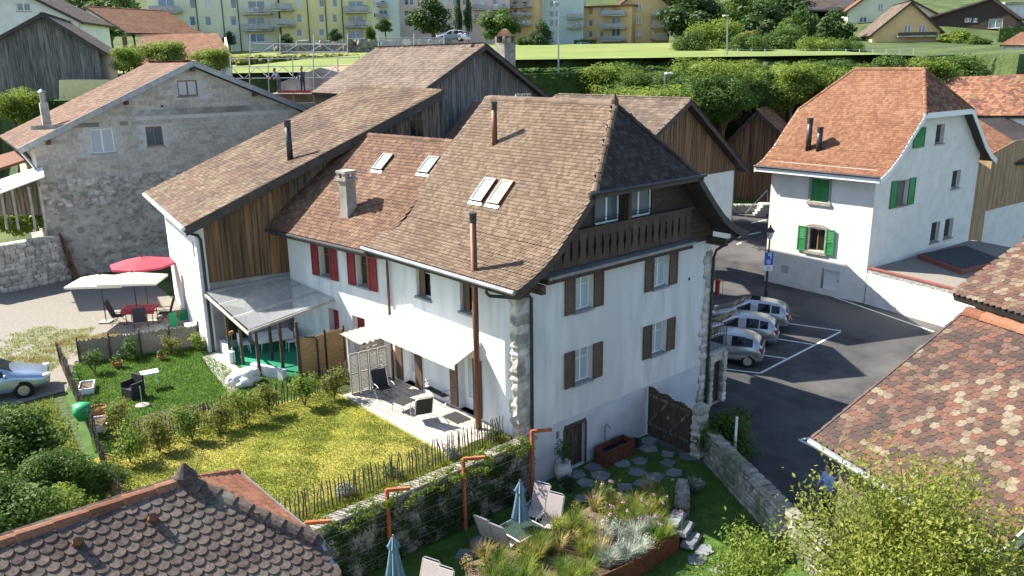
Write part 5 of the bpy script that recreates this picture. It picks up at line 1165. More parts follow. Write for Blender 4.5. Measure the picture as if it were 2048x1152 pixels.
# along must satisfy al x up outward
al_=ea if ea.cross(uph).z>0 else -ea; O=E1 if al_==ea else E2
tiles(fro,'tile_mix',planesurf(O,al_,uph),[(-.02,-.02),(Lr+.02,-.02),(Lr+.02,uph.length),(-.02,uph.length)],.175,.15,'hex',thick=.016,rf=mixr)
mb=MB(); mb.tube([E1-hd*.07+Vector((0,0,-.05))-ea*.05,E2-hd*.07+Vector((0,0,-.05))+ea*.1],.075,8); mb.build('gutter','zinc',fro)
mb=MB(); mb.beam(E2+ea*.04-Vector((0,0,.05)),E2+uph+ea*.04-Vector((0,0,.05)),.04,.22); mb.build('verge_board','wood_pale',fro)
mb=MB(); mb.beam(E1-ea*.04-Vector((0,0,.05)),E1+uph-ea*.04-Vector((0,0,.05)),.04,.2); mb.build('verge_board','fascia',fro)
ridge([E1+uph+Vector((0,0,.02)),E2+uph+Vector((0,0,.02))],'tile_rust',fro,r=.15,step=.4)
i1,i2=E1+hd*.45+ea*.35,E2+hd*.45-ea*.3
for p,q,sd in ((i1,i2,0),(i2,i2+hd*(uu-.5),1),(i1+hd*(uu-.5),i1,1)):
    f7=Fr(p[:2],math.degrees(math.atan2((q-p).y,(q-p).x)),-1); W7=(Vector((q.x,q.y,0))-Vector((p.x,p.y,0))).length
    if (f7.pt(W7/2,0)-((i1+i2)/2+hd*uu/2)).dot(f7.n)<0: f7.n=-f7.n
    flip=(p-i1).length>1 and sd and (q-i1).length<.1
    zt_=(lambda u:E1.z-.12) if not sd else ((lambda u:E1.z-.15+slope*u) if not flip else (lambda u,W7=W7:E1.z-.15+slope*(W7-u)))
    planks(f7,0,W7,lambda u:LOW,zt_,'wood_greybrown',fr_,w=.22)
# upper roof behind it
u1_,z1_=V_.px(1905,588); L0=(E1-CAM).length
G1=atL(1905,588,25.0); G2=G1+ea*6
V8=Fr(G1[:2],math.degrees(math.atan2(hd.y,hd.x)),-1); u8,z8=V8.px(2060,478); up8=hd*u8+Vector((0,0,z8-G1.z))
f8=empty('upper_patchwork_barn',tuple(G1)[:2]+(LOW,),'taller barn behind, with pale patchwork tile roof and plank wall','barn')
mb=MB(); slab(mb,[G1,G2,G2+up8,G1+up8],.2); r8=mb.build('roof','fascia',f8); al8=ea if ea.cross(up8).z>0 else -ea; O8=G1 if al8==ea else G2
tiles(r8,'tile_mix',planesurf(O8,al8,up8),[(-.02,-.02),(6.02,-.02),(6.02,up8.length),(-.02,up8.length)],.175,.15,'hex',thick=.016,rf=lambda a,s:min(1,.3+.75*rnd()))
f9=Fr((G1+hd*.45+ea*.4)[:2],math.degrees(math.atan2(ea.y,ea.x)),1)
if (CAM-f9.P).dot(f9.n)<0: f9.n=-f9.n
planks(f9,0,5.5,lambda u:LOW,lambda u:G1.z-.1,'wood_barn',f8,w=.2)
f10=Fr((G1+hd*.45+ea*.4)[:2],math.degrees(math.atan2(hd.y,hd.x)),1)
planks(f10,0,u8,lambda u:LOW,lambda u:G1.z-.15+(z8-G1.z)/u8*(u+.45),'wood_greybrown',f8,w=.2)
# ================================================================= foreground left hip roof
q=.68; Ax=Vector((-15.99+5.88*.866*q,-18.04+18.79*.866*q,11.72-9.72*.866*q)); zE=11.72-9.72*q; FR=onz(622,1088,zE); BR=onz(478,947,zE); wE=(FR.x+BR.x)/2-Ax.x
hwid=(BR.y-FR.y)/2; Ax.y=(FR.y+BR.y)/2; FRc=Vector((Ax.x+wE,Ax.y-hwid,zE)); BRc=Vector((Ax.x+wE,Ax.y+hwid,zE)); Xl=-6
FLc=Vector((Ax.x+Xl,Ax.y-hwid,zE)); BLc=Vector((Ax.x+Xl,Ax.y+hwid,zE)); AL=Vector((Ax.x+Xl,Ax.y,Ax.z))
fl=empty('scallop_roof_house',(Ax.x-1.5,Ax.y,LOW),'foreground pavilion with hipped roof of brown scalloped tiles','house')
upF=Ax-Vector((Ax.x,FRc.y,zE)); dF=-upF.normalized()*2.2
mb=MB(); slab(mb,[FLc,FRc,Ax,AL],.12); slab(mb,[FLc+dF,FRc+dF,FRc,FLc],.12); slab(mb,[FRc,BRc,Ax],.12); slab(mb,[BRc,BLc,AL,Ax],.12); flr=mb.build('roof','fascia',fl)
upF=Ax-Vector((Ax.x,FRc.y,zE)); tiles(flr,'tile_scallop',planesurf(FLc,(1,0,0),upF),[(0,-2.2),(-Xl+wE+.05,-2.2),(-Xl+wE+.05,0),(-Xl,upF.length),(0,upF.length)],.165,.132,'round',thick=.024,seg=8)
upH=Ax-Vector((FRc.x,Ax.y,zE)); tiles(flr,'tile_rust',planesurf(FRc,(0,1,0),upH),[(0,-.02),(2*hwid,-.02),(hwid,upH.length)],.17,.12,'flat',n_ind=200,thick=.03)
ridge([AL,Ax],'tile_rust',flr,r=.11,step=.42); ridge([FRc+Vector((0,0,.03)),Ax],'tile_scallop',flr,r=.12,step=.25); ridge([BRc+Vector((0,0,.03)),Ax],'tile_rust',flr,r=.1,step=.3)
mb=MB(); mb.lathe([(.17,0),(.16,.08),(.1,.15),(.02,.26)],Ax+Vector((0,0,.02)),12); mb.build('ridge_cap','tile_scallop',flr)
mb=MB(); mb.beam(FRc+Vector((.06,0,-.03)),FRc+dF+Vector((.06,0,-.03)),.05,.14); mb.build('verge_flashing','zinc',flr)
mb=MB(); mb.tube([FLc+dF+Vector((0,-.07,-.04)),FRc+dF+Vector((.07,-.07,-.04))],.06,8); mb.build('gutter','zinc',flr)
mb=MB(); mb.tube([FRc+Vector((.08,-.07,-.04)),BRc+Vector((.08,.05,-.04))],.06,8); mb.build('gutter','zinc',flr)
for px,py in ((303,1040),(153,1088)):
    d=ray(px,py); nF=Vector((1,0,0)).cross(upF).normalized(); c=CAM+d*((FLc-CAM).dot(nF)/d.dot(nF)); mb=MB(); mb.tube([c,c+Vector((0,-.12,.1))],[.07,.06],8); mb.build('vent_tile','tile_rust',flr)
for a,b in ((FLc,FRc),(FRc,BRc),(BRc,BLc)):
    ctr=Vector((Ax.x+Xl/2,Ax.y,0)); pa=Vector((a.x,a.y,0)); pb_=Vector((b.x,b.y,0)); pa=pa+(ctr-pa).normalized()*.5; pb_=pb_+(ctr-pb_).normalized()*.5
    mb=MB(); mb.beam((pa.x,pa.y,(LOW+zE)/2-.06),(pb_.x,pb_.y,(LOW+zE)/2-.06),.15,zE-LOW-.12); mb.build('wall','plaster_warm',fl)
# ================================================================= cars
def car(name,loc,rz,paint,label,roof_h=1.48,Lh=1.82,sun=False,group=None,wdt=.82):
    e=empty(name,loc,label,'car',group,rz=rz)
    # station: x, zb, z belt, z top, half width belt, half width top
    S=[(-Lh,.38,.70,.78,wdt*.80,wdt*.74),(-Lh+.06,.24,.82,.95,wdt*.92,wdt*.80),(-Lh+.16,.22,.90,roof_h-.36,wdt*.96,wdt*.72),(-Lh+.42,.20,.92,roof_h-.12,wdt,wdt*.68),(-.7,.19,.91,roof_h-.02,wdt,wdt*.69),(.05,.19,.89,roof_h,wdt,wdt*.69),(.32,.19,.88,roof_h-.06,wdt,wdt*.66),(1.0,.19,.86,.95,wdt*.99,wdt*.76),(1.42,.2,.78,.88,wdt*.96,wdt*.74),(Lh-.1,.24,.66,.74,wdt*.88,wdt*.66),(Lh,.34,.55,.60,wdt*.76,wdt*.6)]
    V=[];F=[]
    for x,zb,zm,zt,wb,wt in S:
        row=[(x,-wb*.9,zb),(x,-wb,zb+.14),(x,-wb*1.01,(zb+zm)/2+.05),(x,-wb*.97,zm),(x,-wt,zt-.03),(x,-wt*.8,zt)]; V+=row+[(a,-b,c) for a,b,c in row[::-1]]
    n=12
    for i in range(len(S)-1):
        for k in range(n-1): F.append((i*n+k,(i+1)*n+k,(i+1)*n+k+1,i*n+k+1))
        F.append((i*n+n-1,(i+1)*n+n-1,(i+1)*n,i*n))
    F.append(tuple(range(n))); F.append(tuple((len(S)-1)*n+k for k in range(n))[::-1])
    mb=MB(); mb.add(V,F); b=mb.build('body',paint,e,smooth=True,world=False); md=b.modifiers.new('s','SUBSURF'); md.levels=1; md.render_levels=2
    def quad(i,j,t0,t1,u0,u1,sg,nm,m,off=.012):
        # window on the upper side band between stations i and j
        P=[]
        for st,f in ((i,u0),(j,u1)):
            a=S[st]; P.append((Vector((a[0],-a[4]*.97,a[2])),Vector((a[0],-a[5],a[3]-.03))))
        def pt(u,t): lo=P[0][0].lerp(P[1][0],u); hi=P[0][1].lerp(P[1][1],u); p=lo.lerp(hi,t); p.y-=off; return Vector((p.x,p.y*sg,p.z))
        q=[pt(u0,t0),pt(u1,t0),pt(u1*.995,t1),pt(u0+.02,t1)]; mb=MB(); mb.add(q,[(0,1,2,3)] if sg>0 else [(3,2,1,0)]); mb.prism(q,Vector((0,.02*sg,0))); mb.build(nm,m,e,world=False)
    for sg in (1,-1):
        quad(3,4,.12,.84,.05,.55,sg,'side_window','glass_dark'); quad(4,5,.1,.86,-.42,.38,sg,'side_window','glass_dark'); quad(5,7,.1,.8,-.1,.62,sg,'side_window','glass_dark')
    def cross(i,j,t0,t1,nm,m,k=.9,off=.012):
        a,b=S[i],S[j]; A=Vector((a[0],0,a[3])).lerp(Vector((b[0],0,b[3])),t0); B=Vector((a[0],0,a[3])).lerp(Vector((b[0],0,b[3])),t1); w0=(a[5]+(b[5]-a[5])*t0)*k; w1=(a[5]+(b[5]-a[5])*t1)*k
        d=(B-A).normalized(); nrm=Vector((-d.z,0,d.x)); nrm=nrm if nrm.z>0 else -nrm; o=nrm*off; q=[A+Vector((0,-w0,0))+o,B+Vector((0,-w1,0))+o,B+Vector((0,w1,0))+o,A+Vector((0,w0,0))+o]; mb=MB(); mb.prism(q,-nrm*.02); mb.build(nm,m,e,world=False)
    cross(6,7,.06,.92,'windscreen','glass_dark'); cross(1,2,.3,1,'rear_window','glass_dark',.86)
    if sun: cross(5,4,.05,.75,'sunroof','glass_dark',.6)
    for wx in (-1.17,1.2):
        for sy in (-1,1):
            mb=MB(); c=Vector((wx,sy*(wdt-.1),.29)); mb.tube([c-Vector((0,.1,0)),c+Vector((0,.1,0))],.29,18); w_=mb.build('wheel','tyre',e,world=False)
            mb=MB(); mb.tube([c+Vector((0,sy*.101,0)),c+Vector((0,sy*.112,0))],.19,16); rm=mb.build('rim','steel',w_,world=False)
            mb=MB(); mb.tube([c+Vector((0,-sy*.05,0)),c+Vector((0,sy*.085,0))],.34,18); mb.build('wheel_arch','tyre',e,world=False)
    for sy in (-1,1):
        mb=MB(); rock(mb,(-Lh+.09,sy*wdt*.82,.82),(.16,.14,.24),.05); mb.build('taillight','lamp_red',e,smooth=True,world=False); mb=MB(); rock(mb,(Lh-.12,sy*wdt*.68,.66),(.26,.26,.12),.05); mb.build('headlight','lamp_glass',e,smooth=True,world=False)
        mb=MB(); rock(mb,(.72,sy*(wdt+.08),.95),(.1,.16,.12),.05); mb.build('mirror',paint,e,smooth=True,world=False)
    mb=MB(); mb.box((-Lh+.02,0,.42),(.06,wdt*1.5,.16)); mb.build('bumper',"dark_metal" if wdt<.82 else paint,e,world=False)
    mb=MB(); mb.box((-Lh-.012,0,.6),(.01,.5,.11)); mb.build('number_plate','plastic_white',e,world=False)
    return e
ca=math.radians(0)
def carpos(px,py,rz,lx=-1.17,ly=-.82): p=onz(px,py,LOW); d=Matrix.Rotation(rz,3,'Z')@Vector((lx,ly,0)); return Vector((p.x-d.x,p.y-d.y,LOW+.01))
la_,lb_=gp(1445,738),gp(1520,747); rzc=math.atan2((la_-lb_).y,(la_-lb_).x)
car('parked_car',carpos(1494,736,rzc,ly=.82),rzc,'car_silver','silver hatchback nearest the house corner railing','car_silver' and 1.5,1.8,group='cars parked behind the house')
car('parked_car',carpos(1521,697,rzc,ly=.82),rzc,'car_silver','silver hatchback in the middle of the three parked cars',1.5,1.9,group='cars parked behind the house')
car('parked_car',carpos(1543,664,rzc,ly=.82),rzc,'car_silver','silver hatchback with dark sunroof beside the street lamp',1.5,1.95,sun=True,group='cars parked behind the house')
p=onz(95,772,0); car('parked_car',(p.x-1.9,p.y+.35,.01),math.radians(-12),'car_blue','pale blue car parked at the left edge of the drive',1.42,2.1,wdt=.86)
# house corner stair
sr=empty('entrance_stair',(10.6,.6,LOW),'stone entrance stair with black iron railing at the house corner','stair')
F11=Fr((10.08,-.1),0,-1)
wall(F11,[(0,LOW),(1.1,LOW),(1.1,.3),(0,.3)],[(.25,LOW+.02,.95,-.1)],'rubble',sr); mb=MB(); F11.box(mb,.25,LOW,.95,-.1,-.2,-.16); mb.build('door','wood_brown',sr)
mb=MB(); mb.box((10.63,1.0,.36),(1.2,2.2,.12)); mb.build('landing','stone_sill',sr)
mb=MB(); mb.box((11.12,1.0,-.8),(.1,2.1,2.2)); mb.build('side_wall','rubble',sr)
z=LOW
while z<.2:
    for xx in (.12,1.02): h=.22; mb=MB(); rock(mb,F11.pt(xx,z+.11,.0),(.24,.2,.22),.15); mb.build('corner_stone','stone',sr)
    z+=.22
for k in range(12): mb=MB(); x=10.15+.09*k; mb.tube([(x,-.1,.42),(x,-.1,1.35)],.01,5); mb.build('baluster','dark_metal',sr)
for k in range(10): mb=MB(); y=-.1+.14*k; mb.tube([(11.18,y,.42),(11.18,y,1.35)],.01,5); mb.build('baluster','dark_metal',sr)
mb=MB(); mb.tube([(10.12,-.1,1.36),(11.18,-.1,1.36),(11.18,1.3,1.36)],.02,6); mb.build('handrail','dark_metal',sr)
# lamp post and parking sign
lp=onz(1531,597,LOW); e=empty('street_lamp',tuple(lp),'black lantern street lamp beside the parked cars','street lamp')
mb=MB(); mb.lathe([(.11,0),(.11,.5),(.07,.6),(.06,2.2),(.045,3.4),(.04,3.55)],(0,0,0),12); mb.build('post','dark_metal',e,world=False)
mb=MB(); mb.lathe([(.1,3.55),(.2,3.95)],(0,0,0),6); mb.build('lantern_glass','lamp_glass',e,world=False); mb=MB(); mb.lathe([(.26,3.95),(.24,4.02),(.1,4.18),(.05,4.22),(.06,4.3),(.01,4.36)],(0,0,0),12); mb.build('lantern_roof','dark_metal',e,world=False)
for k in range(6): a=6.283*k/6; mb=MB(); mb.tube([(.1*math.cos(a),.1*math.sin(a),3.55),(.2*math.cos(a),.2*math.sin(a),3.95)],.012,4); mb.build('lantern_bar','dark_metal',e,world=False)
tc_=CAM-lp; ra=math.atan2(tc_.y,tc_.x); sgn=empty('parking_sign',(lp.x,lp.y,LOW+1.85),'blue parking sign with white P on the lamp post','sign',rz=ra+.35)
mb=MB(); mb.box((.08,0,.55),(.02,.5,.75)); mb.build('panel','sign_blue',sgn,world=False); mb=MB(); mb.box((.08,0,.0),(.02,.5,.32)); mb.build('lower_panel','plastic_white',sgn,world=False)
def letterP(mb,y,z,s,x=.092): 
    for c,w in (((0,-.18,0),(.07,.9)),): pass
    mb.box((x,y+.16*s,z),(.004,.14*s,s)); mb.box((x,y-.05*s,z+.43*s),(.004,.3*s,.14*s)); mb.box((x,y-.05*s,z+.02*s),(.004,.3*s,.14*s)); mb.box((x,y-.25*s,z+.225*s),(.004,.13*s,.4*s))
mb=MB(); letterP(mb,.06,.72,.34); mb.build('letter_p','plastic_white',sgn,world=False)
mb=MB()
for i in range(4): mb.box((.092,.0,.46-.07*i),(.004,.24-.04*(i%2),.03))
tag(mb.build('sign_text','plastic_white',sgn,world=False),kind='stuff')
mb=MB()
for i in range(3): mb.box((.092,.0,.06-.06*i),(.004,.34-.06*i,.022))
tag(mb.build('sign_text','cloth_grey',sgn,world=False),kind='stuff')
p=onz(1434,590,LOW); e=empty('fire_hydrant',(p.x,p.y,LOW),'red hydrant post with metal rail behind the house corner','hydrant'); mb=MB(); mb.lathe([(.16,0),(.14,.1),(.13,.75),(.17,.8),(.15,.9),(.03,1.0)],(0,0,0),12); mb.build('body','red_paint',e,world=False); mb=MB(); mb.tube([(.25,-.2,0),(.25,-.2,.9),(.25,.2,.9),(.25,.2,0)],.02,6); mb.build('rail','steel',e,world=False)
# ================================================================= people
def person(name,loc,rz,label,shirt,trousers,pose,h=1.75):
    e=empty(name,loc,label,'person',rz=rz); s=h/1.75
    J=dict(pel=(0,0,.95),che=(.03,0,1.28),nek=(.04,0,1.5),hed=(.05,0,1.62),lh=(0,.1,.9),lk=(.02,.11,.5),lf=(-.02,.12,.06),lt=(.14,.13,.03),rh=(0,-.1,.9),rk=(.03,-.11,.5),rf=(0,-.12,.06),rt=(.16,-.13,.03),ls=(.03,.2,1.42),le=(.05,.28,1.15),lw=(.15,.24,.92),rs=(.03,-.2,1.42),re=(.05,-.28,1.15),rw=(.15,-.24,.92)); J.update(pose)
    names=list(J); me=bpy.data.meshes.new('figure'); ed=[('pel','che'),('che','nek'),('nek','hed'),('pel','lh'),('lh','lk'),('lk','lf'),('lf','lt'),('pel','rh'),('rh','rk'),('rk','rf'),('rf','rt'),('che','ls'),('ls','le'),('le','lw'),('che','rs'),('rs','re'),('re','rw')]
    me.from_pydata([Vector(J[k])*s for k in names],[(names.index(a),names.index(b)) for a,b in ed],[])
    o=bpy.data.objects.new('body',me); COL.objects.link(o); o.parent=e; sk=o.modifiers.new('k','SKIN'); R=dict(pel=.15,che=.17,nek=.06,hed=.1,lh=.1,rh=.1,lk=.07,rk=.07,lf=.05,rf=.05,lt=.04,rt=.04,ls=.08,rs=.08,le=.055,re=.055,lw=.04,rw=.04)
    for i,k in enumerate(names): me.skin_vertices[0].data[i].radius=(R[k]*s,R[k]*s*(.75 if k in('che','pel') else 1))
    me.skin_vertices[0].data[names.index('pel')].use_root=True
    ss=o.modifiers.new('s','SUBSURF'); ss.levels=1; ss.render_levels=1
    m=bpy.data.materials.new('clothing'); m.use_nodes=True; N=m.node_tree.nodes; L=m.node_tree.links; tc=N.new('ShaderNodeTexCoord'); sp=N.new('ShaderNodeSeparateXYZ'); L.new(tc.outputs['Object'],sp.inputs[0]); r=N.new('ShaderNodeValToRGB'); r.color_ramp.interpolation='CONSTANT'
    mp=N.new('ShaderNodeMath'); mp.operation='DIVIDE'; mp.inputs[1].default_value=2.0; L.new(sp.outputs[2],mp.inputs[0]); L.new(mp.outputs[0],r.inputs[0])
    st=[(0,(.03,.025,.02)),(.045,trousers),(.475*s,shirt),(.745*s,(.48,.27,.19))]
    while len(r.color_ramp.elements)<4: r.color_ramp.elements.new(.5)
    for el,(q,c) in zip(r.color_ramp.elements,st): el.position=q; el.color=(*c,1)
    L.new(r.outputs[0],N['Principled BSDF'].inputs['Base Color']); N['Principled BSDF'].inputs['Roughness'].default_value=.85; me.materials.append(m)
    hc=Vector(J['hed'])*s; mb=MB(); mb.lathe([(.03,-.12),(.075,-.09),(.095,-.02),(.1,.05),(.08,.11),(.03,.14)],hc+Vector((.01,0,.03)),12); mb.build('head','skin',e,smooth=True,world=False); mb=MB(); mb.lathe([(.1,.0),(.112,.05),(.09,.12),(.03,.155)],hc+Vector((-.015,0,.03)),12); mb.build('hair','hair',e,smooth=True,world=False)
    for k in ('lw','rw'):
        w_=Vector(J[k])*s; mb=MB(); rock(mb,w_+Vector((.02,0,-.06)),(.04,.08,.1),.1)
        for i in range(4): mb.tube([w_+Vector((.02,-.03+.02*i,-.1)),w_+Vector((.03,-.03+.02*i,-.14)),w_+Vector((.015,-.03+.02*i,-.17-.01*(i%2)))],.009,5)
        mb.tube([w_+Vector((.03,.035,-.06)),w_+Vector((.06,.045,-.09)),w_+Vector((.06,.035,-.12))],.01,5); mb.build('hand','skin',e,smooth=True,world=False)
    return e
p=onz(1651,1035,LOW); person('person',(p.x,p.y,LOW+.02),math.radians(150),'person in light blue shirt standing on the road beside the patchwork roof',(.25,.36,.6),(.03,.035,.05),dict(lw=(.28,.1,1.15),rw=(.28,-.1,1.15)))
# ================================================================= middle distance buildings
def W(px,py,f): return at(px,py,f)
def gable_house(name,label,L,A,R,f,base_y,depth,yaw,wm_,rm,plank=None,over=.5,cat='house',zb=None,tile=.26,wins=(),shade='fascia',plo=None):
    """gable end seen by the camera; L,A,R pixels of eaves/apex"""
    bd=Matrix.Rotation(math.radians(yaw),3,'Z')@FW; gdv=Vector((bd.y,-bd.x,0))
    a=W(*A,f); fr=Fr(a[:2],math.degrees(math.atan2(gdv.y,gdv.x)),-1)
    if (CAM-fr.P).dot(fr.n)<0: fr.n=-fr.n
    l,ap,r=fr.px(*L),fr.px(*A),fr.px(*R); zb=fr.px(A[0],base_y)[1] if zb is None else zb
    h=empty(name,(a.x,a.y,zb),label,cat); sl=(ap[1]-l[1])/(ap[0]-l[0]); sr_=(ap[1]-r[1])/(r[0]-ap[0])
    lo,ro=l[0]+over,r[0]-over; zt=lambda u:(ap[1]-sl*(ap[0]-u) if u<ap[0] else ap[1]-sr_*(u-ap[0]))-.12
    hol=[fr.rect(*w) for w in wins]
    if plank:
        planks(fr,lo,ro,lambda u:zb if plo is None else min(l[1],r[1])+plo,zt,plank,h,w=max(.2,(ro-lo)/34),o=0)
        if plo is not None: zq=min(l[1],r[1])+plo; wall(fr,[(lo,zb),(ro,zb),(ro,zq),(lo,zq)],[],wm_,h)
        mb=MB(); mb.prism([fr.pt(lo,zb,-.05),fr.pt(ro,zb,-.05),fr.pt(ro,zt(ro),-.05),fr.pt(ap[0],zt(ap[0]),-.05),fr.pt(lo,zt(lo),-.05)],-fr.n*.1); mb.build('plank_backing',plank,h)
    else:
        wall(fr,[(lo,zb),(ro,zb),(ro,zt(ro)),(ap[0],zt(ap[0])),(lo,zt(lo))],hol,wm_,h,depth=.15)
        for q in hol: window(fr,q,h,gm='glass',depth=.1,bars=1,cross=False,sill='cement',t=.08)
    for u in (lo,ro):
        mb=MB(); mb.prism([fr.pt(u,zb,0),fr.pt(u,zt(u)+.02,0),fr.pt(u,zt(u)+.02,-depth),fr.pt(u,zb,-depth)],fr.d*(.1 if u==lo else -.1)); mb.build('side_wall',plank or wm_,h)
    E0,R0,E1=fr.pt(l[0],l[1],over),fr.pt(ap[0],ap[1],over),fr.pt(r[0],r[1],over); bk_=-fr.n*(depth+2*over)
    mb=MB(); slab(mb,[E0,R0,R0+bk_,E0+bk_],.16); slab(mb,[R0,E1,E1+bk_,R0+bk_],.16); rf_=mb.build('roof',shade,h)
    for P,Q in ((E0,R0),(E1,R0)):
        up_=Q-P; alv=fr.n if fr.n.cross(up_).z>0 else -fr.n; O_=P+bk_ if alv==fr.n else P
        tiles(rf_,rm,planesurf(O_,alv,up_),[(0,0),(bk_.length,0),(bk_.length,up_.length),(0,up_.length)],tile,tile*.9,'flat',n_ind=0)
        mb=MB(); mb.beam(P+fr.n*.04-Vector((0,0,.08)),Q+fr.n*.04-Vector((0,0,.08)),.05,.26); mb.build('verge_board',shade,rf_)
    ridge([R0,R0+bk_],rm,rf_,step=.6)
    return h,fr
gable_house('grey_plank_barn','tall barn with weathered grey vertical-plank gable behind the long roof',(815,196),(961,90),(1102,206),47,330,11,38,'plaster','tile_barn2',plank='wood_grey',cat='barn')
gable_house('brown_plank_house','house with brown plank gable and brown tile roof directly behind the main roof',(1275,290),(1366,200),(1480,338),44.5,500,9,41.3,'plaster_warm','tile_barn2',plank='wood_barn',cat='house',plo=.0)
gable_house('small_plank_shed','dark plank shed left of the orange-roofed house',(1440,300),(1517,222),(1600,300),66,402,5,-25,'plaster','tile_mossy',plank='wood_barn',cat='shed')
gable_house('dark_plank_barn','large dark grey plank barn at the upper left edge',(-110,135),(85,28),(212,106),64,215,14,20,'plaster','tile_dark',plank='wood_grey',cat='barn')
gable_house('pale_house','pale rendered house behind the dark barn at the top left corner',(-120,40),(20,-30),(170,45),84,110,10,10,'plaster_warm','tile_dark',wins=((31,6,62,22),))
gable_house('orange_roof_bungalow','white bungalow with orange roof on the slope at the upper left',(135,38),(178,14),(262,66),112,70,12,-25,'plaster','tile_orange')
simple_roof_house('red_tile_cottage','cottage with bright red tile roof above the grey block house',W(255,130,70),W(470,125,70),W(285,72,76),W(435,75,76),'tile_orange','plaster_warm',6)
rb=empty('rear_barn',(13,12,LOW),'plain barn standing directly behind the main house','barn')
for P_ in ([(10.6,8.6,LOW),(16,8.6,LOW),(16,8.6,6.6),(12.5,8.6,9.3),(10.6,8.6,7.6)],[(10.6,17,LOW),(16,17,LOW),(16,17,6.6),(12.5,17,9.3),(10.6,17,7.6)]): mb=MB(); mb.prism([Vector(q) for q in P_],Vector((0,.2,0))); mb.build('gable_wall','plaster_warm',rb)
for x_,zt_ in ((10.6,7.6),(15.8,6.6)): mb=MB(); mb.box((x_+.1,12.8,(LOW+zt_)/2),(.2,8.2,zt_-LOW)); mb.build('side_wall','plaster_warm',rb)
mb=MB(); slab(mb,[(12.5,8.3,9.5),(16.3,8.3,6.57),(16.3,17.3,6.57),(12.5,17.3,9.5)],.15); slab(mb,[(10.3,8.3,7.65),(12.5,8.3,9.5),(12.5,17.3,9.5),(10.3,17.3,7.65)],.15); mb.build('roof','roof_plain',rb)
# yellow wall building
mb=MB(); a,b=W(118,220,62),W(262,215,62); mb.prism([a,b,W(262,163,62),W(118,160,62)],FW*4); tag(mb.build('yellow_garage','plaster_yellow' if 'plaster_yellow' in MATS else mat('plaster_yellow',(.72,.60,.28),(.8,.68,.34),3,.9)),'plain pale yellow flat-roofed garage beside the dark barn','garage')
# lean-to shelter left edge below grey house
e=empty('white_roof_shelter',tuple(W(20,420,42)),'open shelter with white sheet roof at the left edge','shelter'); mb=MB(); slab(mb,[W(-40,400,41),W(88,352,42),W(84,330,46),W(-40,372,46)],.06); mb.build('roof_sheet','white_paint',e)
for px in (5,28,62,84): p=W(px,405,42); mb=MB(); mb.box((p.x,p.y,p.z-.3),(.1,.1,2.2)); mb.build('post','wood_pale',e)
mb=MB(); mb.prism([W(-40,430,46),W(92,430,46),W(92,340,46),W(-40,380,46)],FW*.2); mb.build('back_wall','wood_greybrown',e)
mb=MB(); slab(mb,[W(-30,345,47),W(84,308,47),W(84,285,50),W(-30,318,50)],.15); mb.build('tiled_roof','tile_orange',e)
# stone chimney + bird
p=W(1011,140,56); e=empty('stone_chimney',(p.x,p.y,p.z-1.5),'tall stone chimney with small red tiled cap behind the grey barn','chimney'); mb=MB(); mb.box((0,0,1.6),(.95,.95,3.2)); mb.build('stack','stone_mid',e,world=False)
for a in (-.38,.38):
    for b in (-.38,.38): mb=MB(); mb.box((a,b,3.4),(.17,.17,.42)); mb.build('pier','stone_mid',e,world=False)
mb=MB(); mb.lathe([(.8,3.6),(.3,4.0),(.1,4.1)],(0,0,0),4); mb.build('cap','tile_mossy',e,world=False)
p=W(930,86,47.5); e=empty('gull',(p.x,p.y,p.z+.02),'grey and white gull perched on the grey barn ridge','bird',rz=HD+1.9)
mb=MB(); mb.v=[];me_=[(-.34,.03,.2),(-.2,.09,.24),(0,.13,.28),(.14,.11,.34),(.2,.07,.42),(.25,.06,.46),(.31,.045,.46),(.34,.015,.45),(.42,.006,.44)]; mb.tube([(x,0,z) for x,r,z in me_],[r for x,r,z in me_],10); mb.build('body','plastic_white',e,smooth=True,world=False); mb=MB(); mb.tube([(-.36,0,.22),(-.1,0,.31),(.12,0,.36)],[.02,.12,.05],8); mb.build('wings','zinc',e,smooth=True,world=False)
for s in (-.04,.04): mb=MB(); mb.tube([(0,s,0),(0,s,.18)],.012,5); mb.build('leg','terracotta',e,world=False)
p=W(1035,196,33); e=empty('ridge_jars',tuple(p),'three small stoneware jars on the ridge left of the hip','jars')
for k in range(3): mb=MB(); mb.lathe([(.08,0),(.12,.12),(.09,.26),(.11,.3)],(k*.22*RT.x,k*.22*RT.y,-.15),10); mb.build('jar','cement',e,world=False)
# ================================================================= scaffold and workers
sc=empty('scaffold',tuple(W(640,200,60)),'silver tube scaffold with red toe board around a roof under construction','scaffold')
def tubepx(pts,r=.045,f=60): mb=MB(); mb.tube([W(x,y,ff) for x,y,ff in pts],r,5); mb.build('tube','steel',sc)
for px in (462,500,538,587,628,677,720,760): tubepx([(px,205,60),(px-2,112,60)])
for y in (134,157,118): tubepx([(462,y,60),(720,y-3,60)],.03)
for px in (500,560,627,695): tubepx([(px,110,66),(px,68,66)])
for y in (88,104): tubepx([(500,y,66),(695,y,66)],.04)
for k in range(8): x=500+24*k; tubepx([(x,104 if k%2 else 88,66),(x+24,88 if k%2 else 104,66)],.03)
for k in range(10): x=462+26*k; tubepx([(x,157 if k%2 else 134,60),(x+26,134 if k%2 else 157,60)],.025)
for px in (757,828,888): tubepx([(px,125,62),(px,66,62)])
for y in (76,98): tubepx([(757,y,62),(888,y,62)],.035)
mb=MB(); mb.prism([W(760,125,62.2),W(888,125,62.2),W(888,76,62.2),W(760,76,62.2)],FW*.02); mb.build('net','net',sc)
mb=MB(); mb.prism([W(556,186,59.8),W(690,186,59.8),W(690,181,59.8),W(556,181,59.8)],FW*.05); mb.build('toe_board','red_paint',sc)
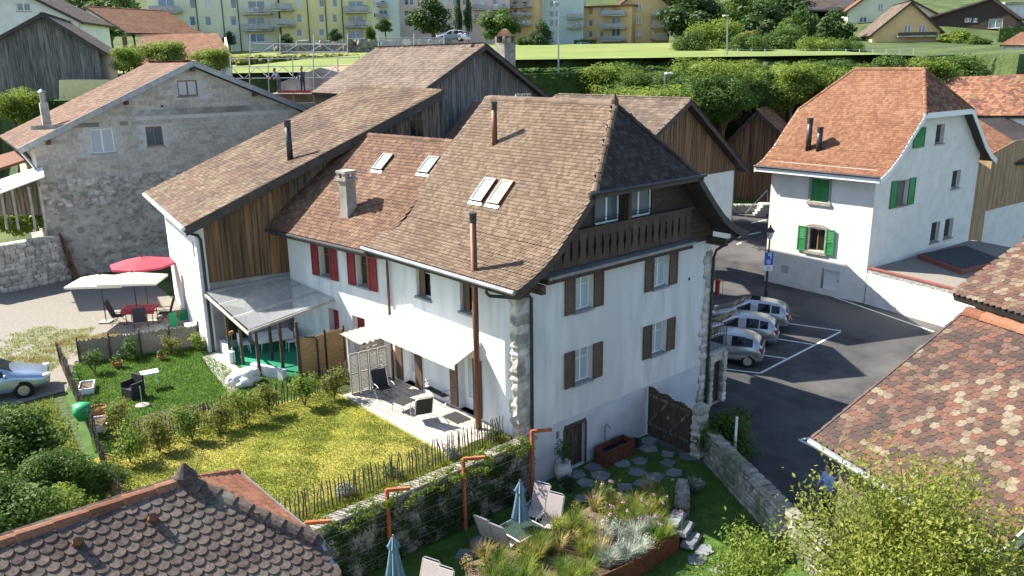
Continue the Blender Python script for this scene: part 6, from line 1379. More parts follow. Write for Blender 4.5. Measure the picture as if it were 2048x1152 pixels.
mb=MB(); a,b=W(540,187,59.5),W(700,187,59.5); mb.prism([a,b,b+FW*2.5,a+FW*2.5],Vector((0,0,-.06))); mb.build('deck','wood_pale',sc)
mb=MB(); mb.prism([W(545,215,61.5),W(700,230,61.5),W(740,160,61.5),W(640,135,61.5),W(560,165,61.5)],FW*6); tag(mb.build('construction_wall','cement'),'pale unfinished wall behind the scaffold workers','wall')
sheet_=MB(); sheet_.prism([W(640,165,62),W(765,160,62),W(765,128,64),W(660,130,64)],FW*5); tag(sheet_.build('construction_roof','wood_light'),'bare boarded roof under construction behind the scaffold','roof')
p=W(560,186,60); person('person',(p.x,p.y,p.z),HD+2.3,'worker in grey shirt leaning on the scaffold rail, left one',(.25,.27,.34),(.06,.07,.12),dict(che=(.14,0,1.25),nek=(.24,0,1.43),hed=(.3,0,1.53),ls=(.2,.19,1.38),rs=(.2,-.19,1.38),lw=(.5,.3,1.05),rw=(.5,-.3,1.05),le=(.3,.3,1.15),re=(.3,-.3,1.15)))
p=W(607,186,60); person('person',(p.x,p.y,p.z),HD+2.9,'worker in dark clothes standing on the scaffold, right one',(.05,.05,.08),(.04,.04,.06),dict(lw=(.3,.0,1.2),le=(.15,.25,1.15)))
# ================================================================= far buildings
def block(name,label,x0,x1,ybot,ytop,f,m,depth=12,yaw=0,wins=(),balc=(),roof=None,sidem=None,gm='glass',shut=None,pipes=(),cat='apartment block'):
    a=W(x0,ybot,f); d=Matrix.Rotation(math.radians(yaw),3,'Z')@RT; fr=Fr(a[:2],math.degrees(math.atan2(d.y,d.x)),-1)
    if (CAM-fr.P).dot(fr.n)<0: fr.n=-fr.n
    u1=fr.px(x1,ybot)[0]; zt=fr.px((x0+x1)/2,ytop)[1]; zb=min(a.z,fr.px(x1,ybot)[1])-2
    h=empty(name,(a.x,a.y,a.z),label,cat); hol=[fr.rect(*w) for w in wins]
    wall(fr,[(0,zb),(u1,zb),(u1,zt),(0,zt)],hol,m,h,depth=.25)
    for u in (0,u1): mb=MB(); mb.prism([fr.pt(u,zb,-.01),fr.pt(u,zt,-.01),fr.pt(u,zt,-depth),fr.pt(u,zb,-depth)],fr.d*(.1 if u==0 else -.1)); mb.build('side_wall',sidem or m,h)
    mb=MB(); mb.prism([fr.pt(-.4,zt,.5),fr.pt(u1+.4,zt,.5),fr.pt(u1+.4,zt,-depth),fr.pt(-.4,zt,-depth)],Vector((0,0,.3))); mb.build('roof',roof or 'cement',h)
    for q in hol: window(fr,q,h,gm=random.choice(['glass','glass_blue','glass_blue','glass_pale']),depth=.12,bars=1 if q[2]-q[0]>1.3 else 0,cross=False,sill=None,t=.07)
    for (bx0,by0,bx1,by1) in balc:   # by0 slab y, by1 rail top y
        r=fr.rect(bx0,by0,bx1,by1); mb=MB(); fr.box(mb,r[0],r[1]-.25,r[2],r[1],0,1.5); bl=mb.build('balcony','cement',h)
        mb=MB(); fr.box(mb,r[0],r[1]+.08,r[2],r[3],1.42,1.47); mb.build('balustrade','net' if rnd()<.4 else 'zinc',bl)
        for k in range(3): mb=MB(); c=fr.pt(U(r[0]+.4,r[2]-.4),r[1]+.4,.8); mb.box(c,(.6,.5,U(.5,.9)),U(0,2)); mb.build('balcony_item',random.choice(['cloth_grey','plastic_white','leaf_mid','shutter_red']),bl)
    for px in pipes: u=fr.px(px,ybot)[0]; mb=MB(); mb.tube([fr.pt(u,zb,.1),fr.pt(u,zt,.1)],.07,5); mb.build('downpipe','dark_metal',h)
    return h
mat('plaster_cream',(.58,.58,.42),(.64,.64,.48),.5,.9); mat('plaster_lemon',(.60,.54,.26),(.66,.60,.31),.5,.9); mat('plaster_orange',(.60,.40,.19),(.66,.46,.24),.5,.9); mat('plaster_pink',(.60,.45,.42),(.66,.5,.47),.5,.9); mat('plaster_mint',(.48,.56,.54),(.54,.62,.60),.5,.9)
rowsA=[(-4,19),(30,51),(64,86)]
block('cream_apartment_block','cream apartment block with balconies at the top left',304,562,92,-60,128,'plaster_cream',sidem='plaster_cream',yaw=4,
  wins=[w for y0,y1 in ((-2,17),(32,51),(65,82)) for w in ((378,y0,392,y1),(409,y0,423,y1),(460,y0,474,y1))]+[(315,y0,350,y1) for y0,y1 in ((-4,18),(30,54))]+[(495,y0,530,y1) for y0,y1 in ((2,19),(34,50),(67,84))],
  balc=[(305,24,364,12),(307,58,367,45),(486,27,545,16),(488,60,547,48)],pipes=(401,452,483))
block('lemon_apartment_block','lemon yellow apartment block right of the cream one',566,738,92,-60,128,'plaster_lemon',yaw=4,
  wins=[w for y0,y1 in ((-6,14),(28,45),(58,72)) for w in ((592,y0,604,y1),(637,y0,649,y1),(664,y0,675,y1))]+[(696,y0,727,y1) for y0,y1 in ((2,20),(32,48),(60,77))],
  balc=[(546,20,588,8),(547,51,590,38),(690,24,742,13),(691,53,742,43)],pipes=(621,656,689))
block('white_apartment_block','narrow white apartment block beyond the lemon one',736,800,70,-50,165,'plaster_mint',wins=[(745,y,752,y+10) for y in (2,25)]+[(758,y,775,y+10) for y in (20,42)],balc=[(755,12,776,5),(755,36,778,28)])
block('red_awning_house','ochre apartment house with a red awning',776,802,60,3,170,'plaster_orange',wins=[(775,14,789,28),(796,16,800,24)],roof='tile_orange')
block('pink_apartment_block','pink apartment block behind the round tree',803,1020,66,-50,168,'plaster_pink',wins=[(x,y,x+9,y+12) for y in (-2,20,40) for x in (808,818,885,905,925,960,985)],balc=[(945,18,975,10),(945,40,975,32),(985,18,1016,10),(985,40,1016,32)])
block('ochre_balcony_block','ochre apartment block with stacked balconies left of the white one',1020,1078,66,-40,172,'plaster_orange',yaw=-10,wins=[(x,y,x+12,y+11) for y in (0,18,36) for x in (1026,1048)],balc=[(1022,14,1065,7),(1022,32,1065,25),(1022,50,1065,43)])
block('mint_apartment_block','pale mint apartment block behind the lamp post',1082,1166,68,-40,175,'plaster_mint',yaw=-8,wins=[(x,y,x+9,y+12) for y in (2,22,40) for x in (1098,1110)],balc=[(1135,37,1166,28),(1135,55,1166,47)],roof='tile_barn2')
ob=block('orange_apartment_block','orange-yellow apartment house with white balconies above the meadow',1165,1262,103,14,178,'plaster_orange',yaw=-25,depth=10,
  wins=[(x,y,x+8,y+13) for y in (15,40,62) for x in (1177,1199)]+[(1223,y,1240,y+15) for y in (8,33,58)],balc=[(1206,31,1254,20),(1206,57,1254,46),(1206,81,1254,71)],roof='tile_orange')
gable_house('orange_gable_wing','orange gabled wing of the apartment house above the meadow',(1238,10),(1290,-28),(1345,14),176,103,14,0,'plaster_orange','tile_orange',cat='apartment block',wins=((1272,7,1283,22),(1272,33,1283,48),(1272,58,1283,73),(1270,85,1282,98),(1303,34,1308,44),(1303,60,1308,69)))
e=empty('side_balconies',tuple(W(1325,60,175)),'stacked white-railed balconies on the right side of the orange house','balconies')
for y in (30,54,78): mb=MB(); a,b=W(1304,y,174.5),W(1336,y,174.5); mb.prism([a,b,b+FW*2,a+FW*2],Vector((0,0,-.3))); mb.build('balcony','cement',e); mb=MB(); mb.prism([a,b,b+Vector((0,0,1.1)),a+Vector((0,0,1.1))],FW*.05); mb.build('balustrade','net',e)
# hill houses on the right
def hipchalet(): pass
gable_house('cream_chalet','cream house with brown roof and yellow shutters on the right hillside',(1690,24),(1765,-30),(1880,30),150,66,10,-14,'plaster_cream','tile_orange',wins=((1720,34,1733,45),(1757,8,1766,20),(1758,33,1770,42)))
ch,cf=gable_house('ochre_chalet','ochre chalet with half-timbered balcony and large brown roof on the right hillside',(1738,72),(1822,4),(1888,66),128,126,11,-12,'plaster_orange','tile_barn2',wins=((1809,50,1821,68),(1838,50,1850,68),(1797,82,1809,98),(1835,82,1862,98)))
for y in (72,104): mb=MB(); r=cf.rect(1792,y,1870,y-8); cf.box(mb,r[0],r[1]-.2,r[2],r[1],0,1.3); bl=mb.build('balcony','cement',ch); mb=MB(); cf.box(mb,r[0],r[1],r[2],r[3],1.22,1.28); mb.build('balustrade','wood_brown',bl)
gable_house('orange_roof_villa','dark-boarded villa with bright orange roof at the upper right',(1855,36),(1985,-4),(2042,38),140,70,9,-35,'wood_clad','tile_orange',wins=((1930,36,1942,44),(1947,36,1954,44),(1978,38,2004,56)))
block('white_villa','plain white villa at the upper right edge',2003,2075,68,8,150,'plaster',wins=[(2014,18,2022,28),(2030,36,2042,42)],cat='house')
block('grey_garage_wall','long grey garage with green roof terrace on the right hillside',1872,1945,122,96,122,'cement',cat='garage',depth=6)
simple_roof_house('salmon_roof_house','white house with salmon roof cut off by the right edge',W(2000,90,105),W(2120,92,100),W(2040,66,110),W(2130,60,108),'tile_orange','plaster',6)
simple_roof_house('dark_roof_house','house with dark brown roof among the hillside trees',W(1605,22,160),W(1700,20,160),W(1600,-12,170),W(1720,-20,170),'tile_dark','cement',20)
# field
mb=MB(); fs_=[84+4*i for i in range(23)]; ls_=[-75+5*i for i in range(24)]
Vv=[]
for f in fs_:
    for l in ls_: p=Vector((CAM.x,CAM.y,0))+FW*f+RT*l; Vv.append((p.x,p.y,hz(p.x,p.y)+.12))
n=len(ls_); mb.add(Vv,[(j*n+i,j*n+i+1,(j+1)*n+i+1,(j+1)*n+i) for j in range(len(fs_)-1) for i in range(n-1)]); tag(mb.build('meadow','meadow',smooth=True),kind='structure')
stone_=MB(); 
e=empty('boulder_wall',tuple(W(750,110,118)),'dark boulder retaining wall below the lemon apartment block','wall')
for k in range(70): mb=MB(); p=W(U(555,905),U(86,112),119); rock(mb,p,(1.7,1.2,1.1),.25,U(0,3)); mb.build('boulder','stone_dark',e)
a,b=W(1440,462,64.5),W(1560,455,64.5); a.z=b.z=-1.6
stonewall('terrace_wall',[(a.x,a.y,0),(b.x,b.y,0)],2.0,.4,'old stone terrace wall with steps beyond the road beside the white house',m='stone',zb=-1.7,n_ind=120)
mb=MB(); mb.prism([Vector((a.x,a.y,.25)),Vector((b.x,b.y,.25)),Vector((b.x,b.y,.9))+FW*6,Vector((a.x,a.y,.9))+FW*6],Vector((0,0,-.2))); tag(mb.build('terrace_garden','grass_lush'),kind='structure')
e=empty('terrace_steps',tuple(W(1515,445,63.5)),'grey concrete steps with a steel handrail climbing the terrace wall','steps')
for k in range(8): p=W(1497+5*k,452-6*k,63.8); mb=MB(); mb.box((p.x,p.y,p.z),(1.4,.8,.2),HD); mb.build('step','cement',e)
mb=MB(); mb.tube([W(1492,448,63.2),W(1492,425,63.2),W(1535,380,63.2),W(1535,402,63.2)],.04,6); mb.build('handrail','steel',e)
# street lights / poles in the field
for k,(px,yb,yt,f,lab) in enumerate(((1117,142,5,84,'tall grey lamp mast standing at the hedge below the meadow'),(1330,190,148,66,'small street lamp above the brown house roof'),(1455,130,32,95,'tall pale mast beside the court fence'),(1033 if 0 else 1781,165,128,80,'small street lamp in the trees behind the orange roof'))):
    b=W(px,yb,f); t=W(px,yt,f); e=empty('lamp_mast',tuple(b),lab,'lamp mast'); mb=MB(); mb.tube([b-Vector((0,0,2)),t],[.11,.07],6); mb.build('mast','zinc',e); mb=MB(); mb.box(t+Vector((0,0,.05))+RT*(-.2 if k!=1 else .3),(.9,.5,.1),HD); mb.build('lamp_head','plastic_white',e)
e=empty('court_fence',tuple(W(1600,130,92)),'tall wire court fence with steel posts on the right hillside','fence')
for px in range(1448,1830,27): mb=MB(); mb.tube([W(px,134,92),W(px+1,98,92)],.05,5); mb.build('post','steel',e)
for y in (99,106,113,120,127): mb=MB(); mb.tube([W(1448,y,92),W(1820,y,92)],.012,4); mb.build('wire','steel',e)
for k,(px,py,f,lab) in enumerate(((1160,100,168,'silver car parked beside the clipped hedge above the meadow'),(905,82,120,'dark car parked behind the barn ridge gull'))):
    p=W(px,py,f); car('parked_car',(p.x,p.y,p.z),HD+1.4,'car_silver' if k==0 else 'cloth_grey',lab,1.5,2.1)
# ================================================================= vegetation
def crown_mesh(n_cl,leaves_n,size,mname,zsq=.85,seed=1):
    random.seed(seed); mb=MB()
    for i in range(n_cl):
        d=Vector((random.gauss(0,1),random.gauss(0,1),random.gauss(0,1))).normalized()*U(.3,.78); c=(d.x,d.y,d.z*zsq); r=U(.26,.44); leaves(mb,c,(r,r,r*.8),leaves_n//n_cl,size)
    k_=max(max(abs(c) for c in v) for v in mb.v)*.88; mb.v=[tuple(c/k_ for c in v) for v in mb.v]; me=mb.mesh('crown'); me.materials.append(MATS[mname]); return me
CR={}
for k,(mn,nc,nl,sz) in dict(mid=('leaf_mid',16,3600,.13),dark=('leaf_dark',16,3600,.13),light=('leaf_light',14,3000,.14),yellow=('leaf_yellow',14,3000,.14),olive=('leaf_olive',14,3000,.13),fine=('leaf_mid',30,9000,.075),finel=('leaf_light',30,9000,.075)).items(): CR[k]=crown_mesh(nc,nl,sz,mn,seed=len(mn)*3+len(k))
random.seed(11)
TRK=MB(); TRK.tube([(0,0,0),(.03,.02,.5),(0,.03,1)],[.09,.07,.05],7)
for a in range(4): TRK.tube([(0,.02,.7),(.2*math.cos(a*1.6),.25*math.sin(a*1.6),.88),(.35*math.cos(a*1.6),.35*math.sin(a*1.6),.98)],[.04,.025,.012],5)
TRKM=TRK.mesh('trunk'); TRKM.materials.append(MATS['bark'])
def tree(name,p,rx,rz_,kind,label,trunk=None,group=None,cat='tree'):
    """p = crown centre; trunk down to ground"""
    p=Vector(p); g=hz(p.x,p.y) if trunk is None else trunk; g=min(g,p.z-rz_*.6)
    e=empty(name,(p.x,p.y,g),label,cat,group); o=bpy.data.objects.new('crown',CR[kind]); COL.objects.link(o); o.parent=e; o.location=(0,0,p.z-g); o.scale=(rx,rx*U(.85,1.1),rz_); o.rotation_euler=(0,0,U(0,6))
    t=bpy.data.objects.new('trunk',TRKM); COL.objects.link(t); t.parent=e; H=max(.3,p.z-g); t.scale=(rx,rx,H); return e
def tpx(name,px,py,f,r,kind,label,ry=None,**k): p=W(px,py,f); s=f/FPX; return tree(name,p,r*s,(ry or r)*s,kind,label,**k)
T_=[('broadleaf_tree',865,35,150,48,'dark','dark round tree in front of the pink apartment block',38),('broadleaf_tree',1000,52,150,45,'mid','rounded green tree left of the clipped bush above the meadow',38),('clipped_bush',1087,77,140,28,'dark','tall clipped dark bush left of the lamp mast',32),('clipped_bush',1045,86,140,15,'mid','small round bush between the two larger ones',15),
('cypress_tree',918,28,160,9,'dark','slim dark cypress, left of the pair',42),('cypress_tree',935,26,160,9,'dark','slim dark cypress, right of the pair',46),
('broadleaf_tree',1415,95,140,62,'mid','large green tree right of the orange apartment house',48),('broadleaf_tree',1390,30,185,60,'dark','dark wooded tree behind the orange house, left',45),('broadleaf_tree',1470,45,180,62,'mid','wooded tree behind the mast',50),('broadleaf_tree',1540,50,150,55,'dark','dark tree left of the hillside chalets',45),('broadleaf_tree',1600,60,140,50,'mid','green tree below the dark-roofed hillside house',45),('broadleaf_tree',1660,65,135,45,'dark','dark tree left of the cream chalet',40),('broadleaf_tree',1500,85,125,40,'olive','olive toned tree behind the court fence',35),('broadleaf_tree',1700,100,118,36,'mid','bush-like tree below the cream chalet',30),('broadleaf_tree',1910,75,125,36,'light','bright shrub tree right of the ochre chalet',22),('broadleaf_tree',1950,88,120,30,'mid','green bush above the garage wall',20),
('broadleaf_tree',1350,12,230,60,'mid','hilltop tree above the orange house',40),('broadleaf_tree',1430,0,240,60,'dark','hilltop tree above the mast',40),('broadleaf_tree',1520,5,230,60,'mid','hilltop tree left of the dark roof',40),('broadleaf_tree',1600,-5,250,60,'dark','hilltop tree behind the dark roof',36),
('broadleaf_tree',240,20,150,60,'mid','hill tree left of the cream apartment block',40),('broadleaf_tree',190,5,190,60,'dark','hill tree behind the orange bungalow',36),('broadleaf_tree',110,10,200,60,'mid','hill tree above the dark barn',30),('broadleaf_tree',265,55,118,26,'light','light green shrub tree below the cream block',20),('broadleaf_tree',220,62,105,36,'dark','dark hedge-like tree below the bungalow',14),
('broadleaf_tree',255,118,66,42,'finel','leafy walnut tree left of the grey roof ridge',38),('broadleaf_tree',330,105,68,50,'finel','leafy walnut tree in front of the red cottage roof',34),('broadleaf_tree',425,118,64,44,'finel','leafy tree right of the grey roof ridge',32),('broadleaf_tree',40,215,58,62,'finel','bright yellow-green tree at the left edge',55),
('broadleaf_tree',1360,185,70,70,'fine','broad dark tree behind the brown plank gable',55),('broadleaf_tree',1450,195,66,62,'fine','large leafy tree left of the orange roof',66),('broadleaf_tree',1290,168,74,50,'finel','bright leafy tree behind the main hip',30),('broadleaf_tree',1420,160,76,60,'finel','bright tree above the plank shed',32),('broadleaf_tree',1560,165,74,70,'fine','green tree behind the orange roof, left end',36),('broadleaf_tree',1680,160,76,70,'finel','bright tree behind the orange roof, middle',30),('broadleaf_tree',1790,158,76,60,'fine','green tree behind the orange roof, right end',28),('broadleaf_tree',1870,160,80,50,'finel','bright tree behind the mossy roof',26),
('broadleaf_tree',1375,92,112,48,'fine','large leafy tree at the right end of the meadow, nearest the orange house',40),('broadleaf_tree',1435,78,116,58,'finel','tall sunlit tree at the right end of the meadow beside the mast',56),('broadleaf_tree',1500,96,108,48,'fine','dark leafy tree behind the court fence, leftmost',38),('broadleaf_tree',1565,88,112,56,'fine','wide leafy tree behind the middle of the court fence',46),('broadleaf_tree',1630,98,106,46,'finel','sunlit tree behind the right half of the court fence',34),('broadleaf_tree',1690,104,104,40,'fine','leafy tree at the right end of the court fence',28),('broadleaf_tree',1400,35,170,70,'dark','dark wood tree rising behind the meadow end',50),('broadleaf_tree',1490,30,170,70,'mid','green wood tree rising left of the dark-roofed house',48),('broadleaf_tree',1570,25,165,60,'dark','dark wood tree just left of the dark-roofed house',40),
('broadleaf_tree',570,80,124,16,'dark','dark bush in front of the lemon block, left',12),('broadleaf_tree',668,72,124,16,'dark','round dark bush in front of the lemon block, right',13),('broadleaf_tree',770,52,150,20,'dark','dark bush below the ochre house',14),('broadleaf_tree',740,70,122,14,'mid','green bush at the end of the boulder wall',22),('broadleaf_tree',458,78,126,14,'dark','dark shrub at the foot of the cream block',14)]
for i,(nm,px,py,f,r,kd,lab,ry) in enumerate(T_): tpx(nm,px,py,f,r,kd,lab,ry,group='trees and bushes on the hillside')
ORD=['first','second','third']+['%dth'%i for i in range(4,47)]
ob_=[]
for k in range(44):
    f=U(60,78); px=1200+720*(k+rnd())/44; py=U(152,176)+(78-f)*3.2; p=W(px,py,f)
    if px>1400 and f<70: f=U(71,79); p=W(px,U(148,168),f)
    ob_.append((proj(p)[0],p))
ob_.sort(key=lambda t:t[0])
for k,(q_,p) in enumerate(ob_): kd=random.choice(('finel','finel','fine')); tree('orchard_tree',p,U(2.4,3.4),U(1.8,2.6),kd,('bright' if kd=='finel' else 'deeper')+' green tree, '+ORD[k]+' from the left in the dense band behind the houses',trunk=hz(p.x,p.y),group='dense tree band behind the houses')
def hedge(name,p,q,h,t,m,label,dens=120,size=.2,core='leaf_hedge',zb=None):
    p,q=Vector(p),Vector(q); L=(q-p).length; d=(q-p).normalized(); nrm=Vector((-d.y,d.x,0)); e=empty(name,tuple(p),label,'hedge')
    mb=MB(); mb.beam(p+Vector((0,0,h*.47)),q+Vector((0,0,h*.47)),t*.8,h*.92); mb.build('core',core,e); mb=MB()
    for i in range(int(L*(h*2+t)*dens/10)):
        u=U(0,L); s=rnd(); 
        if s<.3: c=p+d*u+nrm*U(-t/2,t/2)+Vector((0,0,h+U(-.15,.12))); nn=Vector((U(-.5,.5),U(-.5,.5),1))
        else: sd_=1 if s<.65 else -1; c=p+d*u+nrm*sd_*(t/2+U(-.1,.1))+Vector((0,0,U(0,h))); nn=nrm*sd_+Vector((U(-.6,.6),U(-.6,.6),U(-.2,.8)))
        nn.normalize(); tt=nn.orthogonal().normalized(); tt=Matrix.Rotation(U(0,6),3,nn)@tt; b=nn.cross(tt); s=size*U(.6,1.3); mb.add([c-tt*s*.5,c+b*s*.35,c+tt*s*.5,c-b*s*.35],[(0,1,2,3)])
    mb.build('foliage',m,e); return e
a,b=W(1010,205,74),W(1330,205,80); zt=W(1150,137,77).z; a.z=b.z=min(a.z,b.z)-2; hedge('tall_hedge',a,b,zt-a.z,2.2,'leaf_hedge','tall dark clipped hedge along the lower edge of the meadow',dens=70,size=.35)
a,b=W(1330,190,80),W(1960,180,80); a.z=b.z=3; hedge('wild_hedge',a,b,W(1600,133,80).z-3,3.5,'leaf_mid','long bushy hedge below the court fence',dens=40,size=.5)
a,b=W(470,128,105),W(735,118,112); a.z=b.z=W(600,130,108).z-1; hedge('field_hedge',a,b,2.2,4,'leaf_olive','rough grassy bank below the cream apartment block',dens=30,size=.6)
a,b=W(1150,100,170),W(1190,100,168); hedge('clipped_hedge',a,b,2,1.5,'leaf_hedge','clipped box hedge in front of the orange apartment house',dens=30,size=.4)
a,b=W(1995,85,118),W(2075,85,116); hedge('garden_hedge',a,b,2.0,2,'leaf_hedge','trimmed dark green hedge below the white villa',dens=30,size=.4)
a,b=W(112,245,60),W(162,242,60); a.z=b.z=b.z-1; hedge('box_hedge',a,b,W(135,195,60).z-a.z,1.5,'leaf_hedge','trimmed hedge in front of the yellow garage',dens=40,size=.25)
# grape vine on the stone wall at left
a,b=onz(-30,560,0),onz(140,545,0); e=empty('grape_vine',tuple(a),'sprawling grape vine on top of the old stone wall','vine'); mb=MB()
for i in range(26): p=a+(b-a)*(i/25); leaves(mb,(p.x+U(-.3,.6),p.y+U(.2,1.2),2.75+U(0,.75)),(.6,.7,.45),190,.2)
mb.build('foliage','leaf_light',e)
# shrubs
def shrub(px,py,z,r,h,m,label,n=900,size=.09,group='garden shrubs',stem=True):
    p=onz(px,py,z); e=empty('garden_shrub',tuple(p),label,'shrub',group); mb=MB(); k=6
    for i in range(k): leaves(mb,(U(-.45,.45)*r,U(-.45,.45)*r,h*U(.25,.8)),(r*.6,r*.6,h*.3),n//k,size,shell=.3)
    mb.build('foliage',m,e,world=False); mb=MB()
    for i in range(5): a=U(0,6.28); mb.tube([(0,0,0),(r*.3*math.cos(a),r*.3*math.sin(a),h*.5),(r*.5*math.cos(a),r*.5*math.sin(a),h*.85)],[.02,.014,.006],4)
    tag(mb.build('stems','bark',e,world=False),kind='stuff'); return e
sh=[(668,800,'leaf_olive','yellowing shrub at the right end of the dividing picket fence'),(610,812,'leaf_light','light green shrub near the lean-to corner on the picket fence'),(540,830,'leaf_olive','yellow-green shrub at the middle of the dividing picket fence'),(492,848,'leaf_yellow','tall yellow-green shrub left of the middle of the dividing fence'),(440,865,'leaf_olive','loose shrub by the fire ring on the dividing fence'),(385,880,'leaf_light','pale shrub right of the dirt circle fence'),(320,905,'leaf_olive','bushy yellowing shrub at the fence by the side garden'),(262,925,'leaf_light','bushy shrub at the left corner of the lower lawn'),(238,870,'leaf_olive','small shrub inside the fence corner')]
for px,py,m,lab in sh: shrub(px,py,0,.62,1.25,m,lab,1100,.1)
for px,py,m,lab,r,h in ((1140,975,'leaf_dark','small dark shrub at the foot of the jar planter',.4,.45),(1385,985,'leaf_silver','silvery grass clump at the low stone wall',.35,.55),(760,1000,'leaf_silver','grey-green clump under the right part of the picket fence',.0,.0),(1560,1110,'leaf_olive','olive shrub at the foot of the boundary wall',.5,.7)):
    if r: shrub(px,py,LOW,r,h,m,lab,600,.08)
for px,py,m,lab in ((905,915,'leaf_silver','lavender clump behind the picket fence near the terrace'),(785,955,'leaf_mid','green clump behind the picket fence, middle'),(690,990,'leaf_silver','grey clump behind the picket fence, left'),(985,880,'leaf_mid','weedy clump behind the fence beside the corner stones')): shrub(px,py,0,.32,.45,m,lab,420,.07)
for px,py,m,lab in ((260,712,'leaf_mid','green shrub at the middle of the reed fence'),(345,700,'leaf_olive','yellowish climber shrub at the right half of the reed fence'),(400,692,'leaf_light','tall light shrub where the reed fence meets the barn wall'),(190,740,'leaf_mid','weedy green shrub near the reed fence corner')): shrub(px,py+8,0,.55,.95,m,lab,700,.09)
# big bushes at left
for px,py,r,h,kd,lab in ((30,900,1.5,2.6,'fine','large dark bush at the left edge below the blue car'),(120,960,1.2,2.0,'fine','dark bush left of the garden corner fence'),(20,1060,1.5,2.6,'fine','large bush at the left edge above the scalloped roof'),(205,965,.8,1.3,'fine','small dark shrub against the garden corner fence'),(100,1050,1.1,1.8,'finel','lighter bush above the scalloped roof ridge')):
    p=onz(px,py+h*28,0); tree('garden_bush',(p.x,p.y,h*.55),r,h*.5,kd,lab,trunk=0,group='bushes at the left edge',cat='bush')
p=onz(1455,935,LOW); tree('road_bush',(p.x+.5,p.y+.5,LOW+1.0),1.35,1.2,'fine','dark bush behind the boundary wall beside the gate pillar',trunk=LOW,cat='bush')
p=onz(1400,905,LOW); tree('road_bush',(p.x-.1,p.y-.2,LOW+.7),.6,.75,'fine','dark climber clump at the foot of the gate pillar',trunk=LOW,cat='bush')
mb=MB(); p=onz(1467,945,LOW); mb.box((p.x,p.y,LOW+1.2),(.06,.06,1.7)); tag(mb.build('marker_stake','white_paint'),'thin white stake standing in the bush by the boundary wall','stake')
# ivy on retaining wall
e=empty('wall_ivy',(-4,-.4,LOW),'leafy climber trailing along the top wires of the retaining wall','climber'); mb=MB()
for i in range(75): x=-8.3+8.2*rnd(); leaves(mb,(x,-.55+U(-.12,.1),U(-.25,.38)),(.3,.14,.12),70,.07,shell=.2)
mb.build('trailing_foliage','leaf_light',e); mb=MB()
for i in range(150): x=-8.4+8.0*rnd(); leaves(mb,(x,-.45,U(-1.9,-.3)),(.35,.1,.35),100,.075,shell=.1)
mb.build('wall_foliage','leaf_dark',e)
# foreground tree right (leafy branches)
def leafytree(name,label,cx,spread,top,bot,nbr,m,seed,lsize=.075):
    random.seed(seed); c=Vector(cx); e=empty(name,(c.x,c.y,LOW),label,'tree'); lm=MB(); bm=MB(); bm.tube([(c.x,c.y,LOW),(c.x+.1,c.y,LOW+1.2),(c.x,c.y+.1,bot+.6)],[.14,.12,.09],8)
    for i in range(nbr):
        a=U(0,6.283); el=U(.25,1.35); L=spread*U(.7,1.25)*(1.0 if el<.9 else 1.05); st_=Vector((c.x,c.y,bot+U(-.1,.9))); d=Vector((math.cos(a)*math.cos(el),math.sin(a)*math.cos(el),math.sin(el))); pts=[st_]; 
        for k in range(1,7): d=(d+Vector((U(-.15,.15),U(-.15,.15),U(-.05,.18)))).normalized(); pts.append(pts[-1]+d*L/6)
        bm.tube(pts,[.035,.028,.022,.017,.012,.008,.004],5)
        for k in range(1,7):
            for j in range(int(30*(.5+k/6))):
                p=pts[k]+Vector((random.gauss(0,1),random.gauss(0,1),random.gauss(0,1)))*.17; nn=Vector((U(-1,1),U(-1,1),U(-.2,1.2))).normalized(); tt=Matrix.Rotation(U(0,6),3,nn)@nn.orthogonal().normalized(); b=nn.cross(tt); s=lsize*U(.6,1.3); lm.add([p-tt*s*.6,p+b*s*.3+nn*s*.07,p+tt*s*.6,p-b*s*.3+nn*s*.07],[(0,1,2,3)])
    lm.build('crown',m,e); bm.build('trunk','bark',e)
c=atL(1815,1168,14.5); leafytree('fruit_tree','yellow-green fruit tree in front of the patchwork roof',(c.x,c.y,c.z),1.75,0,c.z-.9,175,'leaf_yellow',5,.068)
c=atL(1510,1190,17); leafytree('young_fruit_tree','small pale leafy tree at the bottom edge beside the boundary wall',(c.x,c.y,c.z),1.0,0,c.z-.6,34,'leaf_light',9)
random.seed(3)
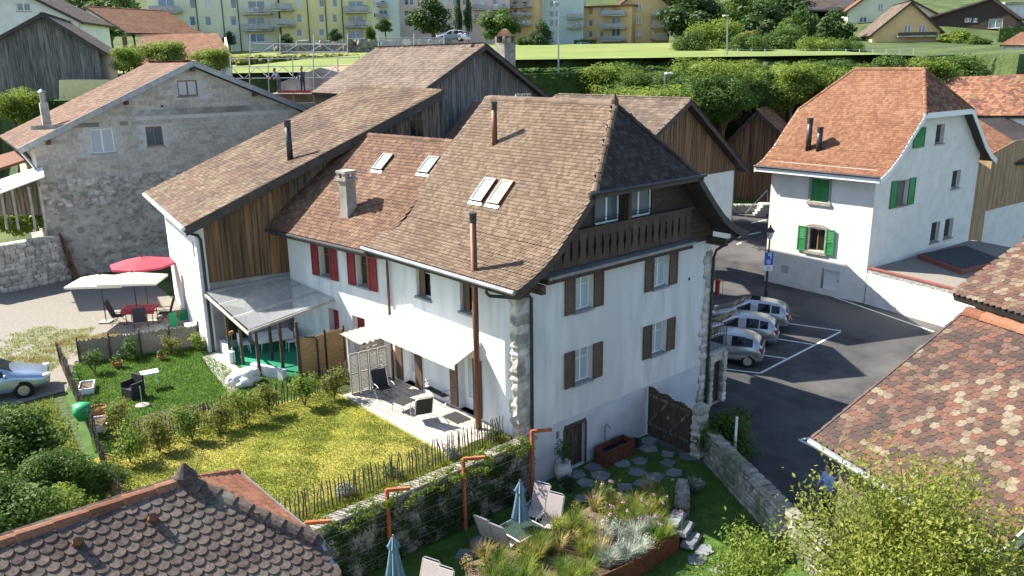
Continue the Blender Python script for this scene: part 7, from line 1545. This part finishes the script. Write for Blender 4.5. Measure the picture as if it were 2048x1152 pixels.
# ================================================================= grass
def patch(x,y): return math.sin(x*1.3+.7)*math.sin(y*1.1+1.9)+.6*math.sin(x*2.9-y*2.1)+.4*math.sin(x*5.1+y*4.3)
def blades(name,poly,n,h,m,z,w=.014,flt=None):
    xs_=[p[0] for p in poly]; ys_=[p[1] for p in poly]; mb=MB(); c=0
    while c<n:
        x,y=U(min(xs_),max(xs_)),U(min(ys_),max(ys_))
        if not inpoly(x,y,poly): continue
        if flt and not flt(x,y): continue
        c+=1; a=U(0,6.28); d=Vector((math.cos(a),math.sin(a),0)); s=Vector((-d.y,d.x,0))*w; hh=h*U(.5,1.3); b=Vector((x,y,z)); mb.add([b-s,b+s,b+d*hh*.6+Vector((0,0,hh))],[(0,1,2)])
    tag(mb.build(name,m),kind='stuff')
blades('lawn_grass',[(-11,.3),(-2.4,.3),(-2.4,7.8),(-10.8,7.8)],42000,.045,'blade',0,.012)
blades('dry_grass',[(-11,.3),(-2.4,.3),(-2.4,7.8),(-10.8,7.8)],7000,.04,'straw',0,.012,lambda x,y:patch(x,y)+U(-.5,.5)>.25)
blades('lush_grass',[(-11,.3),(-2.4,.3),(-2.4,7.8),(-10.8,7.8)],16000,.055,'blade_lush',0,.012,lambda x,y:patch(x+3,y)+U(-.5,.5)<-.15)
blades('side_grass',[(-10.4,8.1),(-.6,8.1),(-.7,9.6),(-4.2,10.8),(-4.2,15.8),(-8.6,17.3)],36000,.09,'blade_lush',0,.014)
blades('low_grass',[(-9,-6),(-2,-8),(3,-8),(6.2,-2.8),(6.2,-.3),(-9,-.6)],30000,.06,'blade_lush',LOW,.012)
blades('drive_strip',[(-30,16),(-10.5,19.5),(-7,23),(-9,24),(-14,21),(-30,18.5)],9000,.08,'blade',.01,.016,lambda x,y:patch(x,y)+U(-.4,.4)>-.1)
blades('drive_patch',[(-14,16),(-9.5,17.5),(-5.8,20.2),(-7.2,21.2),(-12,19.5)],8000,.07,'straw',.01,.016,lambda x,y:patch(x,y)+U(-.4,.4)>-.2)
blades('verge_grass',[(-14,3),(-11.1,3),(-10.2,14),(-12,14)],14000,.12,'blade',0,.014)
blades('drive_weeds',[(-11,15.2),(-8.8,18.0),(-6.5,22),(-8,22.5),(-12,18)],6000,.07,'blade',.01,.014)
blades('fence_weeds',[(-11,.08),(-.2,.08),(-.2,.75),(-11,.75)],7000,.14,'blade',0,.01)
blades('terrace_weeds',[(-2.35,.5),(-.05,.5),(-.05,6.9),(-2.35,6.9)],2500,.03,'blade',0.02,.012)
